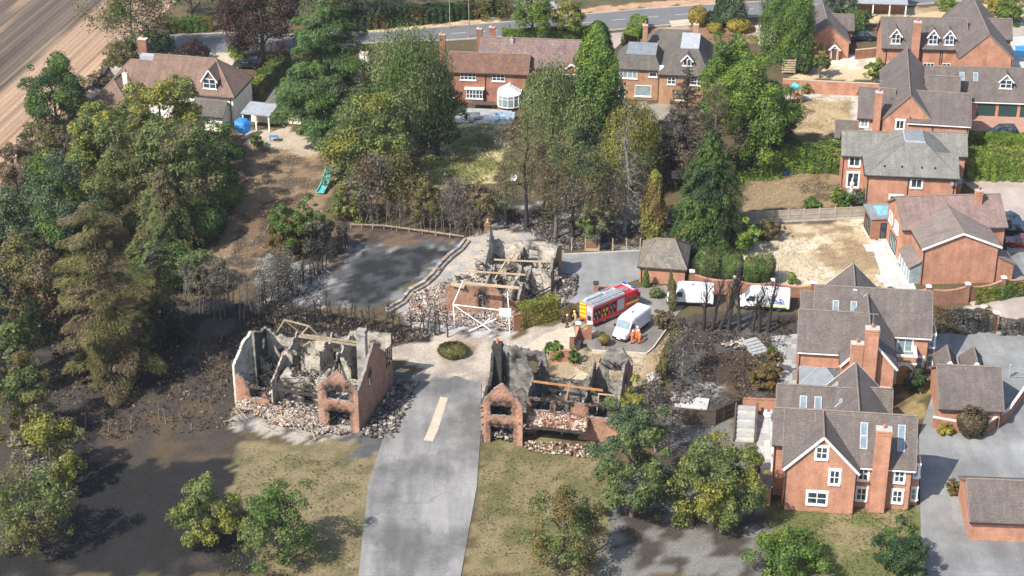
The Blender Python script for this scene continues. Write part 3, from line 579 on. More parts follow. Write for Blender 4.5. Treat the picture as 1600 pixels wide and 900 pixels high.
# outline on the ground, two earth colours, patch size (m), share of the second
REG = [
 ([(370, 690), (610, 690), (570, 900), (330, 900)], (0.2, 0.16, 0.09), (0.13, 0.115, 0.06), 2.5, 0.45), ([(755, 670), (960, 700), (970, 900), (730, 900)], (0.19, 0.155, 0.085), (0.12, 0.11, 0.05), 2.5, 0.45), ([(1190, 780), (1440, 780), (1440, 900), (1190, 900)], (0.2, 0.17, 0.09), (0.12, 0.13, 0.05), 2.5, 0.45),
 ([(-40, 900), (-40, 560), (60, 540), (230, 470), (420, 470), (530, 490), (700, 525), (640, 545), (600, 560), (380, 520), (370, 680), (360, 760), (420, 900)], BLACK2, BLACK, 5, 0.6),
 ([(150, 640), (260, 600), (365, 560), (372, 640), (360, 720), (150, 720)], (0.085, 0.063, 0.042), BLACK2, 2.2, 0.6),
 ([(430, 222), (515, 240), (535, 270), (515, 300), (500, 340), (455, 390), (400, 425), (320, 430), (240, 400), (300, 372), (352, 350), (385, 300), (370, 250), (392, 228)], (0.23, 0.16, 0.1), (0.1, 0.075, 0.052), 2.2, 0.45),
 ([(385, 330), (470, 300), (450, 380), (400, 420), (350, 415)], (0.16, 0.105, 0.063), (0.07, 0.055, 0.04), 2, 0.5),
 ([(366, 198), (520, 205), (500, 250), (430, 232), (390, 226)], (0.42, 0.35, 0.27), STRAW2, 2, 0.3),
 ([(690, 196), (800, 192), (800, 215), (765, 285), (705, 300), (640, 280), (672, 235)], GREEN, (0.4, 0.345, 0.18), 3.2, 0.45),
 ([(735, 192), (800, 190), (800, 225), (770, 222)], (0.34, 0.27, 0.15), GREEN, 2, 0.3),
 ([(530, 345), (770, 365), (760, 385), (690, 395), (560, 385), (505, 480), (470, 475), (535, 375)], (0.13, 0.09, 0.065), BLACK2, 2, 0.5),
 ([(400, 400), (470, 400), (540, 420), (510, 480), (400, 480)], ASHL, BLACK2, 1.6, 0.62),
 ([(545, 378), (605, 383), (733, 374), (700, 402), (640, 445), (610, 478), (500, 478), (520, 430)], (0.075, 0.076, 0.076), (0.19, 0.187, 0.18), 1.3, 0.35),
 ([(562, 392), (640, 388), (705, 388), (672, 410), (622, 455), (604, 474), (530, 470), (552, 430)], ASHD, (0.055, 0.058, 0.06), 1.2, 0.4),
 ([(735, 372), (760, 350), (880, 350), (880, 420), (845, 470), (800, 525), (640, 528), (618, 480), (650, 445)], DUST, ASHL, 1.6, 0.5),
 ([(640, 490), (700, 480), (800, 495), (800, 525), (690, 530)], (0.4, 0.38, 0.36), ASHM, 1.0, 0.45),
 ([(735, 300), (850, 315), (960, 345), (1060, 370), (1000, 392), (880, 390), (760, 350)], BLACK2, ASHL, 1.8, 0.3),
 ([(960, 300), (1050, 330), (1130, 375), (1090, 385), (1000, 372)], (0.12, 0.1, 0.08), ASHM, 1.8, 0.4),
 ([(590, 545), (700, 524), (805, 524), (895, 500), (915, 515), (880, 545), (820, 552), (765, 575), (755, 660), (640, 620), (660, 570), (600, 560)], DUST, DUST2, 3.0, 0.4),
 ([(640, 590), (752, 590), (752, 612), (660, 608)], DUST2, (0.22, 0.2, 0.18), 1.5, 0.4),
 ([(600, 560), (640, 590), (655, 640), (610, 700), (560, 720), (560, 660), (610, 610)], (0.1, 0.1, 0.1), ASHM, 1.5, 0.4),
 ([(688, 536), (740, 536), (742, 558), (690, 560)], STRAW2, (0.2, 0.15, 0.08), 1.2, 0.4),
 ([(845, 540), (1000, 552), (1030, 560), (1000, 600), (980, 640), (870, 600)], (0.33, 0.25, 0.165), STRAW, 2.0, 0.4),
 ([(1020, 545), (1055, 497), (1085, 512), (1062, 560), (1030, 600), (1000, 590)], (0.32, 0.235, 0.14), STRAW2, 1.5, 0.4),
 ([(1040, 505), (1090, 485), (1250, 490), (1250, 530), (1215, 625), (1160, 640), (1045, 645), (1045, 570)], BLACK2, ASHM, 2.5, 0.35),
 ([(1095, 545), (1180, 555), (1200, 600), (1165, 622), (1090, 600)], (0.06, 0.044, 0.033), (0.125, 0.085, 0.055), 1.6, 0.35),
 ([(1070, 600), (1130, 600), (1140, 632), (1060, 636)], (0.26, 0.25, 0.24), ASHM, 1.2, 0.4),
 ([(1040, 640), (1150, 655), (1180, 690), (1210, 900), (940, 900), (960, 760), (1030, 700)], (0.17, 0.165, 0.15), BLACK2, 2.0, 0.45),
 ([(1190, 378), (1245, 350), (1352, 340), (1366, 378), (1394, 446), (1232, 450), (1192, 432), (1080, 440), (1090, 395)], STRAW, (0.54, 0.465, 0.34), 3.0, 0.5),
 ([(1255, 395), (1340, 360), (1365, 385), (1390, 440), (1320, 445), (1290, 410)], STRAW2, (0.42, 0.33, 0.19), 2.2, 0.45),
 ([(1205, 352), (1240, 345), (1340, 345), (1335, 362), (1240, 370)], STRAW2, STRAW, 1.5, 0.4),
 ([(1165, 262), (1320, 262), (1328, 322), (1160, 326)], (0.24, 0.175, 0.1), BROWN2, 2.5, 0.4),
 ([(1205, 148), (1335, 148), (1322, 208), (1200, 212)], (0.4, 0.31, 0.18), (0.27, 0.2, 0.11), 3.0, 0.3),
 ([(1222, 142), (1352, 142), (1340, 200), (1322, 205), (1333, 158), (1224, 152)], (0.46, 0.42, 0.36), DUST2, 2.0, 0.3),
 ([(1290, 88), (1382, 85), (1382, 108), (1284, 108)], (0.58, 0.53, 0.45), DUST, 2.0, 0.3),
 ([(1240, 104), (1384, 104), (1380, 124), (1230, 124)], (0.5, 0.4, 0.25), STRAW, 2.0, 0.4),
 ([(1225, 70), (1262, 60), (1262, 110), (1225, 116)], SCRUB2, SCRUB, 2.0, 0.4),
 ([(1330, 15), (1480, 10), (1600, 5), (1620, 60), (1500, 40), (1385, 30), (1340, 40)], (0.46, 0.35, 0.21), STRAW2, 3.0, 0.35),
 ([(1560, 30), (1640, 20), (1640, 110), (1560, 110)], (0.36, 0.33, 0.29), DUST2, 3.0, 0.35),
 ([(200, 22), (420, 40), (560, 48), (640, 38), (760, 28), (830, 20), (1000, 0), (1200, -14), (1200, -60), (0, -60)], (0.09, 0.085, 0.045), SCRUB, 4.0, 0.4),
 ([(250, 58), (330, 53), (312, 66), (262, 68)], STRAW, STRAW2, 1.0, 0.4),
 ([(545, 50), (640, 40), (780, 26), (780, 34), (640, 50), (545, 62)], (0.5, 0.38, 0.22), STRAW2, 1.0, 0.3),
 ([(860, 18), (1010, 3), (1130, -4), (1130, 6), (1010, 12), (870, 24)], (0.42, 0.26, 0.16), STRAW2, 1.5, 0.35),
 ([(1010, 46), (1160, 34), (1250, 26), (1250, 60), (1090, 72), (1010, 60)], (0.22, 0.125, 0.08), (0.36, 0.29, 0.2), 2.5, 0.35),
 ([(-40, 250), (60, 190), (140, 150), (200, 95), (240, 100), (150, 190), (60, 260), (-40, 330)], BLACK2, (0.2, 0.14, 0.08), 2.0, 0.45),
 ([(800, 0), (870, 0), (870, 20), (800, 30)], (0.3, 0.3, 0.29), DUST2, 2.0, 0.4),
 ([(960, 158), (1120, 158), (1120, 260), (960, 240)], (0.26, 0.24, 0.2), SCRUB, 2.0, 0.4),
 ([(1500, 480), (1600, 460), (1640, 470), (1640, 520), (1540, 512)], (0.42, 0.4, 0.37), ASHM, 1.5, 0.4),
 ([(372, 628), (500, 640), (570, 655), (575, 690), (480, 690), (365, 668)], (0.34, 0.3, 0.26), ASHM, 1.2, 0.35),
 ([(1540, 508), (1640, 505), (1640, 560), (1480, 545), (1470, 510)], (0.5, 0.48, 0.45), ASHM, 1.0, 0.4),
 ([(1410, 585), (1470, 590), (1470, 660), (1400, 660)], (0.26, 0.2, 0.09), SCRUB2, 1.5, 0.4),
]
def build_ground():
    xin = np.arange(-112, 112.1, 0.66); yin = np.arange(126, 345.1, 0.66)
    xs = np.concatenate([[-6000, -2500, -1000, -450, -220, -150], xin, [150, 220, 450, 1000, 2500, 6000]]); ys = np.concatenate([[-3000, -800, -200, 0, 80, 110], yin, [380, 460, 700, 1500, 3500, 8000]])
    X, Y = np.meshgrid(xs, ys); wx = X + (fbm(X, Y, 2.2, 3, 4) - 0.5) * 2.6; wy = Y + (fbm(X, Y, 2.2, 9, 4) - 0.5) * 3.4
    col = np.empty(X.shape + (3,)); a = fbm(X, Y, 5, 20)[..., None]; col[:] = np.array(SCRUB) * (1 - a) + np.array(SCRUB2) * a
    rough = np.ones(X.shape)
    for k, (poly, c1, c2, sc, sh2) in enumerate(REG):
        m = inside(wx, wy, PP(poly)); f = fbm(X, Y * 0.8, sc, 40 + 7 * k, 5); thr = 0.5 + (0.5 - sh2) * 0.45; w = np.clip((f - thr) / 0.09 + 0.5, 0, 1)[..., None]
        cc = np.array(c1) * (1 - w) + np.array(c2) * w; col[m] = cc[m]
    grain = 0.8 + 0.4 * fbm(X, Y, 1.1, 77, 3)[..., None]; col *= grain
    far = (X < -160) | (X > 160) | (Y < 100) | (Y > 370)
    Z = -0.02 - 0.09 * fbm(X, Y, 1.6, 5, 3); Z[far] = -0.05
    ny, nx = X.shape; V = np.stack([X, Y, Z], -1).reshape(-1, 3); i = (np.arange(ny - 1)[:, None] * nx + np.arange(nx - 1)[None]).ravel(); F = np.stack([i, i + 1, i + nx + 1, i + nx], 1)
    m, nt, b = _nt('earth'); M['earth'] = m; at = _n(nt, 'Attribute', attribute_name='col'); pos = _n(nt, 'NewGeometry').outputs['Position']
    c = _mix(nt, 1.0, at.outputs['Color'], _ramp(nt, _noise(nt, pos, 3.5, 5.0, 0.7), [(0.3, 0.72), (0.5, 1.0), (0.72, 1.28)]), 'MULTIPLY')
    nt.links.new(c, b.inputs['Base Color']); b.inputs['Roughness'].default_value = 0.95; b.inputs['Specular IOR Level'].default_value = 0.1
    _bump(nt, b, _noise(nt, pos, 4.0, 5.0, 0.7), 0.9, 0.12)
    rgba = np.concatenate([col, np.ones(X.shape + (1,))], -1)
    o = link('ground', fast('ground', V, F, 'earth', attr={'col': ('FLOAT_COLOR', rgba)})); o['kind'] = 'structure'; return o
build_ground()

def sheet(name, pts, mat, z=0.03, kerb=None, kerb_mat='kerb_stone'):
    mb = MB(); mb.extr([(p[0], p[1], z) for p in pts], (0, 0, -0.25)); o = mb.build(name, mat); o['kind'] = 'structure'
    if kerb:
        for line in kerb:
            k = MB()
            for a, b in zip(line[:-1], line[1:]): k.bar((a[0], a[1], z + 0.02), (b[0], b[1], z + 0.02), 0.16, 0.2)
            k.build('kerb', kerb_mat, o)
    return o
def slabs(parent, quad, nu, nv, mats, z=0.05, gap=0.02, name='paving_slab'):
    """separate paving slabs over a four-cornered place"""
    a, b, c, d = [Vector((p[0], p[1])) for p in quad]
    for i in range(nu):
        for j in range(nv):
            def q(u, v): return (a * (1 - u) + b * u) * (1 - v) + (d * (1 - u) + c * u) * v
            u0, u1, v0, v1 = (i + gap) / nu, (i + 1 - gap) / nu, (j + gap) / nv, (j + 1 - gap) / nv; zz = z + random.uniform(-0.006, 0.006)
            MB().extr([(*q(u0, v0), zz), (*q(u1, v0), zz), (*q(u1, v1), zz), (*q(u0, v1), zz)], (0, 0, -0.06)).build(name, random.choice(mats), parent)

# ploughed field
def build_field():
    a = np.array(P(0, 146)); b = np.array(P(165, 0)); d = (b - a) / np.linalg.norm(b - a); nrm = np.array([-d[1], d[0]])       # along the rows / away to the upper left
    us = np.arange(-60, 90.1, 5.0); vs_ = np.arange(-22, 100, 0.24); Uu, Vv = np.meshgrid(us, vs_)
    lim = -13.5 - 1.2 * np.sin(Uu * 0.11); 
    Z = 0.05 + 0.05 * np.sin(Vv * 2 * math.pi / 0.96) + 0.03 * (lattice(Uu, Vv, 3, 5) - 0.5); Z = np.where(Vv < lim, -0.3, Z)
    X = a[0] + d[0] * Uu + nrm[0] * Vv; Y = a[1] + d[1] * Uu + nrm[1] * Vv
    ny, nx = X.shape; V = np.stack([X, Y, Z], -1).reshape(-1, 3); i = (np.arange(ny - 1)[:, None] * nx + np.arange(nx - 1)[None]).ravel(); F = np.stack([i, i + 1, i + nx + 1, i + nx], 1)
    soil = np.array((0.36, 0.245, 0.165)); dark = np.array((0.1, 0.078, 0.062)); tan = np.array((0.26, 0.185, 0.12)); col = np.empty(X.shape + (3,))
    st = lattice(Uu * 0.02, Vv, 0.9, 31); st2 = lattice(Uu * 0.05, Vv, 2.6, 37); w = np.clip((Vv + 0.4 * st2) / 1.2 + 0.5, 0, 1)[..., None]
    dk = dark * (0.7 + 0.9 * st[..., None]); band = np.clip((lattice(Uu * 0.06, Vv, 1.3, 58) - 0.78) * 7 + st * 0.6 - 0.25, 0, 1)[..., None]
    col[:] = (soil * (0.82 + 0.36 * st[..., None])) * (1 - w) + (dk * (1 - band) + tan * band) * w
    tr = (np.abs(Vv + 5.2) < 0.3) | (np.abs(Vv + 8.6) < 0.3); col[tr] *= 0.72
    rgba = np.concatenate([col, np.ones(X.shape + (1,))], -1)
    o = link('field', fast('field', V, F, 'earth', attr={'col': ('FLOAT_COLOR', rgba)})); o['kind'] = 'structure'
build_field()

# main road with kerbs, verge path and markings
LOW = [(180, 86), (260, 84), (340, 84), (450, 78), (600, 66), (700, 63), (800, 57), (900, 50), (960, 47), (1060, 38), (1150, 29), (1250, 21), (1400, 10), (1700, -14)]
HIGH = [(1700, -34), (1400, -12), (1200, 2), (1100, 8), (1000, 15), (900, 24), (800, 34), (700, 42), (600, 50), (450, 54), (350, 52), (260, 56), (180, 58)]
sheet('road', PP(LOW + HIGH), 'asphalt', 0.03, [PP(LOW), PP(HIGH)])
def marks():
    mb = MB(); L = PP([(700, 53), (800, 46), (900, 37), (1000, 28), (1100, 20), (1200, 12), (1300, 5), (1400, -2)])
    for a, b in zip(L[:-1], L[1:]):
        a = Vector((*a, 0.036)); b = Vector((*b, 0.036)); n = int((b - a).length / 4)
        for k in range(n):
            p = a + (b - a) * ((k + 0.1) / n); q = a + (b - a) * ((k + 0.55) / n); t = (b - a).normalized().cross(Vector((0, 0, 1))) * 0.06
            mb.poly([p - t, q - t, q + t, p + t])
    o = mb.build('road_marking', 'line_white'); o['kind'] = 'structure'
marks()
sheet('crossover_paving', PP([(955, 52), (982, 50), (972, 66), (945, 92), (925, 90)]), 'drive_pink', 0.045)
sheet('verge_path', PP([(1045, 33), (1140, 24), (1140, 33), (1050, 42)]), 'paving_tan', 0.05)
sheet('side_drive', PP([(1180, 40), (1205, 36), (1215, 70), (1185, 70)]), 'paving_tan', 0.02)
sheet('bungalow_drive', PP([(240, 82), (372, 82), (378, 108), (360, 125), (330, 96), (250, 92)]), 'paving_tan', 0.02)
# lanes, yards and drives around the burnt houses
sheet('concrete_yard', PP([(880, 398), (1002, 392), (1000, 436), (968, 446), (900, 474), (850, 464), (838, 440)]), 'asphalt_drive', 0.0 + 0.02, [PP([(880, 398), (1002, 392)])], 'concrete')
sheet('parking_court', PP([(893, 500), (925, 480), (975, 452), (1040, 446), (1075, 470), (1052, 500), (1020, 545), (1010, 553), (925, 548), (900, 525)]), 'asphalt_brown', 0.03, [PP([(1052, 500), (1020, 545), (1010, 553), (925, 548)])])
sheet('lane', PP([(645, 602), (655, 594), (668, 597), (680, 589), (698, 593), (712, 587), (730, 594), (752, 600), (752, 664), (745, 760), (720, 900), (560, 900), (575, 760), (600, 680), (628, 625)]), 'asphalt_lane', 0.015)
sheet('lane_paving', PP([(672, 664), (688, 620), (700, 622), (685, 670), (676, 690), (662, 688)]), 'paving_tan', 0.03)
sheet('gate_drive', PP([(810, 548), (850, 522), (895, 508), (912, 520), (905, 545), (850, 556)]), 'paving_tan', 0.02)
# right-hand drives
sheet('close_drive', PP([(1458, 545), (1475, 500), (1560, 522), (1640, 530), (1640, 900), (1440, 900), (1436, 680), (1462, 600)]), 'asphalt_drive', 0.02)
sheet('lane_end', PP([(1516, 474), (1640, 452), (1640, 498), (1550, 502), (1530, 488)]), 'drive_pink', 0.035, [PP([(1516, 474), (1640, 452)])])
sheet('house_drive', PP([(1500, 280), (1640, 272), (1640, 432), (1584, 436), (1560, 330)]), 'drive_pink', 0.02)
sheet('garage_drive', PP([(1506, 178), (1640, 184), (1640, 222), (1500, 216)]), 'drive_brick', 0.02)
sheet('side_yard', PP([(1580, 395), (1640, 392), (1640, 445), (1584, 440)]), 'asphalt_drive', 0.04)
sheet('pool_terrace', PP([(1578, 58), (1640, 54), (1640, 110), (1582, 108)]), 'paving_pale', 0.02)
# ------------------------------------------------------------------ house kit
_wc = {}
def win_mesh(w, h, nx, ny, surround, glassm, framem):
    key = (round(w, 2), round(h, 2), nx, ny, surround, glassm, framem)
    if key in _wc: return _wc[key]
    fw = 0.075; mb = MB(); d0, d1 = -0.075, 0.05
    for a in ((0, fw, 0, h), (w - fw, w, 0, h), (fw, w - fw, 0, fw), (fw, w - fw, h - fw, h)): mb.box(a[0], a[1], d0, d1, a[2], a[3])
    for i in range(1, nx): x = w * i / nx; mb.box(x - 0.045, x + 0.045, d0 + 0.004, d1, fw, h - fw)
    for j in range(1, ny): z = h * j / ny; mb.box(fw, w - fw, d0 + 0.012, d1 - 0.01, z - 0.03, z + 0.03)
    fr = mb.mesh('window', framem)
    panes = []
    for i in range(nx): panes.append(MB().box(w * i / nx + 0.04, w * (i + 1) / nx - 0.04, -0.02, 0.03, fw * 0.6, h - fw * 0.6).mesh('pane', glassm))
    s = MB()
    s.box(-0.12, w + 0.12, -0.16, 0.05, -0.16, -0.002)
    if surround:
        s.box(-0.15, -0.002, -0.05, 0.05, 0, h); s.box(w + 0.002, w + 0.15, -0.05, 0.05, 0, h); s.box(-0.2, w + 0.2, -0.06, 0.05, h + 0.002, h + 0.22)
    sl = s.mesh('sill', 'white_trim' if surround else 'stone_white')
    _wc[key] = (fr, panes, sl); return _wc[key]
FACE = {'S': 0.0, 'E': math.pi / 2, 'N': math.pi, 'W': -math.pi / 2}
class House:
    def __init__(s, name, label, x, y, rot, cat='house', wall='brick_orange', roof='tile_brown', trim='white_trim', z=0.0):
        s.root = empty(name, (x, y, z), rot, label, cat); s.wall = wall; s.roof = roof; s.trim = trim; s.n = 0
    def add(s, name, mb, mats, parent=None): return mb.build(name, mats, parent or s.root)
    def block(s, x0, x1, y0, y1, h, ridge, axis='y', hip=(0, 0), wall=None, roof=None, over=0.35, go=0.22, z0=-0.1, barge=True, gutter='gutter_dark', walls=True, trimm=None):
        """walled block under a pitched roof; hip=(inset at low end, inset at high end), 0 = gable; hip given as metres"""
        wall = wall or s.wall; roof = roof or s.roof; trimm = trimm or (s.trim if axis == 'y' else 'ridge_tile'); t = 0.13; s.n += 1; e = 0.003 * s.n
        if axis == 'y': L0, L1, A0, A1 = y0, y1, x0, x1; tr = lambda a, l, z: (a, l, z)
        else: L0, L1, A0, A1 = x0, x1, y0, y1; tr = lambda a, l, z: (l, a, z)
        am = (A0 + A1) / 2; k = (ridge - h) / (am - A0); ze = h - k * over
        l0 = L0 - (over if hip[0] else go); l1 = L1 + (over if hip[1] else go); a0 = A0 - over; a1 = A1 + over
        r0 = tr(am, l0 + (hip[0] + over if hip[0] else 0), ridge); r1 = tr(am, l1 - (hip[1] + over if hip[1] else 0), ridge)
        c00, c10, c11, c01 = tr(a0, l0, ze), tr(a1, l0, ze), tr(a1, l1, ze), tr(a0, l1, ze)
        rf = MB(); rf.extr([c00, c01, r1, r0], (0, 0, -t)); rf.extr([c10, c11, r1, r0], (0, 0, -t))
        if hip[0]: rf.extr([c00, c10, r0], (0, 0, -t))
        if hip[1]: rf.extr([c01, c11, r1], (0, 0, -t))
        ro = s.add('roof', rf, roof)
        rt = MB(); rt.tube(Vector(r0) + Vector((0, 0, 0.01)), Vector(r1) + Vector((0, 0, 0.01)), 0.1, 0.1, 6)
        if hip[0]: rt.tube(r0, c00, 0.08, 0.08, 6); rt.tube(r0, c10, 0.08, 0.08, 6)
        if hip[1]: rt.tube(r1, c01, 0.08, 0.08, 6); rt.tube(r1, c11, 0.08, 0.08, 6)
        s.add('ridge_tiles', rt, 'ridge_tile', ro)
        for p, q in ((c00, c01), (c10, c11)) + (((c00, c10),) if hip[0] else ()) + (((c01, c11),) if hip[1] else ()):
            s.add('gutter', MB().bar(Vector(p) - Vector((0, 0, t + 0.07)), Vector(q) - Vector((0, 0, t + 0.07)), 0.13, 0.13), gutter, ro)
        if walls:
            wb = MB(); hz = h - 0.06
            if not hip[0] and not hip[1]:
                pts = [tr(A0, L0, z0), tr(A1, L0, z0), tr(A1, L0, hz), tr(am, L0, ridge - 0.07), tr(A0, L0, hz)]; v = Vector(tr(0, L1 - L0, 0)); wb.extr(pts, v)
            else:
                wb.box(x0, x1, y0, y1, z0, hz)
                for i, L in ((0, L0), (1, L1)):
                    if not hip[i]:
                        dd = 0.25 if i == 0 else -0.25; wb.extr([tr(A0, L, hz), tr(A1, L, hz), tr(am, L, ridge - 0.07)], tr(0, dd, 0))
            s.add('wall', wb, wall)
        if barge:
            for i, l in ((0, l0), (1, l1)):
                if hip[i]: continue
                bb = MB(); ee = 0.03 if i == 0 else -0.03; dz = Vector((0, 0, -0.16))
                for ca in ((a0, ), (a1, )):
                    bb.bar(Vector(tr(ca[0], l + ee * -1, ze)) + dz, Vector(tr(am, l + ee * -1, ridge)) + dz, 0.07, 0.24) if axis == 'y' else bb.bar(Vector(tr(ca[0], l - ee, ze)) + dz, Vector(tr(am, l - ee, ridge)) + dz, 0.07, 0.24)
                s.add('bargeboard', bb, trimm, ro)
        return dict(x0=x0, x1=x1, y0=y0, y1=y1, h=h, ridge=ridge, axis=axis, k=k, am=am, ro=ro)
    def flat(s, x0, x1, y0, y1, z0, z1, wall=None, top='flat_felt', lip=0.15):
        s.add('wall', MB().box(x0, x1, y0, y1, z0, z1), wall or s.wall); return s.add('flat_roof', MB().box(x0 - lip, x1 + lip, y0 - lip, y1 + lip, z1 + 0.003, z1 + 0.18), top)
    def window(s, x, y, z, w, h, face='S', nx=2, ny=1, surround=False, glassm='glass_dark', frame='white_trim', parent=None):
        """x,y: middle of the window on the wall plane; z: its foot"""
        fr, panes, sl = win_mesh(w, h, nx, ny, surround, glassm, frame); a = FACE[face]; c, sn = math.cos(a), math.sin(a)
        o = link('window', fr, parent or s.root, (x - c * w / 2, y - sn * w / 2, z), a)
        for p in panes: link('pane', p, o)
        link('sill', sl, o); return o
    def door(s, x, y, w, h, face='S', mat='wood_brown', z=0.0, frame='white_trim'):
        a = FACE[face]; c, sn = math.cos(a), math.sin(a); mb = MB().box(0.06, w - 0.06, -0.04, 0.04, 0, h - 0.06)
        for j in range(2): mb.box(0.16, w - 0.16, -0.055, -0.04, 0.15 + j * h * 0.48, 0.15 + j * h * 0.48 + h * 0.36)
        o = mb.build('door', mat, s.root, (x - c * w / 2, y - sn * w / 2, z), a)
        f = MB(); f.box(-0.02, 0.06, -0.08, 0.05, 0, h); f.box(w - 0.06, w + 0.02, -0.08, 0.05, 0, h); f.box(0.06, w - 0.06, -0.08, 0.05, h - 0.06, h + 0.02); f.build('door_frame', frame, o)
        MB().box(w - 0.2, w - 0.14, -0.11, -0.04, h * 0.47, h * 0.5).build('handle', 'alloy', o); return o
    def garage_door(s, x, y, w, h, mat, face='S'):
        a = FACE[face]; c, sn = math.cos(a), math.sin(a); mb = MB()
        for j in range(6): mb.box(0, w, -0.03, 0.05, h * j / 6 + 0.01, h * (j + 1) / 6 - 0.01)
        o = mb.build('garage_door', mat, s.root, (x - c * w / 2, y - sn * w / 2, 0), a)
        f = MB(); f.box(-0.08, -0.002, -0.07, 0.05, 0, h + 0.08); f.box(w + 0.002, w + 0.08, -0.07, 0.05, 0, h + 0.08); f.box(0, w, -0.07, 0.05, h + 0.002, h + 0.08); f.build('door_frame', mat, o); return o
    def chimney(s, x, y, z0, z1, w=0.9, d=0.6, pots=2, mat=None, cap=None, parent=None):
        mb = MB(); mb.box(x - w / 2, x + w / 2, y - d / 2, y + d / 2, z0, z1 - 0.5); mb.box(x - w / 2 - 0.05, x + w / 2 + 0.05, y - d / 2 - 0.05, y + d / 2 + 0.05, z1 - 0.5, z1 - 0.36); mb.box(x - w / 2, x + w / 2, y - d / 2, y + d / 2, z1 - 0.36, z1 - 0.2); mb.box(x - w / 2 - 0.07, x + w / 2 + 0.07, y - d / 2 - 0.07, y + d / 2 + 0.07, z1 - 0.2, z1)
        o = s.add('chimney', mb, mat or s.wall, parent)
        MB().box(x - w / 2 - 0.03, x + w / 2 + 0.03, y - d / 2 - 0.03, y + d / 2 + 0.03, z1, z1 + 0.08).build('chimney_cap', cap or 'concrete', o)
        for i in range(pots):
            px = x + (i - (pots - 1) / 2) * w / max(pots, 1); MB().lathe([(0.13, 0), (0.12, 0.3), (0.15, 0.34), (0.15, 0.42)], 8, (px, y, z1 + 0.08)).build('chimney_pot', 'terracotta', o)
        return o
    def skylight(s, b, u, v, w=0.6, l=1.1, side=-1, glassm='glass_blue', panes=1):
        """on block b: u along the ridge axis, v metres up the slope from the wall line (plan), side -1 = low side of the cross axis"""
        k = b['k']; A = (b['y0'], b['y1']) if b['axis'] == 'x' else (b['x0'], b['x1']); a = A[0] + v if side < 0 else A[1] - v; z = b['h'] + k * v; sg = 1 if side < 0 else -1
        tv = Vector((1, 0, 0)) if b['axis'] == 'x' else Vector((0, 1, 0)); up = Vector((0, sg, k)).normalized() if b['axis'] == 'x' else Vector((sg, 0, k)).normalized(); c = Vector((u, a, z)) if b['axis'] == 'x' else Vector((a, u, z)); n = tv.cross(up)
        if n.z < 0: n = -n
        def B(mb, u0, u1, v0, v1, n0, n1): mb.hexa([c + tv * p + up * q + n * r for r in (n0, n1) for p, q in ((u0, v0), (u1, v0), (u1, v1), (u0, v1))])
        f = MB()
        for q in ((-w / 2, -w / 2 + 0.09, -l / 2, l / 2), (w / 2 - 0.09, w / 2, -l / 2, l / 2), (-w / 2 + 0.09, w / 2 - 0.09, -l / 2, -l / 2 + 0.09), (-w / 2 + 0.09, w / 2 - 0.09, l / 2 - 0.09, l / 2)): B(f, *q, -0.05, 0.1)
        if panes == 2: B(f, -w / 2 + 0.09, w / 2 - 0.09, -0.05, 0.05, -0.05, 0.1)
        o = f.build('skylight', 'lead_pale', s.root); g = MB(); B(g, -w / 2 + 0.05, w / 2 - 0.05, -l / 2 + 0.05, l / 2 - 0.05, -0.05, 0.06); g.build('pane', glassm, o); return o
    def dormer(s, x, y, z, w=1.2, h=1.1, rise=0.75, depth=2.0, roof=None, cheek='lead_grey', nx=2, ny=2, glassm='glass_dark', face='S'):
        """gabled dormer looking S from (x,y) at sill height z"""
        roof = roof or s.roof; d = MB(); d.box(x - w / 2, x + w / 2, y, y + depth, z - 0.25, z + h); d.extr([(x - w / 2, y, z + h), (x + w / 2, y, z + h), (x, y, z + h + rise - 0.08)], (0, 0.3, 0)); o = s.add('dormer', d, cheek)
        r = MB(); ov = 0.22; k = rise / (w / 2); ap0 = (x, y - 0.2, z + h + rise); ap1 = (x, y + depth + 1.2, z + h + rise)
        for sg in (-1, 1): r.extr([(x + sg * (w / 2 + ov), y - 0.2, z + h - k * ov), (x + sg * (w / 2 + ov), y + depth + 0.4, z + h - k * ov), ap1, ap0], (0, 0, -0.1))
        r.build('roof', roof, o); b = MB(); dz = Vector((0, 0, -0.1))
        for sg in (-1, 1): b.bar(Vector((x + sg * (w / 2 + ov + 0.04), y - 0.24, z + h - k * (ov + 0.04))) + dz, Vector((x, y - 0.24, z + h + rise)) + dz, 0.06, 0.18)
        b.build('bargeboard', s.trim, o); wn_ = MB(); ww = w - 0.16; fw = 0.08
        for a in ((-ww / 2, -ww / 2 + fw, 0, h), (ww / 2 - fw, ww / 2, 0, h), (-ww / 2 + fw, ww / 2 - fw, 0, fw), (-ww / 2 + fw, ww / 2 - fw, h - fw, h)): wn_.box(x + a[0], x + a[1], y - 0.07, y + 0.02, z + a[2], z + a[3])
        for i in range(1, nx): q = -ww / 2 + ww * i / nx; wn_.box(x + q - 0.05, x + q + 0.05, y - 0.066, y + 0.02, z + fw, z + h - fw)
        for j in range(1, ny): q = h * j / ny; wn_.box(x - ww / 2 + fw, x + ww / 2 - fw, y - 0.06, y + 0.015, z + q - 0.035, z + q + 0.035)
        wn_.box(x - w / 2 - 0.08, x + w / 2 + 0.08, y - 0.14, y + 0.02, z - 0.13, z - 0.003)
        wn_.build('window', 'white_trim', o); MB().box(x - ww / 2 + 0.04, x + ww / 2 - 0.04, y - 0.025, y + 0.01, z + 0.04, z + h - 0.04).build('pane', glassm, o); return o
    def pipe(s, x, y, z0, z1): return MB().tube((x, y, z0), (x, y, z1), 0.06, 0.06, 6).build('drainpipe', 'gutter_dark', s.root)
    def box(s, name, x0, x1, y0, y1, z0, z1, mat, parent=None): return MB().box(x0, x1, y0, y1, z0, z1).build(name, mat, parent or s.root)

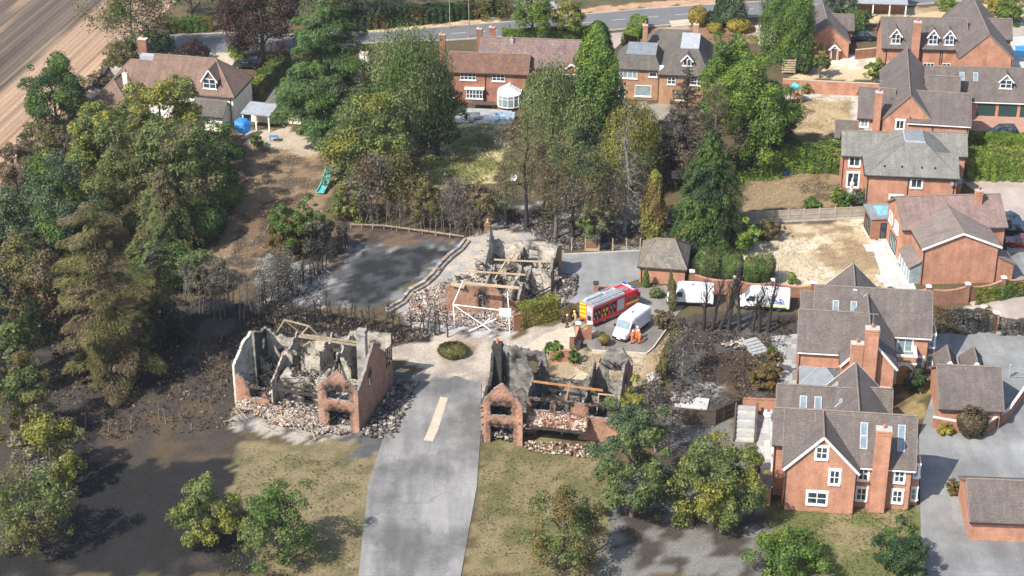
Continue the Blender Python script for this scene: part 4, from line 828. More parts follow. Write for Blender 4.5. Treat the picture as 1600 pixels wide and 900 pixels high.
# ------------------------------------------------------------------ burnt shells
_rc = [0]
def ruin_wall(mb, a, b, prof, opens=(), t=0.3, cell=0.2, soot=0.15, rag=0.22, mats=(0, 1, 2), hot=1.0):
    """broken wall a->b; outer face on the right of travel. prof: (metres along, height); opens: (u0,u1,z0,z1)"""
    _rc[0] += 1; rg = np.random.default_rng(100 + _rc[0]); a = np.array(a, float); b = np.array(b, float); L = np.linalg.norm(b - a); d = (b - a) / L; n = np.array([d[1], -d[0]])
    nu = max(2, int(round(L / cell))); pu = [p[0] for p in prof]; pz = [p[1] for p in prof]; zmax = max(pz) + 0.8; nz = int(math.ceil(zmax / cell)); du = L / nu
    uc = (np.arange(nu) + 0.5) * du; top = np.interp(uc, pu, pz); lum = np.repeat(rg.normal(size=nu // 3 + 2), 3)[:nu]; top = top + rag * (0.6 * lum + 0.5 * rg.normal(size=nu))
    vt = np.interp(np.arange(nu + 1) * du, pu, pz) + rag * (0.7 * np.interp(np.arange(nu + 1) / 3.0, np.arange(nu // 3 + 3), rg.normal(size=nu // 3 + 3)) + 0.35 * rg.normal(size=nu + 1)); vt = np.maximum(vt, 0.12); top = (vt[1:] + vt[:-1]) / 2; zc = (np.arange(nz) + 0.5) * cell; fill = zc[None, :] - cell * 0.5 < top[:, None] - 0.03; fill[:, 0] |= top > 0.05
    for (u0, u1, z0, z1) in opens: fill[np.ix_((uc > u0) & (uc < u1), (zc > z0) & (zc < z1))] = False
    ju = rg.normal(size=(nu + 1, nz + 1)) * 0.035; jz = rg.normal(size=(nu + 1, nz + 1)) * 0.05; ju[0] = ju[-1] = 0; jz[:, 0] = 0; jn = rg.normal(size=(nu + 1, nz + 1)) * 0.012
    if mb.soot is None: mb.soot = []
    ids = {}
    def vid(i, j, sd):
        key = (i, j, sd)
        if key not in ids:
            u = i * du + ju[i, j]; z = min(max(j * cell + jz[i, j], 0), vt[i]) if j else -0.15; o = (0.0 if sd == 0 else -t) + (jn[i, j] if sd == 0 else -jn[i, j]); p = a + d * u + n * o; ids[key] = len(mb.v); mb.v.append((p[0], p[1], z))
            sv = soot; tp = np.interp(u, pu, pz)
            if tp - z < 0.5: sv += 0.15 * hot
            for (u0, u1, z0, z1) in opens:
                if z > z1 - 0.3 and u0 - 0.5 < u < u1 + 0.5: sv += hot * max(0, 1.0 - (z - z1) / 1.3) * (1 if u0 - 0.1 < u < u1 + 0.1 else 0.5)
                elif z0 < z <= z1 and u0 - 0.4 < u < u1 + 0.4: sv += 0.4 * hot
            mb.soot.append(min(sv, 1.0))
        return ids[key]
    for i in range(nu):
        for j in range(nz):
            if not fill[i, j]: continue
            f = lambda q, m: (mb.f.append(q), mb.m.append(m))
            f((vid(i, j, 0), vid(i + 1, j, 0), vid(i + 1, j + 1, 0), vid(i, j + 1, 0)), mats[0]); f((vid(i + 1, j, 1), vid(i, j, 1), vid(i, j + 1, 1), vid(i + 1, j + 1, 1)), mats[1])
            if i == 0 or not fill[i - 1, j]: f((vid(i, j, 1), vid(i, j, 0), vid(i, j + 1, 0), vid(i, j + 1, 1)), mats[2])
            if i == nu - 1 or not fill[i + 1, j]: f((vid(i + 1, j, 0), vid(i + 1, j, 1), vid(i + 1, j + 1, 1), vid(i + 1, j + 1, 0)), mats[2])
            if j == nz - 1 or not fill[i, j + 1]: f((vid(i, j + 1, 0), vid(i + 1, j + 1, 0), vid(i + 1, j + 1, 1), vid(i, j + 1, 1)), mats[2])
            if j > 0 and not fill[i, j - 1]: f((vid(i, j, 1), vid(i + 1, j, 1), vid(i + 1, j, 0), vid(i, j, 0)), mats[2])
    return mb
RM = ['brick_ruin', 'plaster_pale', 'plaster_grey']
def chunks(n, place, smin, smax, flat=0.6):
    """broken lumps: place(n) gives their centres"""
    C = place(n); s = smin + (smax - smin) * RNG.random((n, 1)) ** 2.5; dim = s * np.column_stack([0.6 + 0.8 * RNG.random(n), 0.4 + 0.6 * RNG.random(n), flat * (0.3 + 0.6 * RNG.random(n))])
    q = RNG.normal(size=(n, 3)); q[:, :2] *= 0.35; az = RNG.random(n) * 6.283; ca, sa = np.cos(az), np.sin(az); ex = unit(np.column_stack([ca, sa, q[:, 0]])); ez = unit(np.column_stack([q[:, 0] * -ca, q[:, 1], np.ones(n)])); ey = np.cross(ez, ex); ez = np.cross(ex, ey)
    sg = np.array([[-1, -1, -1], [1, -1, -1], [1, 1, -1], [-1, 1, -1], [-1, -1, 1], [1, -1, 1], [1, 1, 1], [-1, 1, 1]]) * 0.5
    jit = 1 + 0.3 * RNG.normal(size=(n, 8, 3)) * 0.6; o = (sg[None] * jit) * dim[:, None, :]; V = C[:, None, :] + o[..., 0:1] * ex[:, None] + o[..., 1:2] * ey[:, None] + o[..., 2:3] * ez[:, None]
    q6 = np.array([(0, 3, 2, 1), (4, 5, 6, 7), (0, 1, 5, 4), (1, 2, 6, 5), (2, 3, 7, 6), (3, 0, 4, 7)]); F = (np.arange(n) * 8)[:, None, None] + q6[None]
    return V.reshape(-1, 3), F.reshape(-1, 4)
def in_poly(poly, n):
    poly = [tuple(p) for p in poly]; xs = [p[0] for p in poly]; ys = [p[1] for p in poly]; out = np.empty((0, 2))
    while len(out) < n:
        q = np.column_stack([RNG.uniform(min(xs), max(xs), n * 2), RNG.uniform(min(ys), max(ys), n * 2)]); out = np.concatenate([out, q[inside(q[:, 0], q[:, 1], poly)]])
    return out[:n]
def rubble(name, label, poly, n, mat, heap=0.5, smin=0.1, smax=0.7, cat='rubble', parent=None):
    def pl(k):
        q = in_poly(poly, k); hz = heap * np.clip(fbm(q[:, 0] + 50, q[:, 1], 2.2, 14, 3) * 2 - 0.6, 0, 1.2); return np.column_stack([q, hz * RNG.random(k) ** 0.35 + 0.03])
    V, F = chunks(n, pl, smin, smax); o = link(name, fast(name, V, F, mat), parent)
    if parent is None: put(o, label, cat, None, 'stuff')
    else: o['kind'] = 'stuff'
    return o
# ------------------------------------------------------------------ vehicles (front at +x) and people
def ring(x, w, zb, zt, sh_=0.78, rt=0.9, tw=0.8):
    zs = zb + (zt - zb) * sh_
    return [(x, -w * 0.94, zb), (x, w * 0.94, zb), (x, w, zb + 0.14), (x, w, zs), (x, w * rt, zt - (zt - zs) * 0.3), (x, w * tw, zt), (x, -w * tw, zt), (x, -w * rt, zt - (zt - zs) * 0.3), (x, -w, zs), (x, -w, zb + 0.14)]
_wh = {}
def wheel(root, x, y, r=0.34, wd=0.22, rim='alloy'):
    key = (r, wd, rim)
    if key not in _wh:
        t = MB(); pr = [(r * 0.62, -wd / 2), (r * 0.95, -wd / 2), (r, -wd * 0.3), (r, wd * 0.3), (r * 0.95, wd / 2), (r * 0.62, wd / 2)]; n = 14
        t.loft([[(q * math.cos(6.2832 * i / n), z, q * math.sin(6.2832 * i / n)) for i in range(n)] for q, z in pr]); d = MB()
        d.loft([[(q * math.cos(6.2832 * i / n), z, q * math.sin(6.2832 * i / n)) for i in range(n)] for q, z in [(r * 0.61, -wd * 0.42), (r * 0.61, wd * 0.42)]]); d.loft([[(q * math.cos(6.2832 * i / 5), z, q * math.sin(6.2832 * i / 5)) for i in range(5)] for q, z in [(r * 0.3, -wd * 0.52), (r * 0.3, wd * 0.52)]])
        _wh[key] = (t.mesh('tyre', 'rubber'), d.mesh('rim', rim))
    a, b = _wh[key]; e = link('wheel', a, root, (x, y, r)); link('rim', b, e)
def heading(front, rear, width, side):
    """centre and heading (deg) from the two ground corners of one flank; side +1: the flank is on the vehicle's left"""
    f = np.array(front); r = np.array(rear); d = f - r; L = np.linalg.norm(d); d /= L; left = np.array([-d[1], d[0]]); c = (f + r) / 2 - left * side * width / 2
    return (c[0], c[1]), math.degrees(math.atan2(d[1], d[0])), L
def van(name, label, c, rot, cat='van', group=None, livery=False, L=5.9):
    r = empty(name, c, rot, label, cat, group); k = L / 5.9
    b = MB(); st = [(-2.95, 0.92, 0.5, 2.36), (-2.88, 0.98, 0.42, 2.46), (-1.0, 1.0, 0.4, 2.52), (1.0, 1.0, 0.4, 2.55), (1.5, 0.97, 0.4, 2.46), (1.62, 0.96, 0.4, 2.34), (2.2, 0.95, 0.38, 1.38), (2.75, 0.9, 0.36, 1.08), (2.93, 0.84, 0.4, 0.86), (2.97, 0.78, 0.46, 0.72)]
    b.loft([ring(x * k, w, zb, zt, 0.84 if zt > 1.5 else 0.75, 0.93, 0.84) for x, w, zb, zt in st]); b.build('body', 'paint_white', r)
    w = MB(); w.poly([(1.66 * k, -0.8, 2.29), (1.66 * k, 0.8, 2.29), (2.16 * k + 0.01, 0.86, 1.46), (2.16 * k + 0.01, -0.86, 1.46)]); w.build('windscreen', 'glass_blue', r, (0.03, 0, 0.025))
    for sg in (-1, 1):
        MB().hexa([(1.0 * k, sg * 0.99, 1.3), (2.0 * k, sg * 0.955, 1.3), (2.0 * k, sg * 0.975, 1.3), (1.0 * k, sg * 1.012, 1.3), (1.0 * k, sg * 0.99, 1.95), (1.66 * k, sg * 0.95, 1.95), (1.66 * k, sg * 0.97, 1.95), (1.0 * k, sg * 1.012, 1.95)]).build('side_window', 'glass_dark', r)
        MB().box(-2.6 * k, 1.9 * k, sg * 1.0 - 0.015, sg * 1.0 + 0.015, 0.42, 0.62).build('sill_trim', 'black_plastic', r)
        MB().box(1.9 * k, 2.02 * k, sg * 1.02 - 0.1 + sg * 0.1, sg * 1.02 + 0.1 + sg * 0.1, 1.35, 1.68).build('mirror', 'black_plastic', r)
        MB().box(2.72 * k, 2.9 * k, sg * 0.7 - 0.14, sg * 0.7 + 0.14, 0.88, 1.06).build('headlight', 'lamp_clear', r); MB().box(-2.97 * k, -2.9 * k, sg * 0.86 - 0.05, sg * 0.86 + 0.05, 1.0, 1.7).build('tail_light', 'lamp_red', r)
        wheel(r, 1.95 * k, sg * 0.86); wheel(r, -1.75 * k, sg * 0.86)
    MB().box(2.75 * k, 3.02 * k, -0.86, 0.86, 0.3, 0.58).build('bumper', 'black_plastic', r); MB().box(-3.05 * k, -2.9 * k, -0.9, 0.9, 0.36, 0.55).build('bumper', 'black_plastic', r)
    MB().box(3.0 * k, 3.035 * k, -0.26, 0.26, 0.42, 0.53).build('number_plate', 'white_trim', r); MB().box(2.82 * k, 2.95 * k, -0.35, 0.35, 0.68, 0.86).build('grille', 'black_plastic', r)
    for i in (0, 1): MB().box(-2.97 * k, -2.925 * k, -0.8 + i * 0.81, -0.01 + i * 0.81, 0.6, 2.2).build('rear_door', 'paint_white', r)
    MB().box(-0.4, -0.15, -0.12, 0.12, 2.5, 2.6).build('roof_vent', 'black_plastic', r)
    if livery:
        for sg in (-1, 1):
            for i in range(9):
                MB().box((-2.5 + i * 0.4) * k, (-2.12 + i * 0.4) * k, sg * 1.006 - 0.006, sg * 1.006 + 0.006, 0.64, 0.92).build('livery_panel', 'livery_lime' if i % 2 == 0 else 'paint_white', r)
            sc = MB()
            pts = [(-2.3, 1.3), (-2.0, 1.75), (-1.75, 1.7), (-1.9, 1.35), (-2.1, 1.3), (-1.5, 1.35), (-1.25, 1.75), (-1.05, 1.65), (-1.3, 1.4), (-0.95, 1.35), (-0.7, 1.7), (-0.5, 1.6), (-0.75, 1.4)]
            for p, q in zip(pts[:-1], pts[1:]): sc.bar((p[0] * k, sg * 1.014, p[1]), (q[0] * k, sg * 1.014, q[1]), 0.02, 0.12)
            sc.box(-2.35 * k, -0.6 * k, sg * 1.012 - 0.006, sg * 1.012 + 0.006, 1.1, 1.2); sc.build('lettering', 'paint_blue', r)
    return r
def car(name, label, c, rot, mat, suv=False, group=None):
    r = empty(name, c, rot, label, 'car', group); h = 0.16 if suv else 0.0
    st = [(-2.2, 0.78, 0.42, 0.8), (-2.12, 0.86, 0.32, 0.92 + h), (-1.4, 0.9, 0.28, 0.98 + h), (0.0, 0.9, 0.26, 0.96 + h), (0.9, 0.89, 0.26, 0.94 + h), (1.7, 0.86, 0.28, 0.86 + h), (2.1, 0.78, 0.32, 0.7 + h), (2.2, 0.66, 0.4, 0.58 + h)]
    MB().loft([ring(x, w, zb + h * 0.6, zt, 0.8, 0.97, 0.9) for x, w, zb, zt in st]).build('body', mat, r)
    top = 1.45 + h * 1.6; rb = -2.0 if suv else -1.7
    g = MB(); g.loft([[(x, -w, z0), (x, w, z0), (x, w * k, z1), (x, -w * k, z1)] for x, w, k, z0, z1 in [(rb, 0.8, 0.97, 0.9 + h, 0.95 + h), (rb + 0.5 if not suv else rb + 0.25, 0.83, 0.85, 0.9 + h, top - 0.06), (-0.5, 0.85, 0.82, 0.9 + h, top), (0.35, 0.84, 0.82, 0.9 + h, top - 0.04), (1.15, 0.8, 0.97, 0.88 + h, 0.95 + h)]]); g.build('windows', 'glass_dark', r)
    ro = MB(); ro.loft([[(x, -w, z), (x, w, z), (x, w, z + 0.05), (x, -w, z + 0.05)] for x, w, z in [(rb + (0.3 if suv else 0.55), 0.7, top - 0.05), (-0.5, 0.72, top + 0.0), (0.4, 0.7, top - 0.045)]]); ro.build('roof', mat, r)
    for sg in (-1, 1):
        p = MB()
        for xa, xb, zb_ in ((rb + 0.02, rb + (0.3 if suv else 0.55), 0.93 + h), (1.16, 0.4, 0.93 + h)): p.bar((xa, sg * 0.79, zb_), (xb, sg * 0.7, top - 0.01), 0.07, 0.07)
        p.bar((-0.45, sg * 0.86, 0.93 + h), (-0.45, sg * 0.72, top), 0.07, 0.07); p.build('pillars', mat, r)
        wheel(r, 1.35, sg * 0.8, 0.33 + h * 0.3, 0.2); wheel(r, -1.35, sg * 0.8, 0.33 + h * 0.3, 0.2)
        MB().box(2.0, 2.17, sg * 0.6 - 0.13, sg * 0.6 + 0.13, 0.62 + h, 0.74 + h).build('headlight', 'lamp_clear', r); MB().box(-2.2, -2.12, sg * 0.68 - 0.12, sg * 0.68 + 0.12, 0.7 + h, 0.84 + h).build('tail_light', 'lamp_red', r); MB().box(0.75, 0.92, sg * 0.98 - 0.09, sg * 0.98 + 0.09, 0.95 + h, 1.08 + h).build('mirror', mat, r)
    return r
def fire_engine(label, c, rot):
    r = empty('fire_engine', c, rot, label, 'fire engine'); W = 1.2
    cab = MB(); cab.loft([ring(x, w, 0.5, zt, 0.86, 0.96, 0.9) for x, w, zt in [(1.35, 1.18, 2.8), (1.45, 1.2, 2.86), (3.3, 1.2, 2.86), (3.62, 1.17, 2.72), (3.84, 1.14, 1.75), (3.9, 1.1, 0.9)]]); cab.build('cab', 'paint_red', r)
    b = MB(); b.box(-3.85, 1.33, -W, W, 0.55, 1.0); b.box(-3.85, 1.33, -W + 0.35, W - 0.35, 1.0, 2.72); b.box(-3.85, 1.33, -W, W, 2.5, 2.82)
    for x in (-3.85, -2.55, -1.35, -0.05, 1.23):
        for sg in (-1, 1): b.box(x, x + 0.12, sg * (W - 0.18) - 0.178, sg * (W - 0.18) + 0.178, 1.0, 2.5)
    b.build('body', 'paint_red', r)
    for sg in (-1, 1):
        for k, x in enumerate((-3.73, -2.43, -1.23, 0.07)):
            if k == 3 or sg > 0: 
                o = MB()
                for j in range(10): o.box(x, x + 1.16, sg * (W - 0.03) - 0.02, sg * (W - 0.03) + 0.02, 1.0 + j * 0.15 + 0.005, 1.0 + (j + 1) * 0.15 - 0.004)
                o.build('locker_shutter', 'shutter', r)
            else:
                q = MB(); q.box(x + 0.02, x + 1.13, sg * (W - 0.3) - 0.02, sg * (W - 0.3) + 0.02, 1.0, 2.5); q.box(x, x + 1.16, sg * (W - 0.17) - 0.16, sg * (W - 0.17) + 0.16, 1.55, 1.6)
                q.build('locker', 'wood_dark', r); e = MB()
                for j in range(4): e.box(x + 0.1 + 0.25 * j, x + 0.28 + 0.25 * j, sg * (W - 0.2) - 0.1, sg * (W - 0.2) + 0.1, 1.0 + 0.6 * (j % 2), 1.35 + 0.62 * (j % 2))
                e.build('equipment', ['metal_rail', 'helmet_yellow', 'lead_grey', 'pale_blue'][k], r)
        MB().poly([(1.75, sg * 1.215, 1.75), (2.35, sg * 1.215, 1.75), (2.35, sg * 1.19, 2.45), (1.75, sg * 1.19, 2.45)]).build('side_window', 'glass_dark', r); MB().poly([(2.55, sg * 1.215, 1.65), (3.35, sg * 1.21, 1.65), (3.3, sg * 1.18, 2.45), (2.55, sg * 1.19, 2.45)]).build('side_window', 'glass_dark', r)
        for xa, xb in ((1.5, 2.42), (2.5, 3.6)): MB().box(xa, xb, sg * 1.212 - 0.006, sg * 1.212 + 0.006, 1.3, 1.52).build('stripe', 'paint_yellow', r)
        MB().box(3.55, 3.7, sg * 1.32 - 0.08, sg * 1.32 + 0.08, 1.9, 2.4).build('mirror', 'black_plastic', r); MB().box(3.86, 3.95, sg * 0.85 - 0.16, sg * 0.85 + 0.16, 0.85, 1.05).build('headlight', 'lamp_clear', r)
        wheel(r, 2.55, sg * 1.0, 0.5, 0.32); wheel(r, -2.0, sg * 0.95, 0.5, 0.46)
        MB().box(-1.2, 2.0, sg * 1.1 - 0.05, sg * 1.1 + 0.05, 0.45, 0.7).build('side_step', 'metal_rail', r)
    MB().poly([(3.68, -1.0, 2.62), (3.68, 1.0, 2.62), (3.87, 1.04, 1.8), (3.87, -1.04, 1.8)]).build('windscreen', 'glass_dark', r, (0.03, 0, 0.0)); MB().box(3.75, 4.02, -1.18, 1.18, 0.42, 0.75).build('bumper', 'shutter', r); MB().box(3.86, 3.93, -0.7, 0.7, 0.85, 1.15).build('grille', 'black_plastic', r)
    lb = MB().box(2.9, 3.2, -1.0, 1.0, 2.86, 2.96).build('light_bar', 'white_trim', r)
    for sg in (-1, 1): MB().box(2.92, 3.18, sg * 0.72 - 0.25, sg * 0.72 + 0.25, 2.96, 3.1).build('beacon', 'lamp_blue', lb)
    # ladders on the roof gantry
    for y0, wd, z in ((-0.62, 0.42, 3.1), (-0.1, 0.36, 3.02)):
        l = MB()
        for e in (-wd / 2, wd / 2): l.box(-3.95, 2.1, y0 + e - 0.03, y0 + e + 0.03, z, z + 0.12)
        for k in range(20): l.tube((-3.85 + k * 0.31, y0 - wd / 2, z + 0.06), (-3.85 + k * 0.31, y0 + wd / 2, z + 0.06), 0.025, 0.025, 5)
        l.build('ladder', 'lead_pale', r)
    g = MB()
    for x in (-3.6, -0.4, 1.25): g.box(x, x + 0.1, -1.0, 1.0, 2.82, 3.0)
    for y in (-1.12, 1.12): g.box(-3.8, 1.3, y - 0.04, y + 0.04, 2.82, 3.02)
    g.build('roof_gantry', 'lead_pale', r); MB().box(-3.4, -0.8, 0.45, 0.95, 2.83, 3.08).build('roof_box', 'lead_pale', r)
    MB().box(-3.83, 1.3, -1.08, 1.08, 2.822, 2.84).build('roof_deck', 'lead_grey', r)
    for k in range(8):
        for sg in (1,):
            a = 0.6 + k * 0.27; z1 = a + 0.27; y0, y1 = (0.02, 1.16) if sg > 0 else (-0.02, -1.16)
            MB().poly([(-3.862, y0, min(a + 0.25, 2.75)), (-3.862, y1, min(a, 2.75)), (-3.862, y1, min(z1, 2.78)), (-3.862, y0, min(z1 + 0.25, 2.78))]).build('chevron', 'paint_yellow' if k % 2 else 'paint_orange', r)
    pp = MB().box(-3.9, -3.86, -1.1, -0.1, 0.7, 1.9).build('pump_panel', 'lead_grey', r); MB().box(-3.95, -3.9, -0.9, -0.3, 0.9, 1.5).build('hose_reel', 'rubber', pp); MB().box(-3.9, -3.86, -1.1, -0.1, 1.95, 2.75).build('rear_shutter', 'shutter', r)
    return r
def skinned(name, pts, edges, mat, parent, root_i=0, lev=1):
    me = bpy.data.meshes.new(name); me.from_pydata([p[:3] for p in pts], edges, []); me.materials.append(M[mat]); o = link(name, me, parent); o.modifiers.new('skin', 'SKIN'); sv = me.skin_vertices[0].data
    for i, p in enumerate(pts): sv[i].radius = (p[3], p[4] if len(p) > 4 else p[3]); sv[i].use_root = (i == root_i)
    o.modifiers['skin'].use_smooth_shade = True; s = o.modifiers.new('sub', 'SUBSURF'); s.levels = lev; s.render_levels = lev; return o
def person(label, x, y, rot, suit='orange_suit', helmet='helmet_white', lean=0.0, arms=((0.27, -0.16, 0.95), (-0.27, -0.2, 1.02)), step=0.08, group=None):
    """faces -y; hands given as wrist positions"""
    r = empty('person', (x, y), rot, label, 'person', group); ly = lambda z: -lean * max(z - 0.95, 0)
    core = [(0, 0, .96, .125, .1), (0, ly(1.15), 1.15, .13, .1), (0, ly(1.36), 1.36, .155, .105), (0, ly(1.5), 1.5, .062), (0, ly(1.6) - .015, 1.6, .085, .095), (0, ly(1.72) - .015, 1.72, .088, .098)]
    body = list(core); ed = [(0, 1), (1, 2), (2, 3), (3, 4), (4, 5)]; suitp = [(q[0], q[1], q[2], q[3] + .022, (q[4] if len(q) > 4 else q[3]) + .022) for q in core[:3]]; se = [(0, 1), (1, 2)]
    for i, sg in enumerate((1, -1)):
        st = step * sg; leg = [(sg * .095, 0, .88, .092), (sg * .11, -.02 - st * .5, .5, .066), (sg * .115, .02 - st, .1, .045), (sg * .12, -.12 - st, .045, .045, .03)]; k = len(body); body += leg; ed += [(0, k), (k, k + 1), (k + 1, k + 2), (k + 2, k + 3)]; ks = len(suitp); suitp += [(a[0], a[1], a[2], a[3] + .026) for a in leg[:3]]; se += [(0, ks), (ks, ks + 1), (ks + 1, ks + 2)]
        wx, wy, wz = arms[i]; shd = (sg * .185, ly(1.42), 1.42, .066); el = (sg * .27, (ly(1.42) + wy) / 2 + .09, (1.42 + wz) / 2 - .03, .047); wr = (wx, wy, wz, .034); pl = (wx, wy - .05, wz - .06, .04, .022); k = len(body); body += [shd, el, wr, pl]; ed += [(2, k), (k, k + 1), (k + 1, k + 2), (k + 2, k + 3)]
        ks = len(suitp); suitp += [(*shd[:3], .09), (*el[:3], .07), (*wr[:3], .055)]; se += [(2, ks), (ks, ks + 1), (ks + 1, ks + 2)]
        for f in range(5):
            kk = len(body); off = (f - 2) * .018; th = f == 0; a = (pl[0] + (off if not th else -sg * .03), pl[1] - (.02 if not th else .0), pl[2] - (.03 if not th else .0), .0095); b2 = (a[0], a[1] - .02, a[2] - (.035 + .006 * (2 - abs(f - 2.5))) * (.6 if th else 1), .0085); body += [a, b2]; ed += [(k + 3, kk), (kk, kk + 1)]
        MB().loft([[(sg * .12 + dx * .06, yy - st, z) for dx, z in ((-1, .0), (1, .0), (.9, hz), (-.9, hz))] for yy, hz in ((.08, .2), (.03, .22), (-.06, .13), (-.17, .08))]).build('boot', 'boot', r)
    skinned('body', body, ed, 'skin', r); skinned('overalls', suitp, se, suit, r)
    hd = (0, ly(1.7) - .015, 1.7); hm = MB(); hm.lathe([(.15, 0), (.135, .02), (.13, .07), (.1, .12), (.05, .145), (.005, .15)], 10, hd); hm.build('helmet', helmet, r)
    MB().lathe([(.185, 1.2), (.19, 1.23), (.19, 1.26), (.185, 1.28)], 12, (0, ly(1.22), 0)).build('reflective_band', 'reflective', r).scale = (1, .78, 1)
    MB().box(-.012, .012, hd[1] - .125, hd[1] - .09, 1.61, 1.65).build('nose', 'skin', r)
    for sg in (-1, 1): MB().box(sg * .034 - .011, sg * .034 + .011, hd[1] - .107, hd[1] - .09, 1.655, 1.67).build('eye', 'boot', r)
    return r
# ================================================================== houses
# --- front right brick house with white-edged gable
K = House('brick_house', 'large brick house with white-edged front gable and tall chimney, nearest on the right', 27.2, 161.5, -7.0)
b = K.block(0, 7.0, 0, 4.9, 5.2, 8.95, 'y', over=0.25); KG = b
KM = K.block(-0.1, 12.6, 1.45, 8.1, 5.3, 9.0, 'x', gutter='white_trim')
K.block(-1.2, 2.5, 2.6, 6.9, 6.55, 8.97, 'x'); KN = K.block(-0.85, 7.2, 7.5, 14.2, 5.0, 8.25, 'x'); KS = K.block(3.6, 10.6, 5.2, 14.9, 5.35, 8.99, 'y'); K.block(7.5, 10.75, 11.4, 14.4, 5.4, 7.3, 'x')
for x, z, w, h in ((3.4, 6.25, 1.1, 1.35), (4.85, 3.4, 0.95, 1.6), (3.3, 0.9, 1.9, 1.4)): K.window(x, 0, z, w, h, 'S', 2, 2, True)
for x in (7.75, 11.3):
    for z in (0.8, 3.2): K.window(x, 1.45, z, 0.95, 1.4, 'S', 2, 2, True)
K.chimney(9.3, 0.95, 0, 9.55, 1.5, 0.95, 1)
for y in (3.2, 6.0):
    K.box('bay', 12.6, 13.35, y - 0.9, y + 0.9, 0, 4.9, 'brick_orange')
    for z in (0.7, 3.4): K.window(13.35, y, z, 1.5, 1.35, 'E', 2, 2, True, 'glass_pale'); K.window(12.98, y - 0.9, z, 0.5, 1.35, 'S', 1, 2, True, 'glass_pale')
K.window(-0.1, 4.2, 3.6, 1.4, 1.3, 'W', 2, 2, True, 'glass_pale'); K.window(-1.2, 4.4, 0.9, 1.6, 1.6, 'W', 2, 2, True, 'glass_pale'); K.window(-1.2, 4.5, 4.3, 1.4, 1.4, 'W', 2, 2, True, 'glass_pale')
for u, sd in ((7.6, 0), (11.3, 0)): K.skylight(KM, u, 1.75, 0.75, 2.7, -1, panes=2)
K.skylight(KG, 4.0, 1.6, 0.6, 1.2, -1); K.skylight(KS, 9.6, 1.7, 0.6, 1.1, -1); K.skylight(KS, 12.3, 1.4, 0.6, 1.1, -1); K.skylight(KS, 13.6, 1.4, 0.6, 1.1, -1)
for u in (1.7, 3.2): K.skylight(KN, u, 2.0, 0.75, 1.5, -1)
K.pipe(0.05, -0.06, 0, 5.1); K.pipe(6.95, -0.06, 0, 5.1); K.pipe(-1.1, 2.52, 0, 6.4); K.flat(-2.3, -1.25, 0.3, 2.4, 0, 2.3, 'brick_orange', 'tile_brown')
# --- second brick house
J = House('brick_house', 'rambling brick house with two chimneys, balcony and arched door, beside the grey drive', 36.47, 185.46, -7.0)
J2 = J.block(-4.7, 2.0, 0, 6.8, 5.0, 8.0, 'x', gutter='white_trim'); JM = J.block(-2.9, 9.8, 4.4, 11.6, 5.3, 8.8, 'x', gutter='white_trim'); J.block(-4.4, -0.5, 5.2, 10.6, 5.3, 8.0, 'x'); J.block(-2.1, 4.9, 8.0, 14.0, 5.3, 8.79, 'y', hip=(0, 0)); JC = J.block(-0.1, 5.6, -3.3, 7.0, 5.25, 8.5, 'y', over=0.25)
J.chimney(2.75, -3.7, 0, 9.9, 1.45, 0.9, 1); J.chimney(1.3, -3.75, 0, 8.0, 1.35, 0.8, 1)
for u in (-0.7, 1.3): J.skylight(JM, u, 1.9, 0.7, 1.3, -1)
J.skylight(JC, 3.6, 1.3, 0.6, 1.0, -1); J.skylight(JC, -1.6, 1.2, 0.6, 1.0, -1)
J.window(7.2, 4.4, 2.85, 1.6, 2.0, 'S', 2, 1, True, 'glass_pale'); J.window(8.9, 4.4, 0.7, 0.9, 1.5, 'S', 1, 2, True, 'glass_pale'); J.window(4.6, -3.3, 0.8, 1.0, 1.5, 'S', 2, 2, True); J.window(5.6, -1.8, 0.7, 1.4, 1.6, 'E', 2, 2, True, 'glass_pale')
for y in (6.2, 9.0):
    J.box('bay', 9.8, 10.6, y - 1.0, y + 1.0, 0, 4.9, 'brick_orange')
    for z in (0.6, 3.2): J.window(10.6, y, z, 1.7, 1.5, 'E', 2, 2, True, 'glass_pale'); J.window(10.2, y - 1.0, z, 0.55, 1.5, 'S', 1, 2, True, 'glass_pale')
po = J.box('porch', 5.63, 8.3, 2.0, 4.37, 0, 2.75, 'brick_orange'); J.box('balcony_floor', 5.63, 8.3, 2.03, 4.37, 2.753, 2.9, 'flat_felt', po)
for q in ((5.63, 8.35, 1.9, 2.1, 2.9, 3.5), (8.15, 8.35, 2.1, 4.3, 2.9, 3.5)): J.box('parapet', *q, 'brick_orange', po)
for q in ((5.6, 8.45, 1.85, 2.2, 3.5, 3.68), (8.05, 8.45, 2.2, 4.36, 3.5, 3.68), (5.6, 8.45, 1.9, 1.995, 2.55, 2.8)): J.box('coping', *q, 'stone_white', po)
def arch():
    mb = MB(); c = (7.1, 1.96, 1.7); n = 10
    for i in range(n):
        a0, a1 = math.pi * i / n, math.pi * (i + 1) / n
        mb.extr([(c[0] + r * math.cos(a), c[1], c[2] + r * math.sin(a)) for r, a in ((0.75, a0), (1.05, a0), (1.05, a1), (0.75, a1))], (0, -0.08, 0))
    for sg in (-1, 1): mb.box(c[0] + sg * 0.9 - 0.15, c[0] + sg * 0.9 + 0.15, 1.88, 1.96, 0, 1.7)
    mb.build('door_arch', 'stone_white', po)
    d = MB(); d.extr([(c[0] - 0.74, 1.97, 0)] + [(c[0] + 0.74, 1.97, 0)] + [(c[0] + 0.74 * math.cos(math.pi * i / 8), 1.97, c[2] + 0.74 * math.sin(math.pi * i / 8)) for i in range(9)], (0, -0.05, 0)); d.build('arched_door', 'wood_orange', po)
arch()
cons = J.box('conservatory', -4.4, -0.15, -4.0, -0.03, -0.1, 0.6, 'brick_orange')
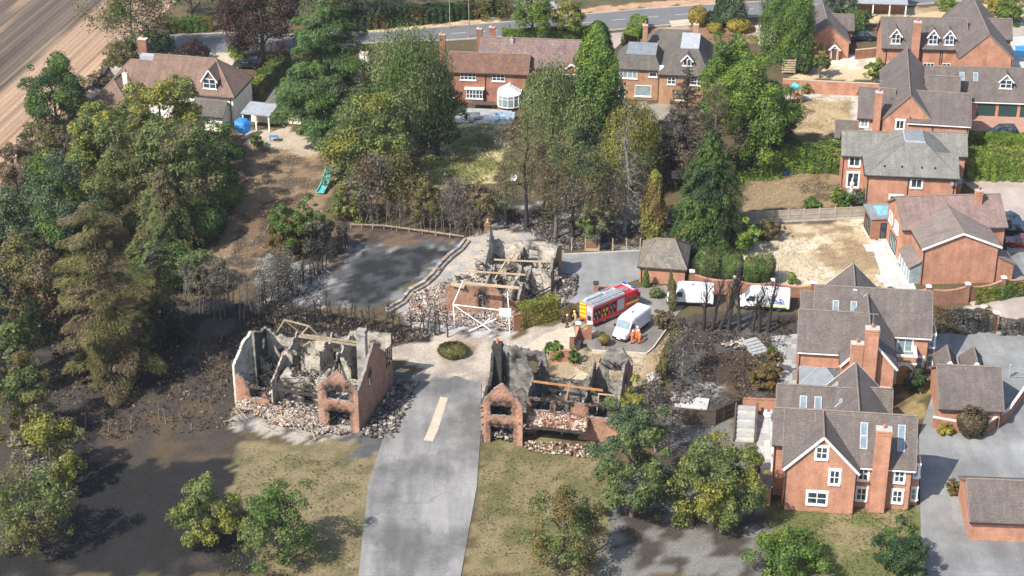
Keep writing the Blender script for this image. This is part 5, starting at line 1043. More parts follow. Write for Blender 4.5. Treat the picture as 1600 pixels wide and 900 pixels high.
def conserv():
    f = MB()
    for x in np.linspace(-4.35, -0.2, 6): f.box(x - 0.06, x + 0.06, -3.98, -3.86, 0.6, 2.5)
    for y in np.linspace(-3.95, -0.2, 5): f.box(-4.38, -4.26, y - 0.06, y + 0.06, 0.6, 2.5)
    f.box(-4.45, -0.15, -4.05, -3.8, 2.5, 2.62); f.box(-4.45, -4.2, -3.8, -0.03, 2.5, 2.62); f.build('frame', 'white_trim', cons)
    g = MB(); g.box(-4.3, -0.2, -3.94, -3.9, 0.6, 2.5); g.box(-4.34, -4.3, -3.9, -0.1, 0.6, 2.5); g.build('glazing', 'glass_pale', cons)
    e = [(-4.6, -4.2, 2.63), (-0.1, -4.2, 2.63), (-0.1, 0.0, 2.63), (-4.6, 0.0, 2.63)]; r0, r1 = (-2.7, -2.1, 3.75), (-1.7, -2.1, 3.75); m = MB()
    for pl in ([e[0], e[1], r1, r0], [e[1], e[2], r1], [e[2], e[3], r0, r1], [e[3], e[0], r0]): m.extr(pl, (0, 0, -0.1))
    m.build('roof', 'flat_felt', cons); rb = MB()
    for p, q in ((r0, e[0]), (r0, e[3]), (r1, e[1]), (r1, e[2]), (r0, r1)): rb.bar(p, q, 0.12, 0.08)
    rb.build('ridge_bar', 'lead_grey', cons)
    for x in (-3.5, -1.0):
        s_ = MB(); s_.hexa([(x - 0.35, -1.2, 3.05), (x + 0.35, -1.2, 3.05), (x + 0.35, -0.6, 2.85), (x - 0.35, -0.6, 2.85), (x - 0.35, -1.2, 3.2), (x + 0.35, -1.2, 3.2), (x + 0.35, -0.6, 3.0), (x - 0.35, -0.6, 3.0)]); s_.build('skylight', 'glass_pale', cons)
conserv()
J.pipe(-4.6, -0.06, 0, 4.9); J.pipe(9.75, 4.33, 0, 5.1)
# --- garages on the right drive
L_ = House('garage', 'brick double garage with brown tiled roof on the grey drive', 46.3, 177.7, -5, 'garage')
L_.block(-0.3, 6.3, 0, 8.6, 2.5, 5.1, 'x', go=0.15)
for x in (1.3, 4.2): L_.block(x - 0.9, x + 0.9, 6.5, 10.5, 3.2, 4.6, 'y', hip=(0, 0.8))
L_.box('plinth_rail', 4.2, 6.0, -0.12, -0.06, 0.2, 1.2, 'black_plastic')
x_, y_ = P(1507, 745, 4.6); L2 = House('garage', 'tiled garage roof cut off at the bottom right corner', x_, y_ - 4.2, -4, 'garage'); L2.block(0, 9.5, 0, 7.5, 2.6, 4.7, 'x', go=0.15)
# --- purple roofed house
I_ = House('brick_house', 'brick house with purple-brown roof, blank front gable and glazed orangery', 50.5, 211.2, 3.5, roof='tile_purple')
IA = I_.block(-0.1, 9.3, 0, 9.3, 5.1, 7.0, 'y', roof='tile_taupe', over=0.3, go=0.25); IM = I_.block(-1.3, 11.6, 5.4, 13.4, 5.3, 7.65, 'x')
m = MB(); m.extr([(9.3, 0, -0.1), (11.4, 0, -0.1), (11.4, 0, 2.4), (9.3, 0, 3.4)], (0, 3.2, 0)); I_.add('lean_to', m, 'brick_orange'); m = MB(); m.extr([(9.3, -0.2, 3.6), (11.65, -0.2, 2.45), (11.65, 3.4, 2.45), (9.3, 3.4, 3.6)], (0, 0, -0.12)); I_.add('roof', m, 'tile_taupe')
m = MB(); m.extr([(-1.5, 0.2, -0.1), (-0.13, 0.2, -0.1), (-0.13, 0.2, 2.9), (-1.5, 0.2, 2.2)], (0, 5.0, 0)); I_.add('lean_to', m, 'glass_pale'); m = MB(); m.extr([(-1.75, 0, 2.25), (-0.13, 0, 3.15), (-0.13, 5.3, 3.15), (-1.75, 5.3, 2.25)], (0, 0, -0.12)); I_.add('roof', m, 'tile_taupe')
for y in (0.25, 1.5, 2.7, 3.9, 5.1): I_.box('mullion', -1.55, -1.45, y - 0.05, y + 0.05, 0, 2.1, 'white_trim')
I_.chimney(8.7, 8.3, 5.8, 8.7, 0.85, 0.7, 1); I_.window(-1.3, 8.5, 3.2, 1.8, 1.3, 'W', 3, 1, glassm='glass_pale'); I_.window(-1.3, 11.4, 3.2, 1.6, 1.3, 'W', 2, 1, glassm='glass_pale'); I_.window(-1.3, 9.5, 0.1, 3.2, 2.1, 'W', 4, 1, glassm='glass_pale', frame='black_plastic'); I_.window(-0.1, 6.6, 0.3, 0.2, 0.3, 'W', 1, 1)
orr = I_.flat(-3.3, 1.6, 13.0, 17.2, -0.1, 2.85, 'brick_brown', 'flat_felt', 0.2)
m = MB(); q0 = [(-2.4, 13.7, 3.06), (1.2, 13.7, 3.06), (1.2, 16.5, 3.06), (-2.4, 16.5, 3.06)]; ra, rb_ = (-1.3, 15.1, 3.75), (0.1, 15.1, 3.75)
for pl in ([q0[0], q0[1], rb_, ra], [q0[1], q0[2], rb_], [q0[2], q0[3], ra, rb_], [q0[3], q0[0], ra]): m2 = MB(); m2.extr(pl, (0, 0, -0.05)); m2.build('lantern_pane', 'glass_sky', orr)
for p, q in ((ra, q0[0]), (ra, q0[3]), (rb_, q0[1]), (rb_, q0[2]), (ra, rb_), (q0[0], q0[1]), (q0[1], q0[2]), (q0[2], q0[3]), (q0[3], q0[0])): m.bar(p, q, 0.1, 0.1)
m.build('lantern_frame', 'lead_grey', orr); I_.window(-0.7, 13.0, 0.05, 2.9, 2.2, 'S', 4, 1, glassm='glass_dark', frame='black_plastic'); I_.window(-3.3, 15.1, 0.05, 2.6, 2.2, 'W', 3, 1, glassm='glass_dark', frame='black_plastic')
pt = sheet('patio', PP([(1360, 377), (1397, 374), (1432, 452), (1384, 454)]), 'concrete', 0.02); slabs(pt, PP([(1384, 454), (1432, 452), (1397, 374), (1360, 377)]), 4, 13, ['paving_pale', 'paving_pale', 'stone_white'], 0.06)
for px, py in ((1358, 388), (1377, 436)):
    x, y = P(px, py); o = MB().box(-0.55, 0.55, -1.1, 1.1, 0, 0.09).build('stone_slab', 'paving_pale', None, (x, y, 0), 0.1); put(o, 'pale stone slab on the dry lawn ' + ('near the orangery' if py < 400 else 'by the brick wall end of the patio'), 'slab')
# --- grey tiled house
HH = House('brick_house', 'brick house with grey tiled hipped roof and lead-covered flat top', 47.2, 233.6, -6.2, roof='tile_grey', trim='gutter_dark')
HH.add('wall', MB().box(0, 11.7, 0, 12.6, -0.1, 5.15), 'brick_orange')
m = MB(); ba = [(-0.35, -0.35, 5.0), (11.95, -0.35, 5.0), (11.95, 12.9, 5.0), (-0.35, 12.9, 5.0)]; tp = [(5.1, 4.7, 8.0), (7.5, 4.7, 8.0), (7.5, 8.6, 8.0), (5.1, 8.6, 8.0)]
for i in range(4): m.extr([ba[i], ba[(i + 1) % 4], tp[(i + 1) % 4], tp[i]], (0, 0, -0.12))
ro = HH.add('roof', m, 'tile_grey'); m = MB(); m.box(5.0, 7.6, 4.6, 8.7, 7.9, 8.06); m.build('flat_top', 'flat_felt', ro); m = MB(); m.box(4.95, 7.65, 4.5, 4.62, 7.86, 8.1); m.box(4.92, 5.05, 4.6, 8.7, 7.86, 8.1); m.build('flashing', 'lead_pale', ro)
m = MB()
for i in (0, 3): m.tube(ba[i], tp[i], 0.09, 0.09, 6)
m.build('ridge_tiles', 'ridge_tile', ro)
MB().bar((-0.4, -0.4, 4.85), (12, -0.4, 4.85), 0.13, 0.13).build('gutter', 'gutter_dark', ro); MB().bar((-0.4, -0.3, 4.85), (-0.4, 6.6, 4.85), 0.13, 0.13).build('gutter', 'gutter_dark', ro)
for x in (2.2, 4.5, 7.1, 8.8): MB().box(x - 0.1, x + 0.1, 0.8, 1.0, 5.75, 5.95).build('roof_vent', 'gutter_dark', ro)
HH.block(5.5, 11.72, 0.004, 6.7, 5.15, 6.95, 'x', walls=True); HH.block(-2.9, 4.0, 6.6, 11.8, 5.15, 7.3, 'x'); HH.block(8.0, 13.6, 8.0, 12.9, 5.15, 7.1, 'x')
HH.window(-1.3, 6.6, 3.2, 1.4, 1.3, 'S', 2, 1, True); HH.window(-1.3, 6.6, 0.1, 1.5, 2.1, 'S', 2, 1, True); HH.window(6.5, 0, 3.3, 1.4, 1.25, 'S', 2, 1, True); HH.window(4.0, 0, 0.7, 1.6, 1.3, 'S', 2, 1, True); HH.pipe(0.1, -0.06, 0, 5); HH.pipe(11.4, -0.06, 0, 5); HH.pipe(-2.8, 6.54, 0, 5)
HH.box('satellite_box', 10.9, 11.3, -0.5, -0.05, 4.0, 4.4, 'lead_grey'); HH.flat(11.75, 12.9, 4.0, 6.0, 0, 2.4, 'brick_orange', 'lead_grey')
# --- big gabled house behind it and its garage wing
G_ = House('brick_house', 'brick house with long steep gable roof and thin tall chimney behind the grey tiled house', 52.5, 253.2, -9.0)
GG = G_.block(0, 7.2, 0, 19.5, 5.0, 8.8, 'y', trimm='ridge_tile', over=0.15, go=0.08); G_.block(-3.2, 1.5, 0.5, 9.4, 4.95, 7.6, 'x'); G_.block(3.7, 12.1, -0.35, 9.5, 5.0, 7.65, 'x', gutter='white_trim')
G_.block(6.5, 11.0, 10.5, 13.5, 5.4, 7.3, 'x'); G_.block(6.5, 11.0, 13.8, 16.8, 5.4, 7.5, 'x')
for x in (2.55, 5.0): G_.window(x, 0, 3.5, 1.1, 1.3, 'S', 2, 1, True)
G_.window(3.5, 0, 0.8, 1.5, 1.3, 'S', 2, 1, True); G_.pipe(3.9, -0.06, 0, 5.5); G_.chimney(-0.75, -0.1, 0, 8.9, 1.0, 0.9, 1); G_.flat(-2.2, -1.4, -0.35, 0.45, 0, 2.9, 'brick_orange', 'lead_grey'); G_.flat(0.0, 1.3, -0.6, -0.05, 0, 2.7, 'brick_orange', 'lead_grey'); G_.window(-2.4, 0.5, 3.3, 1.0, 1.2, 'S', 2, 1, True, 'glass_pale'); G_.window(12.1, 2.0, 0.6, 1.6, 1.6, 'E', 2, 1, True, 'glass_pale')
x_, y_ = P(1352, 205); G_.block(-6.2, -3.25, -1.0, 4.5, 2.3, 3.6, 'x')
GW = House('garage_wing', 'garage wing with three dark green doors and one dormer', 68.9, 266.4, -5.5, 'garage')
gb = GW.block(-5.2, 13.0, 0, 8.0, 2.75, 6.2, 'x', gutter='white_trim')
for i in range(4): GW.garage_door(1.65 + i * 3.15, 0, 2.5, 2.15, 'green_door')
GW.dormer(4.3, 1.2, 4.05, 1.8, 1.3, 0.95, 2.2); GW.dormer(10.6, 1.2, 4.05, 1.8, 1.3, 0.95, 2.2)
for u in (-2.0, 0.0): GW.skylight(gb, u, 2.7, 0.7, 1.5, -1)
# --- far right house with three dormers
F_ = House('brick_house', 'brick house with three white dormers and broad gable, far right beside the pool', 57.65, 282.5, -4.0)
FM = F_.block(0, 12.9, 0, 7.8, 5.2, 8.5, 'x'); FG = F_.block(11.2, 19.3, -4.0, 15.0, 5.2, 8.95, 'y', trimm='ridge_tile', over=0.15, go=0.08); F_.block(16, 20.5, 5.5, 9.5, 5.2, 7.4, 'x')
for x in (1.9, 7.6, 10.1): F_.dormer(x, 0.2, 5.5, 1.45, 1.5, 1.0, 2.6)
F_.chimney(4.9, -0.45, 0, 9.3, 1.15, 0.85, 1)
for x, w in ((1.6, 1.6), (7.3, 1.7), (10.0, 1.3)): F_.window(x, 0, 0.6, w, 1.9, 'S', 3 if w > 1.5 else 2, 3, False)
for x in (0.6, 3.2, 6.0, 8.9, 9.2): F_.pipe(x, -0.06, 0, 5)
F_.window(11.2, -1.5, 0.6, 1.2, 1.6, 'W', 2, 2); F_.pipe(19.1, -4.06, 0, 5)
# --- small barn
E_ = House('brick_outbuilding', 'small brick barn with steep gable and white-edged porch, right of the tall conifers', 46.9, 291.2, -3.0, 'barn')
E_.block(0, 7.0, 0, 10.5, 2.9, 5.7, 'y', trimm='ridge_tile', over=0.2, go=0.08); E_.block(3.0, 8.2, 6.5, 9.5, 2.9, 4.6, 'x'); E_.block(3.9, 5.4, -0.9, 0.4, 2.0, 2.75, 'y', over=0.2); E_.door(4.65, -0.9, 0.95, 1.95, 'S', 'wood_dark'); E_.box('louvre', 1.2, 2.9, -0.03, 0.02, 1.3, 2.5, 'wood_brown')
# --- buff brick house behind the burnt conifer
D_ = House('brick_house', 'buff brick house with two flat-topped hipped roofs and small dormer', 16.3, 273.2, -7.5, wall='brick_buff', roof='tile_slate')
def hipflat(h, base, top, z0, z1, tm, tile_):
    m = MB(); a = [(base[0], base[2], z0), (base[1], base[2], z0), (base[1], base[3], z0), (base[0], base[3], z0)]; c = [(top[0], top[2], z1), (top[1], top[2], z1), (top[1], top[3], z1), (top[0], top[3], z1)]
    for i in range(4): m.extr([a[i], a[(i + 1) % 4], c[(i + 1) % 4], c[i]], (0, 0, -0.12))
    o = h.add('roof', m, tile_); MB().box(top[0] - 0.1, top[1] + 0.1, top[2] - 0.1, top[3] + 0.1, z1 - 0.06, z1 + 0.07).build('flat_top', tm, o)
    g = MB()
    for i in range(4): g.bar(Vector(a[i]) - Vector((0, 0, 0.16)), Vector(a[(i + 1) % 4]) - Vector((0, 0, 0.16)), 0.12, 0.12)
    g.build('gutter', 'gutter_dark', o); return o
D_.add('wall', MB().box(-0.4, 6.0, 0.3, 7.4, -0.1, 4.95), 'brick_buff'); hipflat(D_, (-0.8, 6.3, 0.0, 7.8), (0.9, 5.2, 1.5, 6.6), 4.9, 6.75, 'flat_felt', 'tile_slate')
D_.add('wall', MB().box(6.05, 13.2, -1.1, 11.5, -0.1, 4.9), 'brick_buff'); hipflat(D_, (5.8, 13.6, -1.5, 12), (9.0, 11.6, 2.0, 8.6), 4.85, 7.9, 'lead_pale', 'tile_slate'); D_.block(2.5, 13.0, 8.2, 13.5, 4.9, 7.6, 'x', hip=(2.5, 2.5))
D_.window(1.2, 0.3, 3.3, 2.9, 1.2, 'S', 4, 1, glassm='glass_pale'); D_.window(5.0, 0.3, 3.7, 1.2, 0.7, 'S', 1, 1); D_.window(3.6, 0.3, 0.5, 2.5, 1.75, 'S', 1, 1, glassm='glass_pale'); D_.door(0.4, 0.3, 0.95, 2.05, 'S', 'glass_dark'); D_.window(7.9, -1.1, 3.2, 1.2, 1.15, 'S', 2, 2); D_.window(11.5, -1.1, 3.2, 1.4, 1.15, 'S', 3, 2); D_.window(9.5, -1.1, 0.7, 1.8, 1.3, 'S', 3, 1)
D_.dormer(10.1, -0.4, 6.0, 1.4, 1.05, 0.75, 2.0, cheek='tile_slate', ny=1); D_.chimney(3.2, 7.9, 4.5, 9.2, 0.75, 0.75, 1); D_.chimney(10.9, 8.9, 6, 9.3, 0.8, 0.8, 1)
D_.box('shutter_box', 6.02, 6.6, -0.6, 0.28, 4.9, 5.6, 'white_trim')
# --- red brick house with the white conservatory
C_ = House('brick_house', 'red brick house with long mottled tile roof, white windows and small conservatory', -9.6, 272.4, -6.0, wall='brick_red', roof='tile_old')
C_.block(0, 11.9, 0, 6.2, 5.0, 6.75, 'x', roof='tile_old'); C_.block(4.4, 20.5, 2.6, 10.8, 5.2, 8.0, 'x', roof='tile_pantile'); C_.block(16.8, 20.3, 1.4, 4.5, 5.0, 6.3, 'y')
for x, w, n in ((3.0, 2.4, 4), (7.6, 1.9, 3)): C_.window(x, 0, 3.5, w, 1.05, 'S', n, 2)
bay = C_.box('bay', 2.7, 5.3, -0.6, -0.003, 0, 0.75, 'brick_red'); C_.window(4.0, -0.6, 0.78, 2.5, 1.35, 'S', 5, 2); C_.box('bay_roof', 2.5, 5.5, -0.8, -0.003, 2.2, 2.36, 'white_trim', bay)
C_.window(18.6, 1.4, 3.4, 1.9, 1.1, 'S', 3, 1); C_.window(18.4, 1.4, 0.8, 1.9, 1.3, 'S', 3, 1); C_.window(0.4, 0, 0.6, 0.8, 1.2, 'S', 1, 1)
C_.chimney(-1.6, 5.5, 4.5, 8.6, 0.9, 0.7, 1); C_.chimney(3.9, 7.0, 5.0, 9.2, 0.8, 0.8, 1, 'brick_brown'); C_.chimney(5.8, 7.6, 6.0, 9.3, 0.9, 0.7, 1); C_.chimney(9.0, 6.0, 6.9, 8.0, 0.4, 0.4, 1, 'lead_pale')
cv = MB(); cc = (9.4, -1.9)
cons2 = C_.box('conservatory', 7.7, 11.1, -2.6, -0.02, 0, 0.5, 'brick_red')
ang = [math.pi + math.pi * i / 6 for i in range(7)]; rimp = [(cc[0] + 1.75 * math.cos(a), cc[1] + 1.45 * math.sin(a)) for a in ang]; rimp = [(rimp[0][0], -0.05)] + rimp + [(rimp[-1][0], -0.05)]
f = MB(); g = MB(); rr_ = MB(); ap = (cc[0], -1.6, 3.3); ap2 = (cc[0], -0.05, 3.3)
for p, q in zip(rimp[:-1], rimp[1:]):
    f.bar((*p, 0.5), (*p, 2.3), 0.1, 0.1); f.bar((*p, 2.3), (*q, 2.3), 0.12, 0.14); f.bar((*p, 0.5), (*q, 0.5), 0.12, 0.1); f.bar((*p, 1.75), (*q, 1.75), 0.07, 0.06)
    g.poly([(*p, 0.5), (*q, 0.5), (*q, 2.3), (*p, 2.3)])
    t0 = ap if p[1] < -1.5 else (cc[0], p[1], 3.3); t1 = ap if q[1] < -1.5 else (cc[0], q[1], 3.3)
    for k in range(3):
        u = k / 3; a_ = Vector((*p, 2.36)).lerp(Vector((*q, 2.36)), u); b_ = Vector(t0).lerp(Vector(t1), u); f.bar(a_, b_, 0.12, 0.09)
    rr_.poly([(*p, 2.33), (*q, 2.33), t1, t0] if t0 != t1 else [(*p, 2.33), (*q, 2.33), t0])
f.bar(ap, ap2, 0.12, 0.12); f.build('frame', 'white_trim', cons2); g.build('glazing', 'glass_pale', cons2); rr_.build('roof_glazing', 'glass_roof', cons2)
# --- mostly hidden cream bungalow behind the cedar
B_ = House('cream_house', 'cream-walled house with low dark roof mostly hidden behind the cedar', -37.0, 264.5, -8.0, wall='render_cream', roof='tile_slate')
B_.block(1.5, 22.5, 2.5, 11.0, 3.0, 6.3, 'x', hip=(3.0, 0)); B_.block(0.6, 6.0, -0.5, 6.0, 2.7, 4.6, 'y', hip=(2.0, 0)); B_.window(4.4, -0.5, 0.8, 2.2, 1.4, 'S', 3, 1); B_.window(11, 2.5, 0.8, 2.4, 1.4, 'S', 3, 1); B_.chimney(14.2, 7.2, 5, 9.0, 1.3, 0.8, 2, 'render_cream'); B_.chimney(22.2, 6.8, 3, 8.9, 1.1, 0.8, 1, 'brick_orange')
SB = House('open_shelter', 'small grey-roofed open shelter on posts beside the cream bungalow', *P(380, 200), -14, 'shelter', wall='render_cream')
SB.flat(0.3, 4.2, 2.6, 3.2, 0, 2.6, 'render_cream', 'lead_grey'); m = MB(); m.hexa([(0, -0.6, 2.45), (4.5, -0.6, 2.45), (4.5, 3.4, 2.75), (0, 3.4, 2.75), (0, -0.6, 2.62), (4.5, -0.6, 2.62), (4.5, 3.4, 2.92), (0, 3.4, 2.92)]); SB.add('roof', m, 'lead_grey')
for x in (0.2, 2.2, 4.2): SB.box('post', x - 0.1, x + 0.1, -0.4, -0.2, 0, 2.45, 'render_cream')
# --- bungalow on the left with the burnt wing
A_ = House('cream_house', 'cream dormer bungalow with brown hipped roof and a burnt-out end, beside the field', -41.0, 263.5, -12.0, wall='render_cream', roof='tile_umber')
A_.block(-13.2, 0, 0, 8.2, 4.5, 8.3, 'x', hip=(0, 3.8)); A_.block(-20.5, -11.5, 0.5, 7.5, 3.4, 7.2, 'x', hip=(3.2, 0)); A_.block(-21.0, -14.5, -4.2, 5.0, 2.9, 6.0, 'y', hip=(2.6, 0)); A_.block(-5.2, -0.6, -3.4, 0.5, 2.6, 3.9, 'x', roof='tile_slate', hip=(0, 0))
A_.dormer(-3.6, 0.4, 5.0, 2.1, 1.5, 1.5, 2.8, cheek='tile_umber'); A_.chimney(-16.6, 7.6, 4, 9.2, 1.3, 0.8, 1, 'brick_brown', 'stone_white'); A_.chimney(-16.2, -0.8, 4.2, 6.9, 0.7, 0.6, 1); A_.pipe(-0.4, -0.06, 0, 4.4); A_.window(-8.5, 0, 0.9, 1.8, 1.2, 'S', 3, 1); A_.box('roof_flat', -16.4, -13.0, 5.6, 6.6, 6.6, 7.35, 'lead_pale')
rw = MB(); ruin_wall(rw, (-24.0, 1.0), (-20.9, 1.0), [(0, 2.9), (3.1, 3.0)], [], mats=(0, 0, 1)); ruin_wall(rw, (-24.0, 10.5), (-24.0, 1.0), [(0, 3.2), (9.5, 2.8)], mats=(0, 1, 1)); ruin_wall(rw, (-17.5, 10.5), (-24.0, 10.5), [(0, 4.0), (4, 3.4), (6.5, 3.2)], mats=(0, 0, 1)); ruin_wall(rw, (-20.7, 8.0), (-20.7, 10.5), [(0, 3.5), (2.5, 4)], mats=(0, 0, 1))
rw.build('burnt_wall', ['plaster_pale', 'plaster_dark', 'plaster_grey'], A_.root)
rubble('rubble', None, [(-23.5, 1.6), (-21, 1.6), (-20.9, 8), (-20, 10), (-23.5, 10)], 260, 'rubble_dark', 1.4, 0.15, 1.0, parent=A_.root)
m = MB()
for i in range(7): m.bar((-23.8, 2 + i * 1.2, 3.0 - 0.5 * (i % 2)), (-21.0, 2.6 + i * 1.1, 1.2 + 0.5 * (i % 3)), 0.12, 0.2)
m.build('charred_rafter', 'timber_char', A_.root)
# --- small tiled garage in the centre
N_ = House('garage', 'small brick garage with hipped mottled roof tiles in the concrete yard', 15.75, 211.9, -9.0, 'garage', roof='tile_garage', trim='gutter_dark')
N_.block(0, 5.6, 0, 6.7, 2.4, 4.5, 'x', hip=(1.6, 1.6), over=0.25, gutter='gutter_dark'); N_.pipe(0.25, -0.06, 0, 2.2)
# --- house top right edge, far
T_ = House('brick_outbuilding', 'low brick cart shed with posts at the top edge behind the barn', *P(1345, 24), -5, 'shed', roof='tile_slate'); T_.block(-1, 7.5, 2.4, 7, 2.4, 4.4, 'x', trimm='ridge_tile')
m = MB(); m.hexa([(-1.2, -0.6, 2.25), (7.7, -0.6, 2.25), (7.7, 2.5, 2.55), (-1.2, 2.5, 2.55), (-1.2, -0.6, 2.4), (7.7, -0.6, 2.4), (7.7, 2.5, 2.7), (-1.2, 2.5, 2.7)]); T_.add('canopy', m, 'lead_grey')
for x in (-1, 1.9, 4.7, 7.4): T_.box('post', x - 0.1, x + 0.1, -0.45, -0.25, 0, 2.25, 'white_trim')

def aerial(h, x, y, z0, z1):
    m = MB(); m.tube((x, y, z0), (x, y, z1), .025, .025, 5); m.bar((x - .5, y, z1 - .05), (x + .5, y, z1 - .05), .03, .03)
    for i in range(6): m.bar((x - .45 + i * .18, y - .22, z1 - .05), (x - .45 + i * .18, y + .22, z1 - .05), .02, .02)
    m.build('aerial', 'lead_grey', h.root)
aerial(J, 2.75, -3.2, 8.6, 11.4); aerial(C_, 5.8, 7.3, 8.0, 10.9); aerial(F_, 4.9, 0.1, 8.0, 10.9); aerial(G_, -0.75, 0.5, 7.0, 10.4)
for hs, x, y in ((K, 12.5, 1.38), (K, 7.1, 1.38), (J, 5.55, -3.37), (J, -4.6, -0.07), (I_, -0.02, -0.07), (I_, 9.2, -0.07), (HH, 5.4, -0.07), (G_, 7.1, -0.42), (G_, 11.9, -0.42), (C_, 0.1, -0.07), (C_, 11.8, -0.07), (C_, 5.6, -0.07), (D_, 5.9, 0.23), (L_, 6.2, -0.07)): hs.pipe(x, y, 0, 4.8 if hs is not L_ else 2.3)
# ================================================================== burnt-out shells
def sticks(root, poly, n, zmax, mat, r=.05):
    q = in_poly(poly, n); seg = []
    for p in q:
        a = RNG.random() * 6.28; l = .5 + 1.9 * RNG.random(); z = .1 + zmax * RNG.random(); dz = RNG.normal() * .5; seg.append([p[0], p[1], z, p[0] + math.cos(a) * l, p[1] + math.sin(a) * l, max(z + dz, .1), r, r * .8])
    wood('timber_debris', seg, mat, root, 4)['kind'] = 'stuff'
# --- left shell
R1 = empty('burnt_house', (-20.8, 177.5, 0), -16, 'gutted two-storey brick house shell with front garage gable, left of the lane', 'ruin')
def wallpart(root, name, args, mats=None, chars=None):
    mb = MB()
    for a in args: ruin_wall(mb, *a[0], **a[1]) if isinstance(a[-1], dict) else ruin_wall(mb, *a)
    return mb.build(name, mats or RM, root)
wallpart(R1, 'gable_wall', [((0, 0), (4.6, 0), [(0, 5.0), (2.3, 7.3), (4.6, 5.0)], [(0.95, 3.65, 3.6, 4.9), (1.15, 3.55, -1, 2.2)], 0.3, 0.2, 0.14, 0.1)])
wallpart(R1, 'gable_wall', [((4.6, 0.3), (4.6, 11.0), [(0, 5.0), (2.5, 6.4), (4.9, 8.1), (5.4, 8.0), (7, 6.4), (8.6, 5.2), (8.8, 3.2), (10.7, 3.0)], [(3.3, 3.7, 3.8, 5.0)], 0.3, 0.2, 0.12, 0.1)], ['brick_ruin', 'plaster_pale', 'plaster_grey'])
wallpart(R1, 'side_wall', [((0, 3.5), (0, 0.0), [(0, 5.2), (3.5, 5.0)], [], 0.3)])
wallpart(R1, 'front_wall', [((-10.5, 2.05), (-6.4, 2.05), [(0, 3.9), (1.3, 3.0), (2.4, 2.5), (3.4, 1.9), (4.1, 0.2)], [(1.6, 3.1, 1.0, 2.2)], 0.35)], ['brick_ruin', 'plaster_pale', 'plaster_grey'])
wallpart(R1, 'corner_wall', [((-10.5, 2.1), (-9.3, 4.6), [(0, 4.6), (1.2, 6.4), (2.77, 7.9)], [], 0.35, 0.2, 0.0, 0.22, (0, 1, 2), 0.2)], ['plaster_grey', 'plaster_grey', 'plaster_pale'])
wallpart(R1, 'side_wall', [((-10.5, 10.6), (-9.3, 4.5), [(0, 5.0), (3, 6.2), (6.2, 7.8)], [(1.5, 2.6, 3.5, 4.8)], 0.3, 0.2, 0.4)], ['brick_ruin', 'plaster_dark', 'plaster_grey'])
wallpart(R1, 'back_wall', [((4.6, 11.0), (-10.5, 10.7), [(0, 6.2), (4.8, 6.3), (5.2, 5.2), (9, 5.0), (12, 4.2), (15, 5.0)], [(1.3, 2.6, 0.9, 2.3), (1.2, 2.5, 3.3, 4.6), (6, 7.2, 3.3, 4.6), (6, 7.5, 0.2, 2.3), (9.5, 10.9, 3.2, 4.5), (12, 13.3, 1, 2.3)], 0.3, 0.2, 0.1)])
for a in (((-6.3, 2.4), (-6.3, 10.5), [(0, 2.6), (2, 4.2), (8.1, 5.2)], [(2, 2.9, 0, 2.1)]), ((-2.2, 6.4), (-2.2, 10.6), [(0, 5.2), (4.2, 5.6)], []), ((0.2, 4.0), (0.2, 10.6), [(0, 4.4), (2, 5.6), (6.6, 6.0)], [(1.2, 2.2, 2.7, 4.7)]), ((-9.6, 6.6), (-2.3, 6.6), [(0, 4.0), (2, 3.2), (3.4, 5.0), (7.3, 4.6)], [(1.0, 2.2, 2.9, 4.1), (4.1, 5.1, 2.7, 4.4), (4.2, 5.2, 0.1, 2.2), (1.2, 2.4, 0.9, 2.1)]), ((-6.2, 3.9), (-0.2, 3.8), [(0, 3.2), (1.2, 4.4), (2.2, 3.4), (4, 3.0), (6, 4.2)], [(0.6, 1.7, 0.2, 2.1), (3.0, 4.0, 0.2, 2.1)]), ((0.4, 6.0), (4.4, 5.8), [(0, 5.2), (2, 4.2), (4, 5.2)], [(1.2, 2.1, 2.8, 4.7)])): wallpart(R1, 'inner_wall', [a + (0.16, 0.2, 0.24, 0.34)], ['plaster_pale', 'plaster_grey', 'plaster_pale'])
for q in ((-6.2, -2.3, 4.0, 6.5), (-2.1, 0.1, 3.9, 6.6), (0.4, 4.3, 0.3, 5.7)): MB().box(*q, 2.45, 2.62).build('upper_floor', 'plaster_grey', R1); V, F = chunks(420, lambda n: np.column_stack([RNG.uniform(q[0], q[1], n), RNG.uniform(q[2], q[3], n), 2.62 + .45 * RNG.random(n) ** 2]), .06, .42); link('floor_debris', fast('floor_debris', V, F, 'rubble_dark' if q[0] < -3 else 'rubble_pale'), R1)['kind'] = 'stuff'
def timbers(root, name, L, mat): 
    for a, b, w, h in L: MB().bar(a, b, w, h).build(name, mat, root)
timbers(R1, 'roof_timber', [((-8.8, 10.4, 4.9), (-7.3, 9.2, 7.2), .12, .18), ((-5.8, 10.4, 4.9), (-7.3, 9.2, 7.2), .12, .18), ((-5.9, 9.8, 5.0), (-4.2, 8.6, 7.2), .12, .18), ((-2.8, 9.6, 5.0), (-4.2, 8.6, 7.2), .12, .18), ((-7.3, 9.2, 7.2), (-4.2, 8.6, 7.2), .12, .18), ((-4.4, 7.2, 5.4), (-3.2, 6.4, 6.6), .1, .16), ((-2.4, 6.2, 5.2), (-3.2, 6.4, 6.6), .1, .16)], 'bark_tan')
timbers(R1, 'purlin', [((-5.0, 7.4, 6.4), (3.6, 7.6, 6.2), .14, .2), ((-4.8, 7.9, 6.4), (3.4, 8.2, 6.25), .14, .2)], 'bark_tan'); timbers(R1, 'lintel_beam', [((-6.4, 2.1, 2.65), (0.1, 2.0, 2.5), .3, .3), ((-6.6, 2.5, 2.95), (-0.1, 2.4, 2.75), .2, .2)], 'timber_char')
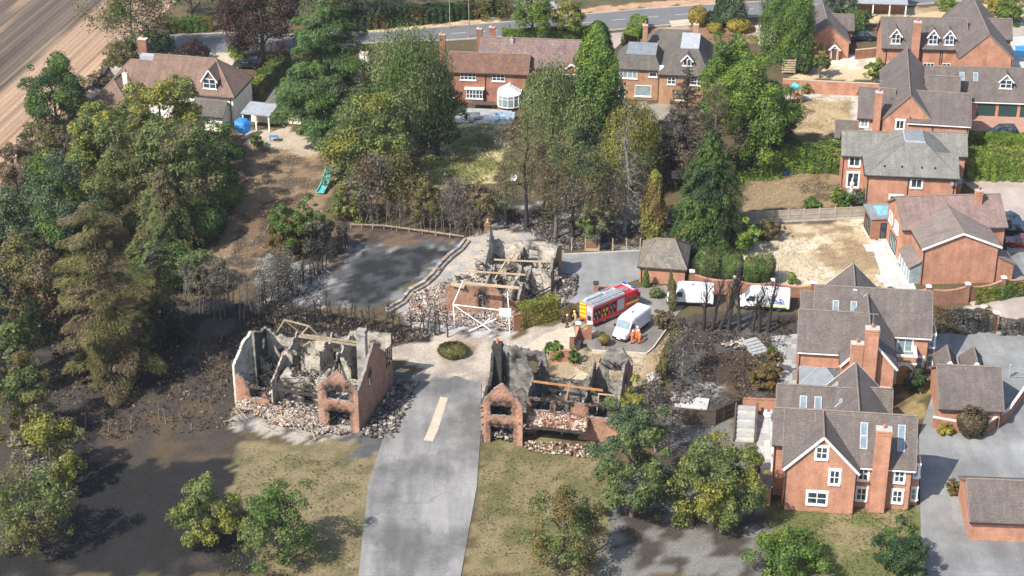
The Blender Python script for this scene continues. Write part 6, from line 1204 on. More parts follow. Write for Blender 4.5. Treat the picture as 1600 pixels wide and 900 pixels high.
timbers(R1, 'stud', [((4.6, 9.0 + i * .55, 3.0), (4.6, 9.0 + i * .55, 5.4 - .1 * i), .1, .14) for i in range(4)], 'timber_char'); timbers(R1, 'fallen_joist', [((-9.5 + i * 1.1, 4.0 + .3 * (i % 3), 2.7 - .5 * (i % 2)), (-9.0 + i * 1.1, 7.5, 1.2 + .9 * (i % 2)), .1, .2) for i in range(8)], 'timber_char')
ch = MB(); ch.box(2.5, 3.5, 5.6, 6.4, 3, 9.2); ch.box(2.42, 3.58, 5.52, 6.48, 8.7, 8.9); ch.build('chimney', 'plaster_grey', R1)
rubble('rubble', None, [(-10, 2.6), (-0.3, 2.6), (4.3, 0.4), (4.3, 10.4), (-10, 10.3)], 1980, 'rubble_pale', 0.45, 0.08, 0.56, parent=R1); rubble('rubble', None, [(-10.3, 1.9), (-0.1, 1.9), (-0.1, -0.2), (3.6, -0.3), (3.2, -1.3), (-1, -1.6), (-6, -0.2), (-10.2, 0.9)], 3600, 'rubble_pale', 0.9, 0.05, 0.34, parent=R1); rubble('rubble', None, [(4.9, -1), (8.5, 0), (7.5, 12), (4.9, 12)], 726, 'rubble_dark', 0.5, 0.07, 0.50, parent=R1)
rubble('rubble', None, [(-10.3, 1.9), (-0.1, 1.9), (-0.1, -1.2), (-4, -1.2), (-10.2, 0.6)], 1500, 'rubble_brick', 0.95, 0.06, 0.3, parent=R1); rubble('rubble', None, [(-10, 2.6), (4.3, 0.6), (4.3, 10.4), (-10, 10.3)], 900, 'rubble_dark', 0.6, 0.08, 0.5, parent=R1); sticks(R1, [(-9.5, 2.6), (3.8, 1), (3.8, 10), (-9.5, 10)], 150, 3.6, 'timber_char', .07); sticks(R1, [(-10, -3), (4, -3), (4, -.5), (-10, 1.5)], 26, .8, 'timber_raw', .05)
# --- right shell
R2 = empty('burnt_house', (-3.3, 174.4, 0), -12, 'gutted brick house shell with blackened walls beside the parked white van', 'ruin')
wallpart(R2, 'gable_wall', [((0, 0), (4.5, 0), [(0, 4.9), (2.2, 7.4), (4.5, 4.9)], [(1.05, 3.35, 3.4, 4.7), (1.0, 3.5, -1, 2.1)], 0.3, 0.2, 0.1, 0.1)])
wallpart(R2, 'side_wall', [((0, 10.3), (0, 0), [(0, 5.5), (3, 6.0), (4.2, 7.6), (5.2, 7.9), (6, 5.4), (10.3, 4.9)], [(2, 3.2, 3.2, 4.6)], 0.3, 0.2, 0.6)], ['brick_ruin', 'plaster_dark', 'plaster_dark'])
wallpart(R2, 'front_wall', [((4.5, 2.6), (14.3, 2.75), [(0, 4.5), (9.8, 4.5)], [(0.5, 2.4, 3.0, 4.25), (3.0, 4.6, 3.0, 4.25), (6.6, 9.0, 2.9, 4.3), (1.0, 5.5, -1, 1.9)], 0.3, 0.2, 0.22, 0.18)])
wallpart(R2, 'gable_wall', [((14.3, 2.75), (14.6, 10.3), [(0, 4.8), (1.6, 6.6), (3, 7.9), (4.6, 7.6), (6.5, 6.0), (7.6, 5.6)], [(3.2, 4.0, 3.8, 5.4)], 0.3, 0.2, 0.35, 0.15)], ['brick_ruin', 'plaster_grey', 'plaster_grey'])
wallpart(R2, 'back_wall', [((14.6, 10.3), (0, 10.6), [(0, 5.8), (1.2, 7.4), (2.8, 7.2), (4, 4.4), (6, 2.4), (9.2, 2.8), (9.7, 5.8), (14.6, 6.0)], [(1.2, 2.6, 3.2, 4.7), (10.6, 13.0, 3.0, 4.6), (11, 12.6, 0.6, 2.2), (6.2, 7.6, 0.4, 1.6)], 0.3, 0.2, 0.3)], ['brick_ruin', 'plaster_grey', 'plaster_grey'])
for a in (((4.5, 2.8), (4.5, 10.3), [(0, 4.7), (3, 5.3), (5, 4.4), (7.5, 5.2)], [(4.6, 5.6, 2.7, 4.6)]), ((1.5, 6.2), (4.4, 6.2), [(0, 7.8), (0.8, 6.4), (2, 7.6), (2.9, 5.5)], []), ((5.2, 6.4), (10.2, 6.6), [(0, 3.0), (2, 2.4), (3, 4.6), (5, 3.6)], [(1.0, 2.0, 0.1, 2.1)]), ((10.4, 3.0), (10.6, 10.1), [(0, 3.6), (3, 4.6), (7, 5.5)], [(2.2, 3.2, 0.2, 2.1)]), ((10.6, 6.0), (14.3, 6.1), [(0, 4.4), (2, 2.6), (3.7, 4.6)], [(1, 1.9, 0.2, 2.1)])): wallpart(R2, 'inner_wall', [a + (0.18, 0.2, 0.5, 0.34)], ['plaster_grey', 'plaster_dark', 'plaster_grey'])
ch = MB(); ch.box(0.1, 1.1, 5.2, 6.1, 3, 9.0); ch.box(0.02, 1.18, 5.12, 6.18, 8.5, 8.7); ch.build('chimney', 'timber_char', R2); MB().lathe([(.16, 0), (.14, .4), (.17, .5)], 8, (0.6, 5.65, 9.0)).build('chimney_pot', 'terracotta', R2)
timbers(R2, 'purlin', [((4.6, 5.2, 5.0), (12.2, 5.0, 4.9), .16, .2), ((8.2, 4.6, 3.0), (8.6, 5.2, 5.4), .12, .16)], 'wood_orange'); timbers(R2, 'timber_frame', [((11.7, 4.2, 2.4), (11.9, 4.2, 4.9), .12, .12), ((11.8, 4.2, 4.9), (13.6, 4.2, 4.9), .12, .12), ((13.4, 4.2, 2.4), (13.5, 4.2, 4.9), .12, .12)], 'timber_raw')
timbers(R2, 'charred_rafter', [((11.0 + i * .9, 9.8, 5.6 + .3 * (i % 2)), (11.6 + i * .7, 7.0, 7.6 - .2 * i), .1, .16) for i in range(4)] + [((4.8 + i, 3.2, 2.7), (5.0 + i, 6.3, 2.6 - .4 * (i % 2)), .1, .2) for i in range(6)], 'timber_char')
m = MB(); m.hexa([(4.7, 1.0, 1.9), (11.0, 1.1, 1.9), (11.2, 2.55, 2.7), (4.7, 2.5, 2.7), (4.7, 1.0, 2.05), (11.0, 1.1, 2.05), (11.2, 2.55, 2.85), (4.7, 2.5, 2.85)]); m.build('lean_to_roof', 'timber_char', R2); V, F = chunks(1400, lambda n: (lambda u, v: np.column_stack([4.75 + 6.3 * u, 1.05 + 1.45 * v, 2.07 + .8 * v + .05 * RNG.random(n)]))(RNG.random(n), RNG.random(n)), .08, .4, .4); link('fallen_tiles', fast('fallen_tiles', V, F, 'rubble_brick'), R2)['kind'] = 'stuff'; timbers(R2, 'lintel_beam', [((4.6, 0.9, 1.9), (11.2, 1.0, 1.85), .2, .22)], 'timber_char')
rubble('rubble', None, [(0.4, 0.4), (4.3, 0.4), (4.6, 3), (14, 3.2), (14.2, 10), (0.5, 10)], 2200, 'rubble_dark', 1.3, 0.08, 0.56, parent=R2); rubble('rubble', None, [(5.0, 6.8), (10.2, 6.9), (10, 10), (5, 10)], 1100, 'rubble_pale', 1.8, 0.08, 0.43, parent=R2)
rubble('rubble', None, [(0.4, 0.4), (4.3, 0.4), (4.6, 3), (14, 3.2), (14.2, 10), (0.5, 10)], 2200, 'rubble_dark', 1.7, 0.08, 0.5, parent=R2); rubble('rubble', None, [(4.8, -1.0), (14.5, -1.0), (14.3, 2.3), (4.8, 0.8)], 500, 'rubble_brick', 0.5, 0.08, 0.4, parent=R2); sticks(R2, [(0.5, 1), (14, 3.4), (14, 9.8), (0.6, 9.8)], 120, 3.4, 'timber_char', .07)
# --- far shell, mostly fallen
R3 = empty('burnt_house', (-8.0, 204.3, 0), -8, 'collapsed brick house reduced to low walls and pale debris, behind the white scaffold', 'ruin')
wallpart(R3, 'front_wall', [((0, 0.0), (6.9, 0.0), [(0, 3.3), (0.6, 3.6), (6, 3.5), (6.9, 2.6)], [(4.1, 4.9, 0.6, 2.4)], 0.3, 0.2, 0.28, 0.16)]); wallpart(R3, 'front_wall', [((6.9, 0.2), (8.8, 1.2), [(0, 2.6), (2.1, 1.0)], [], 0.3)])
wallpart(R3, 'side_wall', [((0, 4.5), (0, 0), [(0, 1.4), (2, 2.2), (4.5, 3.3)], [], 0.3)]); wallpart(R3, 'side_wall', [((8.8, 1.2), (9.6, 6.6), [(0, 1.5), (1.5, 2.9), (3, 1.6), (5.4, 3.4)], [(3.4, 4.4, 0, 1.9)], 0.3)])
wallpart(R3, 'back_wall', [((12.6, 12.4), (3.6, 13.4), [(0, 3.8), (0.8, 3.1), (2.5, 3.4), (9, 3.5)], [(3.0, 4.2, 1.0, 2.6)], 0.3, 0.2, 0.1)]); wallpart(R3, 'gable_wall', [((3.6, 13.4), (3.2, 8.8), [(0, 3.6), (1.4, 5.6), (2.2, 5.6), (3, 3.4), (4.6, 2.5)], [], 0.35, 0.2, 0.05)], ['plaster_pale', 'plaster_pale', 'plaster_grey']); wallpart(R3, 'side_wall', [((11.9, 6.8), (12.6, 12.4), [(0, 2.4), (0.9, 2.5), (1.0, 3.2), (4, 4.4), (5.6, 3.8)], [(1.8, 3.6, 0, 2.0)], 0.3, 0.2, 0.2)], ['brick_ruin', 'plaster_pale', 'plaster_grey'])
for a in (((0.2, 4.6), (9.4, 4.3), [(0, 2.6), (3, 1.2), (4.6, 2.6), (9, 1.8)], [(0.8, 1.7, 0, 2.1), (5.4, 6.6, 0, 2.2)]), ((1.6, 8.6), (9.2, 8.2), [(0, 2.6), (3, 2.2), (5, 2.8), (7.6, 2.4)], [(1.2, 2.2, 0, 2.0), (4.6, 5.8, 0.8, 2.0)]), ((4.6, 0.4), (4.8, 8.4), [(0, 2.2), (3, 2.8), (8, 2.2)], [(4.4, 5.4, 0, 2.0)]), ((7.8, 1.4), (8.2, 8.2), [(0, 1.6), (2, 2.9), (4, 1.2), (6.8, 2.8)], []), ((7.6, 8.4), (7.8, 12.8), [(0, 2.6), (4.4, 3.0)], [(1.5, 2.6, 0, 2.1)]), ((9.4, 6.4), (12.0, 6.2), [(0, 3.0), (1.3, 3.4), (2.6, 2.2)], [])): wallpart(R3, 'inner_wall', [a + (0.18, 0.2, 0.14, 0.34)], ['plaster_pale', 'plaster_pale', 'plaster_grey'])
ch = MB(); ch.box(3.05, 3.75, 11.25, 11.95, 5.3, 6.5); ch.box(2.98, 3.82, 11.18, 12.02, 6.1, 6.28); ch.build('chimney', 'brick_brown', R3); MB().lathe([(.15, 0), (.13, .35), (.16, .45)], 8, (3.4, 11.6, 6.5)).build('chimney_pot', 'timber_raw', R3)
timbers(R3, 'fallen_beam', [((1.2, 5.6, 2.6), (9.0, 5.4, 2.7), .14, .18), ((4.6, 3.2, 1.2), (6.2, 7.6, 3.2), .14, .18), ((4.6, 8.8, 2.8), (10.5, 8.6, 3.0), .14, .16), ((5.6, 8.4, 1.0), (7.0, 11.8, 2.8), .12, .16), ((2.0, 7.4, 2.7), (4.2, 4.6, 1.0), .1, .14), ((9.0, -0.6, 0.3), (12.5, 1.6, 0.9), .12, .14), ((6.6, 3.0, 0.6), (8.4, 4.8, 3.0), .12, .14)], 'timber_raw'); timbers(R3, 'charred_rafter', [((7.0 + i * .8, 6.6, 1.0), (7.6 + i * .8, 9.6, 3.2 - .2 * i), .1, .14) for i in range(5)] + [((10.4, 2 + i, .4), (12.2, 2.8 + i, 1.2), .12, .14) for i in range(4)], 'timber_char')
MB().bar((0.8, -0.25, 3.75), (2.4, -0.35, 3.5), 0.5, 0.25).build('sill_slab', 'timber_raw', R3)
rubble('rubble', None, [(0.3, 0.4), (8.6, 1.2), (9.4, 6.5), (12.2, 7), (12.3, 12.3), (3.6, 13), (3, 9), (0.4, 4.4)], 2860, 'rubble_pale', 1.2, 0.08, 0.50, parent=R3); rubble('rubble', None, [(-4.5, -3.5), (8.5, -4.2), (8.6, -0.3), (0, -0.4), (-0.3, 4), (2.5, 9), (1, 10), (-4.5, 3)], 3300, 'rubble_pale', 0.6, 0.06, 0.37, parent=R3); rubble('rubble', None, [(9.2, -1), (13.2, 0.5), (15, 6), (14.8, 11.5), (12.8, 11), (10, 6)], 1760, 'rubble_dark', 0.6, 0.07, 0.50, parent=R3)
rubble('rubble', None, [(-4.5, -3.5), (8.5, -4.2), (8.6, -0.3), (0, -0.4), (-0.3, 4), (2.5, 9), (1, 10), (-4.5, 3)], 1600, 'rubble_brick', 0.5, 0.06, 0.3, parent=R3); rubble('rubble', None, [(0.3, 0.4), (8.6, 1.2), (9.4, 6.5), (12.2, 7), (12.3, 12.3), (3.6, 13), (3, 9), (0.4, 4.4)], 1300, 'rubble_dark', 1.0, 0.07, 0.4, parent=R3); sticks(R3, [(0.5, 0.6), (8.6, 1.4), (12, 7.5), (12, 12), (4, 12.6), (1, 4)], 150, 2.4, 'timber_char', .06); sticks(R3, [(-4, -3.5), (9, -4), (13, 3), (12.6, 8), (0, 0)], 60, .6, 'bark_tan', .05)
for k, (px, py) in enumerate([(697, 406), (686, 424), (664, 456), (652, 481), (691, 482)]):
    x, y = P(px, py); o = MB().lathe([(0.12, 0), (0.22, 0.15), (0.25, 0.42), (0.2, 0.46), (0.18, 0.38)], 9).build('plant_pot', 'brick_brown', None, (x, y, 0)); put(o, ['terracotta pot nearest the collapsed chimney on the debris terrace', 'terracotta pot second along the debris terrace wall', 'terracotta pot midway down the debris terrace', 'terracotta pot low on the debris terrace by the stone edging', 'terracotta pot at the foot of the debris terrace near the scaffold'][k], 'pot')
# ================================================================== walls and fences
def pier(root, x, y, h, w=0.5, mat='brick_brown', cap='stone_white'):
    o = MB().box(-w / 2, w / 2, -w / 2, w / 2, -0.1, h).build('pier', mat, root, (x, y, 0)); c = MB(); c.box(-w / 2 - 0.08, w / 2 + 0.08, -w / 2 - 0.08, w / 2 + 0.08, h, h + 0.12); c.hexa([(-w / 2, -w / 2, h + .12), (w / 2, -w / 2, h + .12), (w / 2, w / 2, h + .12), (-w / 2, w / 2, h + .12), (-w / 5, -w / 5, h + .28), (w / 5, -w / 5, h + .28), (w / 5, w / 5, h + .28), (-w / 5, w / 5, h + .28)]); c.build('pier_cap', cap, o); return o
def swept_wall(name, label, pts, h=2.0, dip=0.35, mat='brick_brown', cop='brick_orange', t=0.25, pierh=None, piers=True):
    """brick wall with scooped top between piers"""
    pts = [np.array(p) for p in pts]; o = pts[0]; root = empty(name, (o[0], o[1]), 0, label, 'wall')
    for a, b in zip(pts[:-1], pts[1:]):
        d = b - a; L = np.linalg.norm(d); d /= L; n = np.array([-d[1], d[0]]) * t / 2; k = max(4, int(L / 0.35)); w = MB(); c = MB()
        us = np.linspace(0, L, k + 1); hs = h - dip * np.sin(np.linspace(0, math.pi, k + 1)) ** 1.0
        for i in range(k):
            p, q = a - o + d * us[i], a - o + d * us[i + 1]
            w.hexa([(*(p - n), -.1), (*(q - n), -.1), (*(q + n), -.1), (*(p + n), -.1), (*(p - n), hs[i]), (*(q - n), hs[i + 1]), (*(q + n), hs[i + 1]), (*(p + n), hs[i])]); m_ = n * 1.25
            c.hexa([(*(p - m_), hs[i] + .003), (*(q - m_), hs[i + 1] + .003), (*(q + m_), hs[i + 1] + .003), (*(p + m_), hs[i] + .003), (*(p - m_), hs[i] + .1), (*(q - m_), hs[i + 1] + .1), (*(q + m_), hs[i + 1] + .1), (*(p + m_), hs[i] + .1)])
        wo = w.build('wall_panel', mat, root); c.build('coping', cop, wo)
    if piers:
        for p in pts: pier(root, *(p - o), (pierh or h + 0.35), 0.5, mat)
    return root
def fence(name, label, pts, n, h=1.75, panel='wood_fence', post='concrete', gravel=True, gone=(), board=0.0):
    a, b = [np.array(p) for p in pts]; d = (b - a) / n; ln = np.linalg.norm(d); u = d / ln; ang = math.atan2(d[1], d[0]); root = empty(name, (*a, 0), 0, label, 'fence'); pm = MB().box(-.06, .06, -.06, .06, -.1, h + .15).mesh('post', post); w = MB(); L = ln - .14
    nb = max(3, int(L / 0.14))
    for i in range(nb): w.box(.07 + L * i / nb + .004, .07 + L * (i + 1) / nb - .004, -.015 + .008 * (i % 2), .015 + .008 * (i % 2), .3 if gravel else .05, h)
    for z in (.45, h * .55, h - .1): w.box(.07, .07 + L, -.05, -.016, z - .04, z + .04)
    wm = w.mesh('panel', panel); gm = MB().box(.065, .075 + L, -.03, .03, -.05, .29).mesh('gravel_board', post)
    for i in range(n + 1): link('post', pm, root, (*(d * i), 0), ang)
    for i in range(n):
        if i in gone: continue
        link('panel', wm, root, (*(d * i), 0), ang)
        if gravel: link('gravel_board', gm, root, (*(d * i), 0), ang)
    return root
swept_wall('garden_wall', 'long scoop-topped brick wall with stone-capped piers behind the white vans', PP([(1080, 452), (1148, 462), (1207, 466), (1268, 470), (1330, 472), (1388, 474), (1448, 476), (1509, 472), (1565, 462), (1630, 450)]), 2.1, 0.4)
swept_wall('garden_wall', 'straight low brick garden wall between the barn patio and the play lawn', PP([(1222, 143), (1300, 147), (1382, 151)]), 2.0, 0.0, 'brick_orange', 'paving_tan', piers=False)
swept_wall('garden_wall', 'short brick wall joining the steps to the nearest brick house', PP([(1158, 644), (1212, 646)]), 1.7, 0.0, 'brick_orange', 'brick_red', piers=False)
swept_wall('garden_wall', 'curved low brick wall with railings below the drive garage', PP([(1456, 668), (1500, 676), (1540, 678), (1575, 655), (1600, 620)]), 1.3, 0.0, 'brick_red', 'stone_white', piers=False)
swept_wall('garden_wall', 'brick retaining wall topped by a clipped yellow hedge beside the debris', PP([(802, 517), (868, 498)]), 2.0, 0.0, 'brick_red', 'brick_red', piers=False)
gw = swept_wall('gate_wall', 'swept brick gate wall with stone caps between the lane and the fire engine', PP([(893, 549), (903, 530), (921, 530)]), 1.9, 0.75, 'brick_red', 'brick_orange', pierh=2.1); swept_wall('gate_wall', 'low brick wall with shrubs left of the swept gate wall', PP([(858, 566), (902, 562)]), 1.3, 0.0, 'brick_orange', 'brick_orange', piers=False)
swept_wall('garden_wall', 'dark brick wall on the patio beside the barn under the black car', PP([(1336, 92), (1380, 88)]), 1.5, 0.0, 'brick_brown', 'paving_tan', piers=False)
for k, (px, py) in enumerate([(1554, 515), (1537, 492)]):
    x, y = P(px, py); r = empty('gate_pier', (x, y), 0, ['tall brick gate pier with stone cap at the burnt hedge end', 'short stone-capped pier on the lane beyond the burnt hedge'][k], 'pier'); pier(r, 0, 0, 2.2 if k == 0 else 1.0, 0.6, 'brick_orange')
for k, (px, py) in enumerate([(1304, 80), (1502, 28), (1123, 86)]):
    pass
fence('panel_fence', 'row of weathered timber panels between pale concrete posts above the dry lawn', PP([(1158, 350), (1352, 341)]), 8, 1.75)
fence('panel_fence', 'dark timber panels with one new brown panel behind the concrete yard', PP([(893, 391), (1000, 392)]), 5, 1.6, 'wood_brown', 'timber_raw', True, gone=(0, 2, 3, 4))
fence('panel_fence', 'blackened timber panels above the burnt bottom garden', PP([(1050, 664), (1117, 664)]), 3, 1.9, 'wood_dark', 'wood_dark', False); fence('panel_fence', 'blackened timber panels rising towards the brick wall', PP([(1117, 664), (1158, 645)]), 3, 1.9, 'wood_dark', 'wood_dark', False)
fence('panel_fence', 'short brown fence behind the clipped topiary bushes', PP([(1076, 445), (1100, 447)]), 2, 1.2, 'wood_dark', 'wood_dark', False)
fence('panel_fence', 'orange-brown timber panels between the small garage and the conifer', PP([(1084, 388), (1112, 384)]), 2, 1.7, 'wood_orange', 'wood_brown', False)
# low rail fence behind the burnt lawn
r = empty('rail_fence', (*P(548, 356), 0), 0, 'low singed timber rail behind the burnt lawn', 'fence'); o_ = np.array(P(548, 356)); L = [np.array(p) - o_ for p in PP([(548, 356), (600, 358), (660, 366), (725, 375)])]
for a, b in zip(L[:-1], L[1:]):
    MB().bar((*a, .55), (*b, .55), .08, .16).build('rail', 'bark_tan', r)
    for t in (0, .33, .66): MB().tube((*(a + (b - a) * t), -.05), (*(a + (b - a) * t), .75), .06, .06, 6).build('post', 'bark_tan', r)
# stone terrace edging round the burnt lawn
pts = [np.array(p) for p in PP([(727, 376), (716, 390), (700, 402), (688, 414), (676, 430), (660, 445), (640, 456), (627, 472), (604, 486)])]; r = empty('terrace_wall', (*pts[0], 0), 0, 'winding low stone edging between the burnt lawn and the debris', 'wall')
for a, b in zip(pts[:-1], pts[1:]):
    n = max(3, int(np.linalg.norm(b - a) / .55))
    for i in range(n):
        p = a + (b - a) * (i / n) - pts[0]; q = a + (b - a) * ((i + .93) / n) - pts[0]
        MB().bar((*p, .18), (*q, .18), .42 + random.uniform(-.05, .05), .5 + random.uniform(-.08, .08)).build('stone', random.choice(['bark_grey', 'bark_tan', 'paving_grey']), r)
        w = np.array([-(q - p)[1], (q - p)[0]]); w /= np.linalg.norm(w); MB().bar((*(p + w * .5), .05), (*(q + w * .5), .05), .4, .3).build('stone', random.choice(['bark_grey', 'bark_tan']), r)
# white scaffold
x, y = P(708, 512); S_ = empty('scaffold_frame', (x, y), -8, 'white painted timber frame leaning before the collapsed house', 'frame')
for a, b in (((0.2, 0, 0), (0, 0.2, 3.0)), ((6.8, -0.3, 0), (6.6, 0.2, 3.0)), ((0, 0.2, 3.0), (6.6, 0.2, 2.6)), ((0, .2, 3), (4.6, -0.6, 0.3)), ((2.0, -.8, 0.1), (5.2, 0, 1.6)), ((0, .2, 3), (0.9, 2.2, 5.2)), ((6.6, .2, 3), (6.3, 1.2, 4.6)), ((6.3, .2, 1.2), (6.7, .3, 2.8)), ((3.4, -.2, 0.6), (4.4, .0, 1.6))): MB().bar(a, b, .09, .09).build('pole', 'white_trim', S_)
MB().box(5.5, 6.9, .1, .3, 1.9, 2.9).build('board', 'white_trim', S_); MB().bar((0.8, 2.2, 4.9), (7.6, 2.0, 4.8), .35, .2).build('plank', 'timber_raw', S_)
# steps and terrace by the bottom garden
r = empty('garden_steps', (*P(1163, 690), 0), -8, 'flight of grey stone steps up from the burnt bottom garden', 'steps')
for i in range(8): MB().box(-1.0, 1.0, i * .65, i * .65 + .8, -.1, .12 + i * .17).build('step', 'paving_grey' if i % 2 else 'concrete', r)  # alternating tones stand in for the shadow lines between treads
for sx in (-1.15, 1.15): MB().hexa([(sx - .1, -.1, -.1), (sx + .1, -.1, -.1), (sx + .1, 5.4, -.1), (sx - .1, 5.4, -.1), (sx - .1, -.1, .4), (sx + .1, -.1, .4), (sx + .1, 5.4, 1.7), (sx - .1, 5.4, 1.7)]).build('side_wall', 'wood_dark', r)
pt = sheet('terrace', PP([(1180, 648), (1210, 650), (1222, 770), (1186, 772)]), 'concrete', 0.03); slabs(pt, PP([(1186, 772), (1222, 770), (1210, 650), (1180, 648)]), 3, 12, ['paving_pale', 'paving_grey', 'paving_pale'], 0.07)
pt = sheet('back_terrace', PP([(1205, 526), (1246, 522), (1244, 602), (1222, 606)]), 'concrete', 0.03); slabs(pt, PP([(1222, 606), (1244, 602), (1246, 522), (1205, 526)]), 4, 10, ['paving_grey', 'paving_grey', 'asphalt_drive'], 0.06)
r = empty('stone_steps', (*P(1190, 552), 0), 28, 'pale weathered stone steps at the corner of the burnt garden', 'steps')
for i in range(5): MB().box(-1.2 + .1 * i, 1.1 - .05 * i, i * .5, i * .5 + .6, -.1, .1 + .14 * i).build('step', 'paving_grey', r)
# ================================================================== vehicles and people
c, rt, _l = heading(P(1004, 481), P(922, 516), 2.4, -1); fire_engine('red fire engine with roof ladders and open lockers on the parking court', c, rt)
c, rt, _l = heading(P(979, 537), P(1016, 508), 2.0, 1); van('white_van', 'plain white van facing the camera beside the fire engine', c, rt, L=5.8)
c, rt, _l = heading(P(1042, 478), P(1114, 481), 2.0, 1); van('white_van', 'white van behind charred stems, nearer the small garage', c, rt, L=5.6)
c, rt, _l = heading(P(1153, 484), P(1232, 489), 2.0, 1); van('white_van', 'white van with blue script and lime stripe by the brick wall', c, rt, livery=True, L=6.2)
for nm, lb, px, py, a, mt, suv in (('parked_car', 'dark car parked beside the small barn', 1345, 62, 178, 'paint_navy', False), ('parked_car', 'black car half hidden by the hedge before the green garage doors', 1566, 213, 180, 'paint_black', True), ('parked_car', 'black car parked farthest up beside the purple roofed house', 1574, 348, 118, 'paint_black', False), ('parked_car', 'dark blue car parked between the black and the maroon car', 1583, 366, 168, 'paint_navy', True), ('parked_car', 'maroon car parked beside the purple roofed house', 1597, 384, 172, 'paint_maroon', False), ('parked_car', 'black car beside the bungalow hedge at the top left', 386, 106, 178, 'paint_black', True)):
    car(nm, lb, P(px, py), a, mt, suv)
x, y = P(988, 537); person('person in orange overalls and white helmet nearest the van front', x, y, 40, lean=0.05)
x, y = P(1000, 537); person('person in orange overalls bending forward, right of the van', x, y, -120, lean=0.35, arms=((0.22, -0.4, 0.9), (-0.22, -0.42, 0.95)))
x, y = P(995.5, 531); person('person in orange overalls and white helmet against the van side', x, y, 10, arms=((0.25, -0.22, 1.1), (-0.26, -0.1, 0.92)))
x, y = P(916, 504); person('firefighter in yellow and tan kit at the engine rear', x, y, 100, 'yellow_suit', 'helmet_yellow', 0.1); x, y = P(886, 512); person('person in dark clothing standing left of the fire engine', x, y, 60, 'dark_suit', 'helmet_yellow', 0.0)
x, y = P(899, 506); person('firefighter in tan kit behind the gate wall cap', x, y, -60, 'tan_suit', 'helmet_yellow', 0.2)
# hose on the court
hp = [Vector((*P(*q), .06)) for q in [(936, 528), (941, 531), (944, 536), (945, 541), (943, 545)]]; put(MB().path(hp, .06, 6).build('hose', 'hose_yellow'), 'yellow fire hose curling on the tarmac by the gate wall', 'hose')
hp = [Vector((*P(*q), .06)) for q in [(918, 506), (910, 512), (904, 516), (897, 522)]]; put(MB().path(hp, .06, 6).build('hose', 'hose_yellow'), 'yellow hose trailing from the fire engine rear', 'hose')
x, y = P(930, 524); bx_ = MB(); bx_.box(-.5, .5, -.35, .35, 0, .35); bx_.box(-.52, .52, -.37, .37, .35, .42); put(bx_.build('equipment_box', 'timber_raw', None, (x, y, 0), .4), 'pale equipment box on the tarmac behind the gate wall', 'box')
for k, (px, py, lb) in enumerate([(931, 455, 'brick gate post stump with dark cap at the yard edge')]):
    x, y = P(px, py); r = empty('gate_pier', (x, y), 0, lb, 'pier'); pier(r, 0, 0, 1.1, .55, 'brick_red', 'timber_char')
x, y = P(960, 455); b_ = MB(); b_.lathe([(.5, 0), (.55, .3), (.3, .55), (.1, .6)], 9); b_.box(-1.2, -.4, -.3, .3, 0, .5); put(b_.build('kit_pile', 'red_plastic', None, (x, y, 0)), 'red kit heaped on the far side of the fire engine', 'kit')
# ================================================================== garden things
x, y = P(504, 298); r = empty('slide', (x, y), -70, 'teal garden slide with wooden tower beside the big cedar', 'slide')
for sx in (-.5, .5):
    for yy in (2.6, 3.7): MB().box(sx - .05, sx + .05, yy - .05, yy + .05, 0, 2.6).build('post', 'wood_brown', r)
MB().box(-.6, .6, 2.5, 3.8, 1.4, 1.5).build('platform', 'wood_brown', r); m = MB(); m.extr([(-.75, 2.4, 2.5), (.75, 2.4, 2.5), (0, 2.4, 3.2)], (0, 1.5, 0)); m.build('canopy', 'wood_dark', r)
pr = [(2.5, 1.45), (2.1, 1.3), (1.0, .55), (.2, .2), (-.7, .16)]; m = MB()
for (ya, za), (yb, zb) in zip(pr[:-1], pr[1:]): m.hexa([(-.3, ya, za - .06), (.3, ya, za - .06), (.3, yb, zb - .06), (-.3, yb, zb - .06), (-.3, ya, za), (.3, ya, za), (.3, yb, zb), (-.3, yb, zb)]); [m.hexa([(s - .04, ya, za), (s + .04, ya, za), (s + .04, yb, zb), (s - .04, yb, zb), (s - .04, ya, za + .2), (s + .04, ya, za + .2), (s + .04, yb, zb + .2), (s - .04, yb, zb + .2)]) for s in (-.32, .32)]
m.build('chute', 'slide_teal', r); r.rotation_euler[2] = math.radians(-12); r.scale = (1.6, 1.6, 1.25)
def parasol(px, py, lb, mat):
    x, y = P(px, py); r = empty('parasol', (x, y), 0, lb, 'parasol'); MB().tube((0, 0, 0), (0, 0, 2.3), .035).build('pole', 'metal_rail', r); m = MB(); n = 8; q = [(1.35 * math.cos(6.283 * i / n), 1.35 * math.sin(6.283 * i / n), 1.75) for i in range(n)]
    for i in range(n): m.extr([q[i], q[(i + 1) % n], (0, 0, 2.4)], (0, 0, -.03))
    cn = m.build('canopy', mat, r); cn.rotation_euler = (.85, 0, .5); cn.location = (-.6, 1.3, .75); MB().lathe([(.3, 0), (.3, .12), (.06, .16)], 8).build('base', 'concrete', r); return r
parasol(380, 216, 'bright blue garden parasol beside the open shelter', 'blue_cloth')
def table(px, py, lb, top, w=1.6, d=.9, rot=0):
    x, y = P(px, py); r = empty('garden_table', (x, y), rot, lb, 'table'); MB().box(-w / 2, w / 2, -d / 2, d / 2, .68, .74).build('tabletop', top, r)
    for sx in (-1, 1):
        for sy in (-1, 1): MB().box(sx * (w / 2 - .1) - .04, sx * (w / 2 - .1) + .04, sy * (d / 2 - .1) - .04, sy * (d / 2 - .1) + .04, 0, .68).build('leg', top, r)
    return r
table(428, 220, 'low blue-topped garden table on the patio left of the cedar', 'blue_cloth', 1.3, .8); table(755, 168, 'dark garden table below the bay window of the red house', 'wood_dark', 3.4, 1.3, -5); table(1408, 415, 'light metal patio table beside the purple roofed house', 'lead_pale', 2.0, 1.1, 75)
